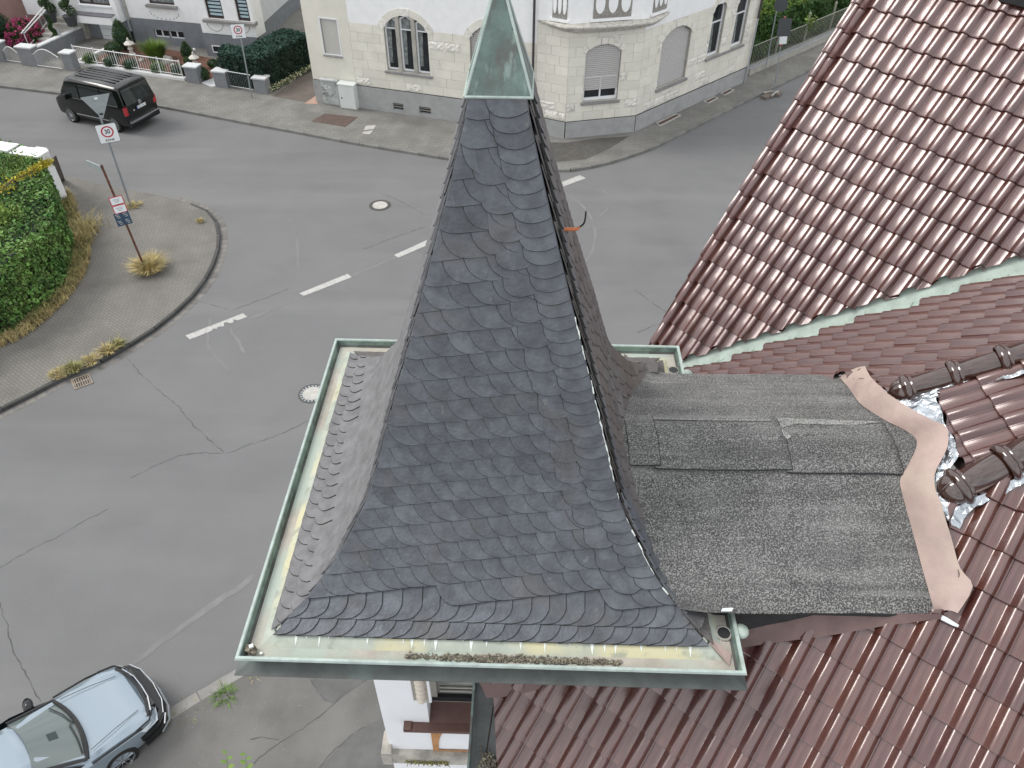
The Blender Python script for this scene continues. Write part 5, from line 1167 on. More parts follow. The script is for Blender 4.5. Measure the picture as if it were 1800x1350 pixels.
def meet(a,b):
    d=a['n'].cross(b['n']).normalized();M=Matrix((a['n'],b['n'],d));p=M.inverted()@Vector((a['c'],b['c'],0));
    if d.z<0:d=-d
    return p,d
def zon(pl,x,y): n=pl['n'];return (pl['c']-n.x*x-n.y*y)/n.z
def roofhit(x,y,off=0,only=(0,1,2)):
    c=[(onp(x,y,[PB,PC,PD][k]['pl'])-CAMP).length for k in only];k=only[c.index(max(c))];q=[PB,PC,PD][k];return onp(x,y,q['pl'])+q['n']*off
def hpl(A,B,ins):   # vertical half space through A,B (3D) keeping the side of ins
    A=Vector((A[0],A[1],0));B=Vector((B[0],B[1],0));n=Vector(((B-A).y,-(B-A).x,0)).normalized()
    if n.dot(Vector((ins[0],ins[1],0))-A)<0:n=-n
    return (A,n)
def tileprof():
    return [(.0,.004),(.04,.0),(.22,.003),(.37,.0),(.40,.003),(.43,.009),(.555,.038),(.59,.045),(.63,.047),(.73,.050),(.81,.046),(.84,.040),(.935,.010),(.96,.004),(1.0,.004)]
def tilemesh(w_,l,name='roof_tile'):
    pr=tileprof();L=l*1.16;th=.013;v=[];f=[];k=len(pr);h0=.030
    def z(y): return h0*(1-y/l)
    for y in (-.012,.0,L*.5,L):
        for x,h in pr: v.append((x*w_,y,h+z(y)-(.006 if y<0 else 0)))
    for r_ in range(3):
        for i in range(k-1): f.append((r_*k+i,r_*k+i+1,(r_+1)*k+i+1,(r_+1)*k+i))
    sm=[True]*len(f)
    b0=len(v)
    for x,h in pr: v.append((x*w_,-.012,h+z(-.012)-.006))
    for x,h in pr: v.append((x*w_,-.010,h+z(0)-th-.008))
    for i in range(k-1): f.append((b0+i+1,b0+i,b0+k+i,b0+k+i+1))
    # right hand edge of the roll
    b1=len(v)
    for y in (-.012,L): v+=[(w_,y,.006+z(y)),(w_,y,.006+z(y)-th)]
    f.append((b1,b1+1,b1+3,b1+2))
    me=bpy.data.meshes.new(name);me.from_pydata(v,[],f);me.materials.append(M_tile);me.update();me.polygons.foreach_set('use_smooth',[True]*(3*(k-1))+[False]*(len(f)-3*(k-1)));return me
def layroof(pl,w_,l,i0,i1,j0,j1,halves,parent,budget=None,lift=.02,whole=None):
    me=tilemesh(w_,l);M0=Matrix(((pl['ri'].x,pl['up'].x,pl['n'].x,0),(pl['ri'].y,pl['up'].y,pl['n'].y,0),(pl['ri'].z,pl['up'].z,pl['n'].z,0),(0,0,0,1)))
    out=[]
    for j in range(j0,j1):
        for i in range(i0,i1):
            o_=pl['P']+pl['ri']*(i-1)*w_+pl['up']*j*l
            jit=Matrix.Rotation(random.gauss(0,.003),4,'Z')@Matrix.Translation((random.gauss(0,.001),random.gauss(0,.0025),random.gauss(0,.0015)))
            M=Matrix.Translation(o_+pl['n']*lift)@M0@jit
            cs=[M@Vector((a*w_,b_,0)) for a in (0,1) for b_ in (0,l)]
            cut=[];ok=True;ctr_=M@Vector((w_/2,l/2,0))
            for hv in halves:
                if hv=='B':
                    if ctr_.y>5.9: continue
                    hv=(Vector((0,5.80,0)),Vector((0,1,0))) if ctr_.x<3.27 else (Vector((3.26,0,0)),Vector((1,0,0)))
                A,n=hv
                d=[(c-A).dot(n) for c in cs]
                if max(d)<=.02: ok=False;break
                if min(d)<0: cut.append((A,n))
            if whole and min((c-whole[0]).dot(whole[1]) for c in cs)<0: continue
            if not ok: continue
            ctr=M@Vector((w_/2,l/2,0));vis=inview(ctr,120)
            out.append((( ctr-CAMP).length,vis,M,cut))
    out.sort(key=lambda q:(not q[1],q[0]))
    rest=[]
    for k,(d,vis,M,cut) in enumerate(out):
        mm_=me
        if cut:
            bm=bmesh.new();bm.from_mesh(me);Mi=M.inverted()
            for A,n in cut: bmesh.ops.bisect_plane(bm,geom=bm.verts[:]+bm.edges[:]+bm.faces[:],plane_co=Mi@A,plane_no=(Mi.to_3x3()@(-n)).normalized(),clear_outer=True,dist=1e-5)
            if not bm.faces: bm.free();continue
            mm_=bpy.data.meshes.new('roof_tile');bm.to_mesh(mm_);bm.free();mm_.materials.append(M_tile)
        if budget is not None and k>=budget or not vis: rest.append((mm_,M));continue
        o=bpy.data.objects.new('roof_tile',mm_);link(o,parent,M)
    if rest:
        bm=bmesh.new()
        for mm_,M in rest:
            t_=mm_.copy();t_.transform(M);bm.from_mesh(t_);bpy.data.meshes.remove(t_)
        m_=bpy.data.meshes.new('roof_tile_field');bm.to_mesh(m_);bm.free();m_.materials.append(M_tile);o=bpy.data.objects.new('roof_tile_field',m_);link(o,parent);tag(o,kind='stuff')
def deck(pl,pts,parent,name,off=-.015):
    q=[Vector((p[0],p[1],zon(pl,p[0],p[1]))) + pl['n']*off for p in pts];b=MB();b.prism(q,pl['n']*-.06);return b.build(name,M_tiled,parent)
vp,vd_=meet(PA,PB)                      # valley
def on(line,z): p,d=line;return p+d*((z-p.z)/d.z)
val=(vp,vd_);h1=meet(PB,PC);h2=meet(PC,PD)
if h1[1].z<0:h1=(h1[0],-h1[1])
VL,VH=on(val,8.9),on(val,12.6)
vn=Vector(((VH-VL).y,-(VH-VL).x,0)).normalized()
Ain=onp(1500,300,PA['pl']);Bin=onp(1500,600,PB['pl']);Cin=onp(1700,760,PC['pl']);Din=onp(1500,1200,PD['pl'])
# main gable roof (A)
vb=onp(1146,601,PA['pl']);vt=onp(1497,6,PA['pl'])
gap=.075
sA=1 if vn.dot(Ain-VL)>0 else -1
rfA=deck(PA,[vb+PA['up']*-.02,VL+Vector((0,0,0)),VH+(VH-VL)*.5,vt+PA['up']*2.5+PA['ri']*4.4,vt+PA['up']*2.5],house,'gable_roof')
hA=[hpl(vb,vt,Ain),hpl(VL+vn*sA*gap,VH+vn*sA*gap,Ain)]
layroof(PA,TW,TW*1.402,-4,16,-2,19,hA,rfA,budget=230)
# verge: a row of half round tiles on the open edge
for j in range(-1,18):
    p=vb+PA['up']*((j+1)*TW*1.402);L=TW*1.402*1.1
    b=MB();v=[];n=8
    for y,h in ((0,.034),(L,.012)):
        for k in range(n+1):
            a=math.pi*k/n;v.append(p+PA['ri']*(.045-.055*math.cos(a)*1.0)+PA['up']*y+PA['n']*(h+.02+.052*math.sin(a)))
    f=[(k,k+1,n+2+k,n+1+k) for k in range(n)];f.append(tuple(range(n+1)));b.add(v,f);
    b.add([v[0],v[n+1],v[n+1]-PA['n']*.16,v[0]-PA['n']*.16],[(0,1,2,3)]);b.build('verge_tile',M_tile,rfA,True)
b=MB();b.tube([onp(1765,-2,PA['pl'])+PA['n']*.1,onp(1830,14,PA['pl'])+PA['n']*.1],.09,6);b.build('roof_window_edge',M_black,rfA)
# street side roof (B)
H1L,H1H=p1+h1[1]*-.02,on(h1,p1.z+1.3);H1L=on(h1,p1.z-.02)
h1n=Vector(((H1H-H1L).y,-(H1H-H1L).x,0)).normalized()
bl=onp(1475,660,PB['pl']);br=onp(1205,654,PB['pl'])
Bev=onp(1205,654,PB['pl'])-PB['up']*.5
rfB=deck(PB,[VL,VH,on(val,12.9),on(h1,12.9),H1L,Vector((3.27,5.83,0)),Vector((1.7,5.9,0)),Vector((1.75,7.4,0))],house,'street_roof')
hB=[hpl(H1L,H1H,Bin),'B']
layroof(PB,TW,TW*1.433,-9,16,-9,11,hB,rfB,whole=hpl(VL-vn*sA*.04,VH-vn*sA*.04,Bin))
# valley: pale copper tray with standing folds
vt_=thing
b=MB();wv_=.46
for s_ in (-1,1):
    pl=PA if s_*sA>0 else PB
    P=[]
    for q in (VL,VH+(VH-VL)*.3):
        e=q+vn*s_*wv_;P+=[Vector((q.x,q.y,q.z+.004)),Vector((e.x,e.y,zon(pl,e.x,e.y)+.004))]
    b.add(P,[(0,1,3,2)])
vy=b.build('valley_tray',M_patl,house)
L_=(VH-VL).length
for k in range(17):
    q=VL+(VH-VL)*(.03+k*.075);e=q-vn*sA*.26;e=Vector((e.x,e.y,zon(PB,e.x,e.y)+.01))-(VH-VL).normalized()*.10;b=MB();b.tube([q+Vector((0,0,.012)),e+Vector((0,0,.012))],.009,5);b.build('fold',M_patl,vy)
    if k%2: q2=q+(VH-VL)*.012;b=MB();b.tube([q2+Vector((0,0,.012)),q2.lerp(e,.6)+Vector((0,0,.02))],.006,4);b.build('fold',M_patl,vy)
# chamfer roof (C)
H2L=on(h2,p1.z-.05)
Cs=onp(1655,868,PC['pl']);H2L=Cs if True else H2L
rfC=deck(PC,[H1L+Vector((.06,0,0)),on(h1,12.9),on(h2,12.9),on(h2,11.52),Vector((3.42,4.36,0))],house,'chamfer_roof',-.03)
PCl=dict(PC);tg=onp(1668,772,PC['pl']);PCl['P']=onp(1655,714,PC['pl'])
hC=[hpl(H1L,H1H,Cin),hpl(on(h2,11),on(h2,12),Cin),hpl(onp(1640,700,PC['pl']),onp(1690,830,PC['pl']),onp(1760,760,PC['pl']))]
layroof(PCl,TW*.97,TW*1.42,-5,9,-4,9,hC,rfC)
# near roof (D)
dl0=onp(845,1190,PD['pl']);dl1=onp(853,1352,PD['pl'])
fe0=onp(1300,1108,PD['pl']);fe1=onp(1645,1086,PD['pl'])
hd0=onp(1655,880,PD['pl'])
tw0=onp(850,1195,PD['pl'])
DI=[dl1+(dl1-dl0)*.6,dl0,Vector((1.55,3.50,0)),Vector((fe1.x,fe1.y,0)),Vector((hd0.x,hd0.y,0)),on(h2,12.9),on(h2,12.9)+PD['ri']*5,dl0+PD['ri']*7-PD['up']*3.2]
rfD=deck(PD,DI,house,'garden_roof')
DW,DL=TW*.95,TW*.95*1.437
hD=[hpl(dl0+Vector((.10,0,0)),dl1+Vector((.10,0,0)),Din),hpl(Vector((-.5,3.50,0)),Vector((1.6,3.46,0)),Din)]
# split along tile column 3 so that every cut is convex
A3=PD['P']+PD['ri']*3*DW;B3=A3+PD['up']
left=hpl(A3,B3,A3-PD['ri']);right_=hpl(A3,B3,A3+PD['ri'])
le=[hpl(Vector((.9,3.10,0)) if False else fe0,fe1,Din)]
layroof(PD,DW,DL,-14,4,-9,8,hD+[left]+[hpl(onp(1306,1122,PD['pl']),onp(1655,1084,PD['pl']),Din)],rfD)
layroof(PD,DW,DL,4,14,-6,16,[right_,hpl(on(h2,11),on(h2,12),onp(1790,900,PD['pl']))],rfD)
layroof(PD,DW,DL,0,4,4,10,[left,hpl(onp(1682,1085,PD['pl']),onp(1652,880,PD['pl']),onp(1760,1000,PD['pl'])),hpl(on(h2,11),on(h2,12),onp(1790,900,PD['pl'])),hpl(onp(1306,1122,PD['pl']),onp(1655,1084,PD['pl']),onp(1700,900,PD['pl']))],rfD)
# hip ridge tiles
def hipcaps(line,start,name,rad=.098,step=.37,n=8,lab=None):
    p,d=line;s0=start;a=d.normalized();side=a.cross(Vector((0,0,1))).normalized();up=side.cross(a).normalized()
    def fr_(q,dirn=a): return Matrix(((side.x,up.x,-dirn.x,q.x),(side.y,up.y,-dirn.y,q.y),(side.z,up.z,-dirn.z,q.z),(0,0,0,1)))
    for k in range(n):
        q=s0+a*(k*step)+up*.045;M=fr_(q)@Matrix.Diagonal((1.08,1,-1,1))
        r0,r1=rad*1.02,rad*.88
        b=MB()
        pr=[(r0*1.16,-.004),(r0*1.30,.012),(r0*1.34,.03),(r0*1.28,.052),(r0*1.05,.062),(r0*1.03,.066),(r0*1.08,.074),(r0*1.07,.086),(r0*1.0,.09),(r1*1.03,step*.93),(r1*1.0,step*1.08)]
        b.lathe(pr,n=28,M=M)
        if k==0:
            pass
        b.build('ridge_tile',M_ridge,house,True)
        for tt in (-.5,-.15,.2,.55):
            b2=MB();c1=[Vector((math.sin(tt)*r0*1.0,math.cos(tt)*r0*1.0,.095)),Vector((math.sin(tt)*r1*1.03,math.cos(tt)*r1*1.03,step*.95))];b2.tube([M@c for c in c1],.005,4);b2.build('ridge_groove',M_ridge,bpy.data.objects[-1] if False else house) if False else None
    q=s0+up*.045;M=fr_(q)@Matrix.Diagonal((1.08,1,1,1));b=MB();b.lathe([(rad*1.14,0)]+[(rad*1.10*math.cos(t_),rad*1.2*math.sin(t_)) for t_ in [R(8*k) for k in range(0,12)]],n=28,M=M);b.tube([M@Vector((0,rad*1.1*math.cos(t_)*1.01,rad*1.2*math.sin(t_)*1.01)) for t_ in [R(9*k) for k in range(0,10)]],.008,5);b.build('ridge_end_cap',M_ridge,house,True)
hipcaps(h1,on(h1,H1L.z)+h1[1].normalized()*.16,'r')
hipcaps(h2,on(h2,Cs.z)+h2[1].normalized()*.10,'r',rad=.108)
# crumpled aluminium strips under the hips
def crumple(pxs,off,m,name,parent,only=(0,1,2),amp=.018,sub=5):
    bm=bmesh.new();P=[roofhit(x,y,off,only) for x,y in pxs];tri=tessellate_polygon([P]);vv=[bm.verts.new(p) for p in P]
    for t_ in tri: bm.faces.new([vv[i] for i in t_])
    for _ in range(sub): bmesh.ops.subdivide_edges(bm,edges=[e for e in bm.edges if e.calc_length()>.05],cuts=1,use_grid_fill=False);bmesh.ops.triangulate(bm,faces=bm.faces[:])
    bmesh.ops.recalc_face_normals(bm,faces=bm.faces)
    for v_ in bm.verts:
        q=v_.co*9;v_.co+=Vector((mnoise.noise(q),mnoise.noise(q+Vector((9,0,0))),1.3*mnoise.noise(q*1.6+Vector((0,7,0)))))*amp+Vector((0,0,.6*amp*mnoise.noise(q*4)))
    me=bpy.data.meshes.new(name);bm.to_mesh(me);bm.free();me.materials.append(m);o=bpy.data.objects.new(name,me);link(o,parent);return o
crumple([(1528,676),(1560,690),(1575,700),(1655,688),(1740,664),(1830,634),(1830,660),(1770,672),(1646,706),(1660,745),(1680,780),(1688,806),(1672,830),(1655,858),(1640,850),(1662,800),(1664,775),(1640,752),(1590,728),(1545,700)],.055,M_foil,'aluminium_flashing',house)
crumple([(1640,866),(1690,885),(1740,866),(1830,815),(1830,826),(1765,872),(1712,892),(1694,912),(1684,932),(1668,927),(1652,899),(1645,884)],.07,M_foil,'aluminium_flashing',house,(2,))
# ---- turret
TC=Vector((-.105,4.555,0));YA=R(-1.37)
T0=Vector((math.cos(YA),math.sin(YA),0));T1=Vector((-math.sin(YA),math.cos(YA),0))
GZT=10.80
PROF=[(1.60,10.795),(1.49,10.845),(1.365,10.925),(1.20,11.075),(1.075,11.28),(.925,11.55),(.81,11.92),(.712,12.27),(.607,12.62),(.450,13.15),(.278,13.765),(.142,14.29)]
PS=smoothline([Vector((a,0,z)) for a,z in PROF],6);SL=[0]
for a,b_ in zip(PS,PS[1:]): SL.append(SL[-1]+(b_-a).length)
def prof(s):
    if s<=0: d=(PS[1]-PS[0]).normalized();q=PS[0]+d*s;return q.x,q.z
    for i in range(len(SL)-1):
        if s<=SL[i+1]: t_=(s-SL[i])/(SL[i+1]-SL[i]);q=PS[i].lerp(PS[i+1],t_);return q.x,q.z
    return PS[-1].x,PS[-1].z
STOP=SL[-1]
FN=[-T1,T0,T1,-T0];FT=[T0,T1,-T0,-T1]
def tpt(face,u,s,off=0):
    a,z=prof(s);a2,z2=prof(s+.02);N_=FN[face];T_=FT[face];sh=.022*max(0,(z-10.8)/3.5)
    nrm=(N_*(z2-z)+Vector((0,0,1))*(a-a2)).normalized() if z2>z else N_
    return TC+T0*sh+N_*a+T_*u+Vector((0,0,z))+nrm*off
tr=MB();rows=90
for face in range(4):
    for i in range(rows):
        s0,s1=STOP*i/rows,STOP*(i+1)/rows;a0,a1=prof(s0)[0],prof(s1)[0]
        tr.add([tpt(face,-a0,s0,-.004),tpt(face,a0,s0,-.004),tpt(face,a1,s1,-.004),tpt(face,-a1,s1,-.004)],[(0,1,2,3)])
spire=tr.build('slate_spire',M_slateu,house,True)
def clip(poly,A,B,C_):   # keep A*x+B*y<=C
    o=[]
    for i in range(len(poly)):
        p,q=poly[i],poly[(i+1)%len(poly)];dp,dq=A*p[0]+B*p[1]-C_,A*q[0]+B*q[1]-C_
        if dp<=0:o.append(p)
        if dp*dq<0: t_=dp/(dp-dq);o.append((p[0]+(q[0]-p[0])*t_,p[1]+(q[1]-p[1])*t_))
    return o
def slate(face,u,s,outline,H_,rise=0,base=.004,lf=.006,m=M_slate,over=(0,0),lim=True,th=.005,store=None,wd=.2):
    """outline in slate coordinates (x right, y up); returns one thin bevel-free plate following the roof"""
    rot=math.atan(rise);jt=random.gauss(0,.006);P=[]
    for x,y in outline:
        x+=random.gauss(0,.0014);y+=random.gauss(0,.0014)
        P.append((u+x*math.cos(rot+jt)-y*math.sin(rot+jt),s+x*math.sin(rot+jt)+y*math.cos(rot+jt),x,y))
    pts=[(p[0],p[1]) for p in P]
    sm=min(p[1] for p in pts);sx=max(p[1] for p in pts)
    a0,a1=prof(max(sm,0))[0],prof(min(sx,STOP))[0];L_=max(sx-sm,.01);k=(a0-a1)/L_
    # hip limits  |u| <= a0-k*(s-sm)+over
    pts=clip(pts,1,k,a0+k*sm+over[1]);pts=clip(pts,-1,k,a0+k*sm+over[0]) if pts else pts
    pts=clip(pts,0,1,STOP-.06) if pts else pts
    if len(pts)<3: return None
    ar=abs(sum(pts[i][0]*pts[(i+1)%len(pts)][1]-pts[(i+1)%len(pts)][0]*pts[i][1] for i in range(len(pts))))/2
    if ar<.0012: return None
    lo_,hi_=min(p[1] for p in pts),max(p[1] for p in pts);STEP=.06;q=[]
    lines=[k_*STEP for k_ in range(int(lo_/STEP)-1,int(hi_/STEP)+2) if lo_+.006<k_*STEP<hi_-.006]
    for i in range(len(pts)):
        a_,b_=pts[i],pts[(i+1)%len(pts)];q.append(a_);hits=[]
        for c_ in lines:
            if (a_[1]-c_)*(b_[1]-c_)<0 and min(abs(a_[1]-c_),abs(b_[1]-c_))>.0015: t_=(c_-a_[1])/(b_[1]-a_[1]);hits.append((t_,(a_[0]+(b_[0]-a_[0])*t_,c_)))
        q+=[h for _,h in sorted(hits)]
    pts=q
    cr_,sr_=math.cos(rot),math.sin(rot);top=[];bot=[]
    for (uu,ss) in pts:
        x=(uu-u)*cr_+(ss-s)*sr_;y=-(uu-u)*sr_+(ss-s)*cr_
        lft=base+.019*(1-min(1,max(0,y/H_)))+(lf*(1-min(2.2,max(0,x/wd))) if lf>=0 else -lf*(1-min(2.2,max(0,-x/wd))))
        top.append(lft)
    sg=1 if sum(pts[i][0]*pts[(i+1)%len(pts)][1]-pts[(i+1)%len(pts)][0]*pts[i][1] for i in range(len(pts)))>0 else -1
    ins=[]
    for i,p in enumerate(pts):
        a_,b_=pts[i-1],pts[(i+1)%len(pts)];dx,dy=b_[0]-a_[0],b_[1]-a_[1];L__=math.hypot(dx,dy) or 1;q_=.0042*random.uniform(.6,1.3);ins.append((p[0]-dy/L__*q_*sg,p[1]+dx/L__*q_*sg))
    rimp=[tpt(face,p[0],p[1],l_-.0035) for p,l_ in zip(pts,top)]
    bot=[tpt(face,p[0],p[1],max(l_-th-.004,-.002)) for p,l_ in zip(pts,top)]
    top=[tpt(face,p[0],p[1],l_) for p,l_ in zip(ins,top)]
    n=len(top);tri=[];bands=[lo_-1]+lines+[hi_+1]
    for c0_,c1_ in zip(bands,bands[1:]):
        idx=[i for i,p in enumerate(pts) if c0_-.0016<=p[1]<=c1_+.0016]
        if len(idx)<3: continue
        tri+=[tuple(idx[j] for j in t_) for t_ in tessellate_polygon([[Vector((pts[i][0],pts[i][1],0)) for i in idx]])]
    def ori(t_): 
        a,b_,c=[pts[i] for i in t_];return (b_[0]-a[0])*(c[1]-a[1])-(b_[1]-a[1])*(c[0]-a[0])
    f=[tuple(t_) if ori(t_)>0 else tuple(reversed(t_)) for t_ in tri]
    onhip=[abs(abs(p[0])-(a0-k*(p[1]-sm)+over[1 if p[0]>0 else 0]))<.004 for p in pts]
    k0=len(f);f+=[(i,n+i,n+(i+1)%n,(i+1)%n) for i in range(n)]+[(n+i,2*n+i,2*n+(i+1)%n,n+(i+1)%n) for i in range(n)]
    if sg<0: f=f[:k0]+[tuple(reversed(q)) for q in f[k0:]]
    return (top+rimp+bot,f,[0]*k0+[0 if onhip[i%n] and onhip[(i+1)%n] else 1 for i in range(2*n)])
e_=.165
def Lout(w_,e,H_): return [(0,H_),(0,e*.92),(.010,e*.66),(.030,e*.40),(.060,e*.20),(.10,e*.06),(.15,0),(w_+.155,-.002),(w_+.155,H_)]
def Rout(w_,e,H_): return [(-x,y) for x,y in reversed(Lout(w_,e,H_))]
def Uout(w_,H_,d=.10): return [(-w_/2,H_),(-w_/2,d)]+[(-w_/2*math.cos(t_),d-d*math.sin(t_)) for t_ in [R(20*k) for k in range(1,9)]]+[(w_/2,d),(w_/2,H_)]
slates=[]
def face_slates(face,lo,hi):
    out=[]
    a0=prof(0)[0]
    # two level eaves courses, rounded the other way
    for k,(s0,e) in enumerate(((-.025,.125),(.10,.125))):
        u=a0+.1-(.06 if k else 0)
        while u>-a0-.3:
            wd=.135*random.uniform(.88,1.12);r_=slate(face,u,s0,Rout(wd,e,.30 if k else .2),.3 if k else .2,0,-.001+.003*k,-.008,over=(.006,.0),wd=wd)
            # right hand edge on top
            if r_: out.append((r_,face,u,s0))
            u-=wd
    # courses climbing to the right
    rise=.135
    for k in range(-4,26):
        sA_=.235+k*e_
        # width of the roof at the height of the course
        u=-1.75;first=True
        while u<1.75:
            s=sA_+rise*(u+1.4)*1.0
            a=prof(max(0,s))[0]
            if s<.19 or s>STOP-.09 or u<-a-.16 or u>a-.12: u+=.135;continue
            narrow=a<.55
            wd=(.155 if narrow else .138)*random.uniform(.85,1.18)
            if first or u<-a+.04: wd=.21;first=False
            o_=Lout(wd,e_,e_+.09);r_=slate(face,u,s,o_,e_+.09,rise,.014,.008,over=(.006,.0),wd=wd)
            if r_: out.append((r_,face,u,s))
            u+=wd
    # broad round slates stacked up the right hand hip, two abreast, then the outer fringe
    s=.34;k=0
    while s<STOP-.16:
        a=prof(s)[0]
        if a>.26:
            r_=slate(face,a-.30,s,Uout(.25,.26,.085),.26,.10,.022,.0,over=(0,-.012),wd=9)
            if r_ and k%2==0: out.append((r_,face,a-.3,s))
        r_=slate(face,a-.115,s+.04,Uout(.27,.22,.085),.22,.16,.028,.0,over=(-.0,-.004),wd=9)
        if r_: out.append((r_,face,a-.1,s))
        s+=.088;k+=1
    return out
allf={}
for face in (0,3):
    for r_,fc,u,s in face_slates(face,0,0):
        slates.append((r_,fc,u,s))
# fringe on the right hand hip seen from the front: the neighbouring face's edge slates stand proud
for r_ in [None]: pass
fr_sl=[]
s=.05
while s<STOP-.05:
    a=prof(s)[0]
    q=slate(1,-a+.10,s,Uout(.24,.20,.07),.2,-.35,.014,.022,over=(.034,0),wd=.2)
    if q: fr_sl.append((q,1,-a,s))
    s+=.083 if s>.6 else .105
fr3=[]
s=.05
while s<STOP-.05:      # left hip: plates of the left face carried just past the edge
    a=prof(s)[0];q=slate(3,a-.14,s,Uout(.28,.30,.07),.3,.1,.006,.0,over=(0,.0),wd=9)
    s+=.17
other=[]
for face in (1,2):
    for r_ in face_slates(face,0,0): other.append(r_)
def sh_score(q):
    v=sum(q[0][0],Vector())/len(q[0][0]);return (0 if q[1]==0 else 1,(v-CAMP).length)
slates.sort(key=sh_score);CNT=[]
front=[q for q in slates if q[1]==0];leftv=[q for q in slates if q[1]==3 and q[3]<.45]
lefth=[q for q in slates if q[1]==3 and q[3]>=.45]
indiv=fr_sl+front+leftv
print('slates',len(front),len(fr_sl),len(leftv),len(lefth),len(other))
ids=set()
for k,q in enumerate(indiv[:330]): 
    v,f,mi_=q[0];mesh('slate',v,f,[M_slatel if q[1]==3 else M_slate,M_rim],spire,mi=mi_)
for grp_,mm_ in (([q for q in indiv[330:] if q[1]==0],M_slate),([q for q in indiv[330:] if q[1]==3]+lefth,M_slatel)):
    if not grp_: continue
    rest=MB()
    for q in grp_: v,f,mi_=q[0];rest.add(v,f);rest.mi[-len(f):]=mi_
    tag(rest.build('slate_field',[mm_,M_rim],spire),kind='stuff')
rest=MB()
for q in other: v,f,mi_=q[0];rest.add(v,f);rest.mi[-len(f):]=mi_
tag(rest.build('slate_field',[M_slatew,mat('slate edge',(.10,.095,.094),.9)],spire),kind='stuff')
# pale lime line along the right hip
b=MB();v=[]
P=[tpt(0,prof(s)[0]-.002+random.uniform(-.006,.006),s,.034) for s in [.35+.05*k for k in range(44)]]
for i in range(len(P)-1):
    if random.random()<.8: b.tube([P[i],P[i+1]],random.uniform(.003,.008),4)
tag(b.build('lime_streak',M_white,spire),kind='stuff')
# copper cap
b=MB();zc0=14.245
cp=[(.192,zc0),(.172,zc0+.06),(.112,zc0+.25),(.060,zc0+.42),(.036,zc0+.50),(.030,zc0+.58),(.0,zc0+.72)]
for face in range(4):
    for (a0,z0),(a1,z1) in zip(cp,cp[1:]):
        c0=TC+T0*.022;N_,T_=FN[face],FT[face];b.add([c0+N_*a0-T_*a0+Vector((0,0,z0)),c0+N_*a0+T_*a0+Vector((0,0,z0)),c0+N_*a1+T_*a1+Vector((0,0,z1)),c0+N_*a1-T_*a1+Vector((0,0,z1))],[(0,1,2,3)])
cap=b.build('copper_cap',M_pat,house)
for sx,sy in ((-1,-1),(1,-1),(1,1),(-1,1)):
    b=MB();b.tube([TC+T0*.022+T0*sx*a+T1*sy*a+Vector((0,0,z)) for a,z in cp],.009,6);b.build('hip_seam',M_lip,cap)
b=MB();c0=TC+T0*.022;q=[c0+T0*sx*.194+T1*sy*.194+Vector((0,0,zc0)) for sx,sy in ((-1,-1),(1,-1),(1,1),(-1,1),(-1,-1))];b.tube(q,.009,6);b.build('hem',M_lip,cap)
b=MB();b.tube([c0+Vector((0,0,zc0+.6)),c0+Vector((0,0,zc0+1.3))],.02,8);b.lathe([(0,-.08),(.07,-.03),(.07,.03),(0,.08)],c0+Vector((0,0,zc0+.95)),12);b.build('finial',M_fas,cap)
# hook with orange sleeve and black cable on the right hand slope
hk=onp(1003,403,(T0,T0.dot(TC)+.46+.02));b=MB();d_=Vector((1,0,0));b.tube([hk-d_*.06,hk,hk+d_*.045+Vector((0,0,.003)),hk+d_*.06+Vector((0,0,.02))],[.012,.013,.011,.006],8);o=b.build('orange_hook',mat('orange plastic',(.55,.17,.06),.5),spire)
b=MB();b.tube(smoothline([hk+d_*.055+Vector((0,0,.015)),hk+d_*.085+Vector((0,0,.05)),hk+d_*.09+Vector((0,0,.13))],4),.006,6);b.build('black_cable',M_plast,spire)
# ---- box gutter round the turret
GP=[(1.56,GZT+.012,0),(1.66,GZT-.045,0),(1.695,GZT-.065,1),(1.78,GZT-.07,1),(1.785,GZT-.055,2),(1.80,GZT-.005,3),(1.806,GZT+.006,3),(1.826,GZT+.006,3),(1.832,GZT-.012,4),(1.80,GZT-.03,4),(1.74,GZT-.11,4),(1.745,GZT-.125,5),(1.862,GZT-.172,5),(1.862,GZT-.178,4),(1.1,GZT-.17,4)]
M_flg=mat('dull gutter flange',(.095,.108,.104),.55,.2,5,.1,50);mixin(M_flg,(.20,.29,.265),1.3,.5,.68,3,fac=.8)
gm_=[M_apron,M_chan,M_patd,M_lip,M_fas,M_flg]
b=MB()
for face in range(4):
    N_,T_=FN[face],FT[face]
    for (a0,z0,m0),(a1,z1,m1) in zip(GP,GP[1:]):
        nseg=1
        b.add([TC+N_*a0-T_*a0+Vector((0,0,z0)),TC+N_*a0+T_*a0+Vector((0,0,z0)),TC+N_*a1+T_*a1+Vector((0,0,z1)),TC+N_*a1-T_*a1+Vector((0,0,z1))],[(0,1,2,3)],m0)
gut=b.build('box_gutter',gm_,house)
# drips below the eaves slates, brackets, debris, outlets
b=MB()
for k in range(34):
    u=-1.45+k*.088+random.uniform(-.015,.015);L_=random.uniform(.04,.105);w_=random.uniform(.010,.022)
    if random.random()<.2: continue
    def ga(a,off=.003):
        for (a0,z0,_),(a1,z1,_) in zip(GP,GP[1:]):
            if a0<=a<=a1: return z0+(z1-z0)*(a-a0)/(a1-a0)+off
        return GZT
    for face in (0,):
        N_,T_=FN[face],FT[face];a=1.585;b.add([TC+N_*a+T_*(u-w_)+Vector((0,0,ga(a))),TC+N_*a+T_*(u+w_)+Vector((0,0,ga(a))),TC+N_*(a+L_)+T_*(u+.001)+Vector((0,0,ga(a+L_))),TC+N_*(a+L_)+T_*(u-.001)+Vector((0,0,ga(a+L_)))],[(0,1,2,3)])
tag(b.build('lime_drip',M_white,gut),kind='stuff')
b=MB()
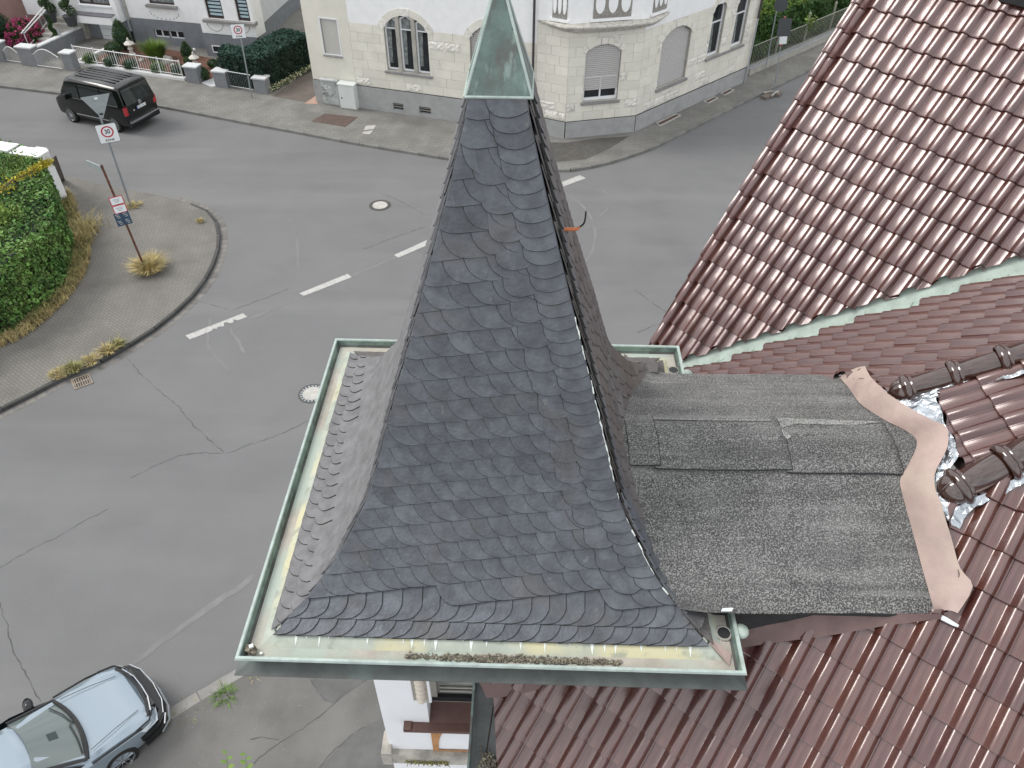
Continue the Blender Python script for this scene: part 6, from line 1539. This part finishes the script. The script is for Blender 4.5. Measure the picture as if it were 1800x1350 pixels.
for k in range(26):
    u=-1.5+k*.115+random.uniform(-.02,.02);L_=random.uniform(.03,.07);w_=random.uniform(.003,.006);N_,T_=FN[3],FT[3];a=1.585
    b.add([TC+N_*a+T_*(u-w_)+Vector((0,0,ga(a))),TC+N_*a+T_*(u+w_)+Vector((0,0,ga(a))),TC+N_*(a+L_)+T_*(u+w_)+Vector((0,0,ga(a+L_))),TC+N_*(a+L_)+T_*(u-w_)+Vector((0,0,ga(a+L_)))],[(0,1,2,3)])
tag(b.build('lime_drip',mat('yellow lime stain',(.72,.68,.45),.8),gut),kind='stuff')
b=MB();N_,T_=FN[0],FT[0]
for k in range(1500):
    u=random.uniform(-.72,.95);dens=1 if u>-.3 else (.6 if -.62<u<-.45 or u>-.45 else 0)
    if random.random()>dens: continue
    a=1.735+random.gauss(0,.014)*(1.2-abs(u-.1)*.7);r=random.uniform(.003,.008)
    if not 1.695<a<1.778: continue
    c=TC+N_*a+T_*u+Vector((0,0,GZT-.066+random.uniform(0,.012)))
    b.box(c,(r*2,r*1.6,r*1.3),random.uniform(0,3))
tag(b.build('grit',M_debris,gut),kind='stuff')
b=MB();c=TC-T0*1.76-T1*1.74+Vector((0,0,GZT-.04))
for k in range(14): b.box(c+Vector((random.gauss(.02,.025),random.gauss(.01,.02),random.uniform(-.01,.02))),(.03*random.random()+.01,.02,.014),random.uniform(0,3))
b.build('debris_lump',M_debris,gut);b=MB();b.box(c+Vector((.02,.02,.03)),(.03,.025,.018),.5);b.box(c+Vector((.09,-.01,-.015)),(.018,.018,.01),.9);b.build('pale_chip',M_white,gut)
for sy,lab in ((-1,0),(1,1)):
    c=TC+T0*1.735+T1*sy*(1.48 if sy<0 else 1.50)+Vector((0,0,GZT-.055))
    b=MB();b.lathe([(.062,-.0),(.055,.006),(.048,.004)],c,18);o=b.build('outlet_ring',M_stone,gut);b=MB();b.lathe([(.052,.003),(0,.002)],c,16);b.build('outlet_hole',M_ink,gut)
    q=TC+T0*1.86+T1*sy*(1.47 if sy<0 else 1.42)+Vector((0,0,GZT-.02));b=MB();b.lathe([(0,-.03),(.06,-.03),(.06,-.01),(.045,.012),(0,.02)],q,12);b.build('gutter_spout',M_patl,gut,True)
b=MB();c=TC+T0*1.60-T1*1.60
b.prism([c+Vector((0,.0,GZT+.0)),c+Vector((.03,.05,GZT-.02)),c+Vector((.16,-.05,GZT-.06)),c+Vector((.13,-.14,GZT-.064))],(0,0,.004));b.build('painted_patch',M_flash,gut)
# ---- link roof of mineral felt
FY=[(3.125,10.925),(3.16,10.945),(3.65,11.15),(4.1,11.32),(4.36,11.395),(4.63,11.37),(5.12,11.16),(5.85,10.835)]
def fz(y):
    if y<=FY[0][0]: return FY[0][1]
    for (a,za),(c,zc_) in zip(FY,FY[1:]):
        if y<=c: t_=(y-a)/(c-a);return za+(zc_-za)*t_
    return FY[-1][1]
def onfelt(x,y,off=0):
    d=ray(x,y);best=None;t0=None;N_=400
    prev=None
    for i in range(N_):
        s=3.5+i*.012;p=CAMP+d*s;g_=p.z-fz(p.y)-off
        if p.y>2.9 and p.y<6.2 and prev is not None and g_<=0<prev: return p
        prev=g_
    return onp(x,y,(Vector((0,0,1)),11.0))
edge=[(1645,1080),(1636,1050),(1622,1000),(1605,940),(1590,880),(1583,858),(1581,848),(1596,820),(1610,792),(1611,773),(1590,757),(1560,742),(1535,727),(1510,708),(1492,682),(1474,659)]
EP=[onfelt(x,y) for x,y in edge]
b=MB();v=[];nx=44
for p in EP:
    for i in range(nx+1):
        t_=i/nx;x0=TC.x+max(.95,[q_.x for q_ in PS if q_.z>=fz(p.y)-.02][0])-.05;x=x0+(p.x-x0)*t_
        z=fz(p.y)+.008*mnoise.noise(Vector((x*2.2,p.y*2.2,0)))+.006*mnoise.noise(Vector((x*6,p.y*6,0)))
        dx=x-x0-.25;z+=.5*max(0,-dx)**1.6
        v.append(Vector((x,p.y,z)))
f=[]
for j in range(len(EP)-1):
    for i in range(nx): f.append((j*(nx+1)+i,j*(nx+1)+i+1,(j+1)*(nx+1)+i+1,(j+1)*(nx+1)+i))
felt=mesh('felt_roof',v,f,M_felt,house,smooth=True)
def fp(x,y,off): return Vector((x,y,fz(y)+.006*0+off))
def feltsheet(pxs,m,off,name,th=.012,n=12):
    P=[onfelt(x,y,off) for x,y in pxs];b=MB();b.prism(P,(0,0,-th));return b.build(name,m,felt)
# overlapping strip of felt along the ridge, laid in three lengths
def lap(px0,px1,x0,x1,off,m,extra=0):
    yb=onfelt(*px0).y;yt=onfelt(*px1).y;rows=10;cols=14;v=[];f=[]
    for j in range(rows+1):
        y=yb+(yt-yb)*j/rows
        for i in range(cols+1):
            x=x0+(x1-x0)*i/cols;y_=y+(.010*mnoise.noise(Vector((x*3,y,1)))+.006*mnoise.noise(Vector((x*12,y,1))) if j==0 else 0)
            v.append(Vector((x,y_,fz(y_)+off+.006*mnoise.noise(Vector((x*2.2,y*2.2,0)))+.002)))
    for j in range(rows):
        for i in range(cols): f.append((j*(cols+1)+i,j*(cols+1)+i+1,(j+1)*(cols+1)+i+1,(j+1)*(cols+1)+i))
    k=len(v);edge_=[0*(cols+1)+i for i in range(cols+1)]
    for i in edge_: v.append(v[i]-Vector((0,0,off+.004)))
    for i in range(cols): f.append((i+1,i,k+i,k+i+1))
    k=len(v)
    for j in range(rows+1): v.append(v[j*(cols+1)+cols]-Vector((0,0,off+.004)))
    for j in range(rows): f.append(((j+1)*(cols+1)+cols,j*(cols+1)+cols,k+j,k+j+1))
    bb=MB();bb.tube([v[i]-Vector((0,.004,.006)) for i in edge_],.006,4);bb.tube([v[j*(cols+1)+cols]+Vector((.003,0,-.006)) for j in range(rows+1)],.005,4);bb.build('lap_shadow',M_black,felt)  # thin black tubes paint in the shadow line along the lap
    return mesh('felt_strip',v,f,m,felt,smooth=True)
xs=[onfelt(1155,780).x,onfelt(1383,790).x,onfelt(1590,830).x]
lap((1150,824),(1150,735),.95,xs[0],.034,M_felt);lap((1300,829),(1300,735),xs[0]-.04,xs[1],.024,M_felt);lap((1500,834),(1500,738),xs[1]-.04,xs[2]-.02,.016,M_felt)
def band(px,m,off,name):
    P=[onfelt(x,y,off) for x,y in px];b=MB();b.prism(P,(0,0,-.003));return b.build(name,m,felt)
q=.036
band([(1152,733),(1166,733),(1175,765),(1177,800),(1165,802),(1160,770)],M_feltl,.030,'worn_patch')
band([(1358,734),(1440,737),(1555,741),(1500,747),(1400,745),(1372,752),(1392,768),(1383,772),(1366,750)],M_feltl,.028,'worn_patch')
band([(1140,733),(1200,735),(1355,737),(1355,740),(1250,739),(1150,737)],M_feltl,.034,'worn_patch')
# wrinkle on the front slope
P=[onfelt(x,y,.004) for x,y in ((1193,884),(1204,905),(1212,935),(1217,965),(1224,1000))];b=MB();b.tube(smoothline(P,5),[.004]+[.016]*18+[.012,.008][:2],8)
b=MB();sp_=smoothline(P,5);b.tube(sp_,[.003+.014*math.sin(math.pi*i/(len(sp_)-1)) for i in range(len(sp_))],8);b.build('felt_wrinkle',M_felt,felt,True)
# eaves edge, fascia under it
e0=Vector((1.62,FY[0][0]-.004,10.925));e1=EP[0]
b=MB();b.prism([e0+Vector((0,-.012,.004)),e1+Vector((0,-.012,.004)),e1+Vector((0,-.012,-.03)),e0+Vector((0,-.012,-.03))],(0,.02,0));eg=b.build('eaves_edge',M_black,felt)
b=MB()
for k in range(95):
    x=e0.x+(e1.x-e0.x)*(k+random.uniform(-.3,.3))/95;b.box((x,FY[0][0]-.018,10.915),(random.uniform(.003,.012),.012,random.uniform(.012,.03)),.0)
tag(b.build('grit_drip',mat('dull grit',(.36,.36,.33),.9),felt),kind='stuff')
b=MB();b.prism([Vector((1.50,3.19,10.90)),Vector((e1.x-.05,3.19,10.90)),Vector((e1.x-.05,3.19,10.55)),Vector((1.50,3.19,9.6))],(0,.05,0));b.build('fascia_board',M_black,house)
b=MB();b.prism([Vector((EP[-1].x-.3,5.79,10.74)),Vector((1.6,5.79,10.80)),Vector((1.6,5.79,9.0)),Vector((EP[-1].x-.3,5.79,10.2))],(0,-.05,0));b.build('fascia_board',M_black,house)
b=MB();q_=onfelt(1278,1071,.01);b.prism([q_+Vector((-.05,-.02,.0)),q_+Vector((.03,-.02,.0)),q_+Vector((.05,.01,.0)),q_+Vector((-.03,.012,.0))],(0,0,.006));b.build('silver_clip',M_silver,felt)
# torn slate apron where the link meets the turret at the back
P=[(1098,622),(1106,629),(1120,628),(1140,628),(1153,635),(1157,642),(1155,655),(1140,653),(1128,658),(1112,652),(1100,648),(1092,640)]
b=MB();A_=[onp(x,y,(Vector((0,0,1)),10.90)) for x,y in P];b.prism(A_,(0,0,-.02));b.build('apron_slate',M_slatew,spire)
# pink painted flashing between felt and tiles
def ribbon(inner,outer,m,name,off=.10,amp=.008,sub=6,wh=None,lift=.012):
    n=len(inner);v=[];f=[]
    I=[onfelt(x,y)+Vector((0,0,lift)) for x,y in inner];O=[roofhit(x,y,off) for x,y in outer]
    for k in range(n):
        for j in range(sub+1):
            p=I[k].lerp(O[k],j/sub);hump=.03*math.sin(math.pi*j/sub);p=p+Vector((0,0,hump+amp*mnoise.noise(p*5)));v.append(p)
    for k in range(n-1):
        for j in range(sub): f.append((k*(sub+1)+j,(k+1)*(sub+1)+j,(k+1)*(sub+1)+j+1,k*(sub+1)+j+1))
    return mesh(name,v,f,m,house,smooth=True)
inn=[(1474,664),(1492,684),(1510,710),(1535,728),(1560,743),(1590,758),(1609,772),(1609,790),(1595,820),(1581,845),(1588,880),(1604,940),(1620,1000),(1634,1050),(1641,1078)]
out=[(1527,660),(1537,680),(1556,698),(1583,716),(1608,732),(1640,750),(1668,764),(1671,790),(1664,812),(1647,848),(1652,890),(1668,945),(1684,1000),(1706,1032),(1680,1078)]
def dens(P,n=3): return [(p.x,p.y) for p in smoothline([Vector((x,y,0)) for x,y in P],n)]
ribbon(dens(inn),dens(out),M_flash,'lead_flashing')
b=MB();A_=[roofhit(x,y,.06) for x,y in ((1646,1079),(1662,1086),(1684,1100),(1690,1106),(1672,1100),(1652,1090))];b.prism(A_,(0,0,.006));b.build('silver_strip',M_silver,house)
b=MB();A_=[onfelt(1478,658,.03),onfelt(1490,651,.03),onfelt(1527,651,.03),onfelt(1527,656,.03),onfelt(1474,661,.03)];b.prism(A_,(0,0,.006));b.build('silver_strip',M_silver,house)
# brown painted flashing on the near roof along the black fascia and against the turret
def dhit(x,y,off=.05): return onp(x,y,PD['pl'])+PD['n']*off
def strip2(top,bot,m,name,off0=.09,off1=.05):
    v=[];f=[];
    T_=dens(top,3);B_=dens(bot,3)
    for (a,c),(d_,e) in zip(T_,B_):
        p,q=dhit(a,c,off0),dhit(d_,e,off1)
        for j in range(5): r_=p.lerp(q,j/4);v.append(r_+Vector((0,0,.008*mnoise.noise(r_*7))))
    for k in range(len(T_)-1):
        for j in range(4): f.append((k*5+j,k*5+j+1,(k+1)*5+j+1,(k+1)*5+j))
    return mesh(name,v,f,m,house,smooth=True)
strip2([(1296,1100),(1340,1094),(1400,1082),(1480,1078),(1560,1078),(1650,1080)],[(1306,1138),(1352,1131),(1420,1122),(1500,1110),(1570,1098),(1652,1088)],M_flashd,'brown_flashing',.12,.08)
strip2([(842,1186),(900,1184),(960,1180),(1050,1176)],[(860,1226),(905,1222),(960,1208),(1050,1186)],M_flashd,'brown_flashing',.07,.055)
# zinc lined valley gutter at the left edge of the near roof
zl0=dhit(838,1180,.03);zl1=dhit(826,1352,.03);zl1=zl1+(zl1-zl0)*.5;zr0=dhit(905,1180,.02);zr1=dhit(868,1352,.02);zr1=zr1+(zr1-zr0)*.5
b=MB();b.add([zl0,zl0.lerp(zr0,.6)-Vector((0,0,.05)),zr0+PD['ri']*.2,zl1,zl1.lerp(zr1,.6)-Vector((0,0,.05)),zr1+PD['ri']*.2],[(0,1,4,3),(1,2,5,4)]);zt_=b.build('zinc_tray',M_zinc,house)
b=MB();b.tube([zl0+Vector((0,0,.05)),zl1+Vector((0,0,.05))],.011,6);b.build('tray_lip',M_pat,zt_);b=MB();b.prism([zl0+Vector((0,0,.05)),zl1+Vector((0,0,.05)),zl1-Vector((0,0,.25)),zl0-Vector((0,0,.25))],(.012,0,0));b.build('tray_side',M_zinc,zt_)
b=MB();c=dhit(862,1338,.03)
for k in range(160): b.box(c+Vector((random.gauss(0,.045),random.gauss(0,.05),random.uniform(-.02,.02))),(.02*random.random()+.006,.014,.01),random.uniform(0,3))
tag(b.build('moss_debris',M_debris,zt_),kind='stuff')
# ---- turret body
BY=3.41;bx0=-1.255
frT=Frame(Vector((bx0,BY+.02,0)),Vector((bx0+2.6,BY-.04,0)))
wz=frT.px(735,1269)[1];ur=frT.px(752,1250)[0];up_=frT.px(738,1250)[0]
hole=arch(ur,2.2,wz,10.5,0)
wallface(frT,[(0,7.0),(2.6,7.0),(2.6,10.62),(0,10.62)],[hole],M_wallw2,house,'turret_wall',0,.24)
b=MB();
for A_,B_ in ((frT.p(0,0),frT.p(0,0,-2.5)),(frT.p(0,0,-2.5),frT.p(2.6,0,-2.5)),(frT.p(2.6,0,-2.5),frT.p(2.6,0))): b.add([A_+Vector((0,0,7)),B_+Vector((0,0,7)),B_+Vector((0,0,10.62)),A_+Vector((0,0,10.62))],[(0,1,2,3)])
b.build('turret_wall',M_wallw2,house)
panel(frT,[(-.04,10.4),(2.64,10.4),(2.64,10.62),(-.04,10.62)],.0,.05,M_wallw2,house,'frieze')
wnd=panel(frT,hole,-.24,.01,mat('grey door panel',(.27,.27,.25),.6,.1,5),house,'window')
ringframe(frT,hole,.07,-.225,.04,M_stone,wnd);zz_=frT.px(780,1218,-.22)[1]
b=MB();b.prism([frT.p(ur,wz-.02,.0),frT.p(ur,wz,.0),frT.p(ur,zz_-.10,-.22),frT.p(ur,wz-.02,-.22)],frT.e*(2.2-ur));b.build('sloping_sill',M_sillb,house)
panel(frT,[(ur,zz_-.10),(2.2,zz_-.10),(2.2,zz_-.02),(ur,zz_-.02)],-.215,.03,M_ink,wnd,'threshold')
for dz in (.05,.12): panel(frT,[(ur+.1,zz_+dz),(2.2,zz_+dz),(2.2,zz_+dz+.02),(ur+.1,zz_+dz+.02)],-.22,.012,M_conc,wnd,'moulding')
panel(frT,[(ur+.12,zz_+.2),(2.1,zz_+.2),(2.1,10.3),(ur+.12,10.3)],-.222,.006,mat('dusty glass',(.36,.37,.34),.35,.35,4),wnd,'pane')
# ledge
l0=frT.px(708,1278,.08)[0]
b=MB();b.prism([frT.p(l0,wz,.085),frT.p(2.4,wz,.085),frT.p(2.4,wz,.0),frT.p(l0,wz,.0)],(0,0,-.05));b.build('ledge',M_sillb,house)
b=MB();b.prism([frT.p(l0,wz+.02,.085),frT.p(l0+.075,wz+.02,.085),frT.p(l0+.075,wz+.02,.0),frT.p(l0,wz+.02,.0)],(0,0,-.03));b.build('ledge_corner',M_sillb,house)
# ochre arch moulding under the ledge
oa=[frT.px(757,1284)[0],frT.px(757,1320)[1]]
o0,oz0,oz1=oa[0],frT.px(770,1318)[1],wz-.06
inner=[(o0+.06,oz0+.035)]+[(o0+.06+.02*0+(.30)*(1-math.cos(R(a)))*.55,oz0+.06+(oz1-oz0-.10)*math.sin(R(a))) for a in range(0,91,15)]+[(o0+.7,oz1-.06),(o0+.75,oz0+.035)]
pb_=MB();L=[[Vector((u,z,0)) for u,z in [(o0,oz0),(o0+.8,oz0),(o0+.8,oz1),(o0,oz1)]],[Vector((u,z,0)) for u,z in inner]]
allp=[p for l in L for p in l];pb_.add([frT.p(p.x,p.y,.012) for p in allp],[tuple(t_) for t_ in tessellate_polygon(L)]);pb_.build('arch_moulding',M_orn,house)
# baluster ornament on the pier
nu=frT.px(737,1200)[0]
b=MB();pz0,pz1=frT.px(733,1229)[1],frT.px(725,1188)[1]+.35
panel(frT,[(nu-.075,pz0),(nu+.075,pz0),(nu+.075,pz1),(nu-.075,pz1)],.0,.012,M_stone,house,'niche_panel')
nn_=int((pz1-pz0)/.085)
for k in range(nn_):
    b=MB();b.lathe([(0,-.045),(.04,-.03),(.052,0),(.04,.03),(0,.045)],frT.p(nu+.005,pz0+.05+.085*k,.02),10);b.build('bead',mat('cream beads',(.66,.60,.52),.8),house,True)
for du in (-.085,.085): panel(frT,[(nu+du-.012,pz0),(nu+du+.012,pz0),(nu+du+.012,pz1),(nu+du-.012,pz1)],.0,.03,M_wallw2,house,'niche_rim')
# corbelled foot of the turret with its weathered ledge
fz0=frT.px(700,1316)[1]
b=MB();b.prism([frT.p(-.03,fz0,.06),frT.p(2.6,fz0,.06),frT.p(2.6,fz0-.12,.10),frT.p(-.03,fz0-.12,.10)],frT.n*-.4);b.build('foot_moulding',mat('weathered foot stone',(.40,.38,.34),.9,.3,5,.3,40),house)
b=MB();b.box(frT.p(-.02,fz0-.03,-.02),(.10,.24,.26),YA);b.build('foot_moulding',MATS['weathered foot stone'],house)
fy=[frT.p(random.uniform(.15,.75),fz0+.0,.07+random.uniform(0,.03)) for _ in range(1)]
o=blades('moss_tuft',(0,0,0),240,.05,.1,M_drym,house,1.0,.006,lambda: frT.p(random.uniform(.18,.62),fz0-.10,random.uniform(.07,.12)));tag(o,kind='stuff')
# ---- masonry below the roofs, down to the ground
def wallpoly(P,m,name):
    b=MB();n=len(P)
    for (A_,za),(B_,zb_) in zip(P,P[1:]): b.add([Vector((A_.x,A_.y,0)),Vector((B_.x,B_.y,0)),Vector((B_.x,B_.y,zb_)),Vector((A_.x,A_.y,za))],[(0,1,2,3)])
    return b.build(name,m,house)
ins=PA['ri']*.22
V0=vb+ins-PA['up']*-.3;V1=vt+ins+PA['up']*1.8
wallpoly([(V0,V0.z-.12),(V1,V1.z-.12)],M_wallw2,'gable_wall')
Lc=VL+Vector((-.1,-.1,0));ev=vb+PA['up']*.35+ins
wallpoly([(V0,V0.z-.12),(Vector((1.75,7.6,0)),8.7),(Vector((1.45,6.0,0)),9.0),(Vector((1.35,3.6,0)),9.0),(frT.p(.9,0,-.3),8.6),(dl1+Vector((.15,-1.0,0)),8.2)],M_wallw2,'wall')
b=MB();b.prism([Vector((1.5,3.35,10.6)),Vector((2.9,3.35,10.85)),Vector((2.9,5.7,10.8)),Vector((1.5,5.7,10.7))],(0,0,-1.4));b.build('link_core',M_black,house)
b=MB();c=frT.p(1.3,0,-1.25);b.box((c.x+.35,c.y,3.6),(1.6,2.2,6.9),YA);b.build('turret_base',M_wallw2,house)
# young leafy shoots reaching up from a garden plant below
t=thing('young_shoots',G(400,1430,0),'two fresh green leafy shoots reaching into view at the bottom edge','plant')
for px,h_ in (((397,1350),3.0),((430,1352),3.0)):
    a0=G(px[0]+5,px[1]+60,1.8);a1=G(px[0]+2,px[1]-26,2.3);b=MB();b.tube([G(px[0]+8,px[1]+90,0.1),a0,a1],[.012,.010,.004],5);b.build('stem',M_leafl,t)
    for k in range(7):
        s=k/6;q=a0.lerp(a1,.45+.55*s);d_=Vector((1 if k%2 else -1,random.uniform(-.2,.5),.2)).normalized();w_=.05*(1-.4*s);L_=.16*(1-.35*s);n_=Vector((0,0,1));sd2=d_.cross(n_).normalized()
        b=MB();b.add([q,q+d_*L_*.35+sd2*w_,q+d_*L_*.75+sd2*w_*.7,q+d_*L_,q+d_*L_*.75-sd2*w_*.7,q+d_*L_*.35-sd2*w_],[(0,1,2,3),(0,3,4,5)]);b.build('leaf',MATS['yellow green foliage'],t)
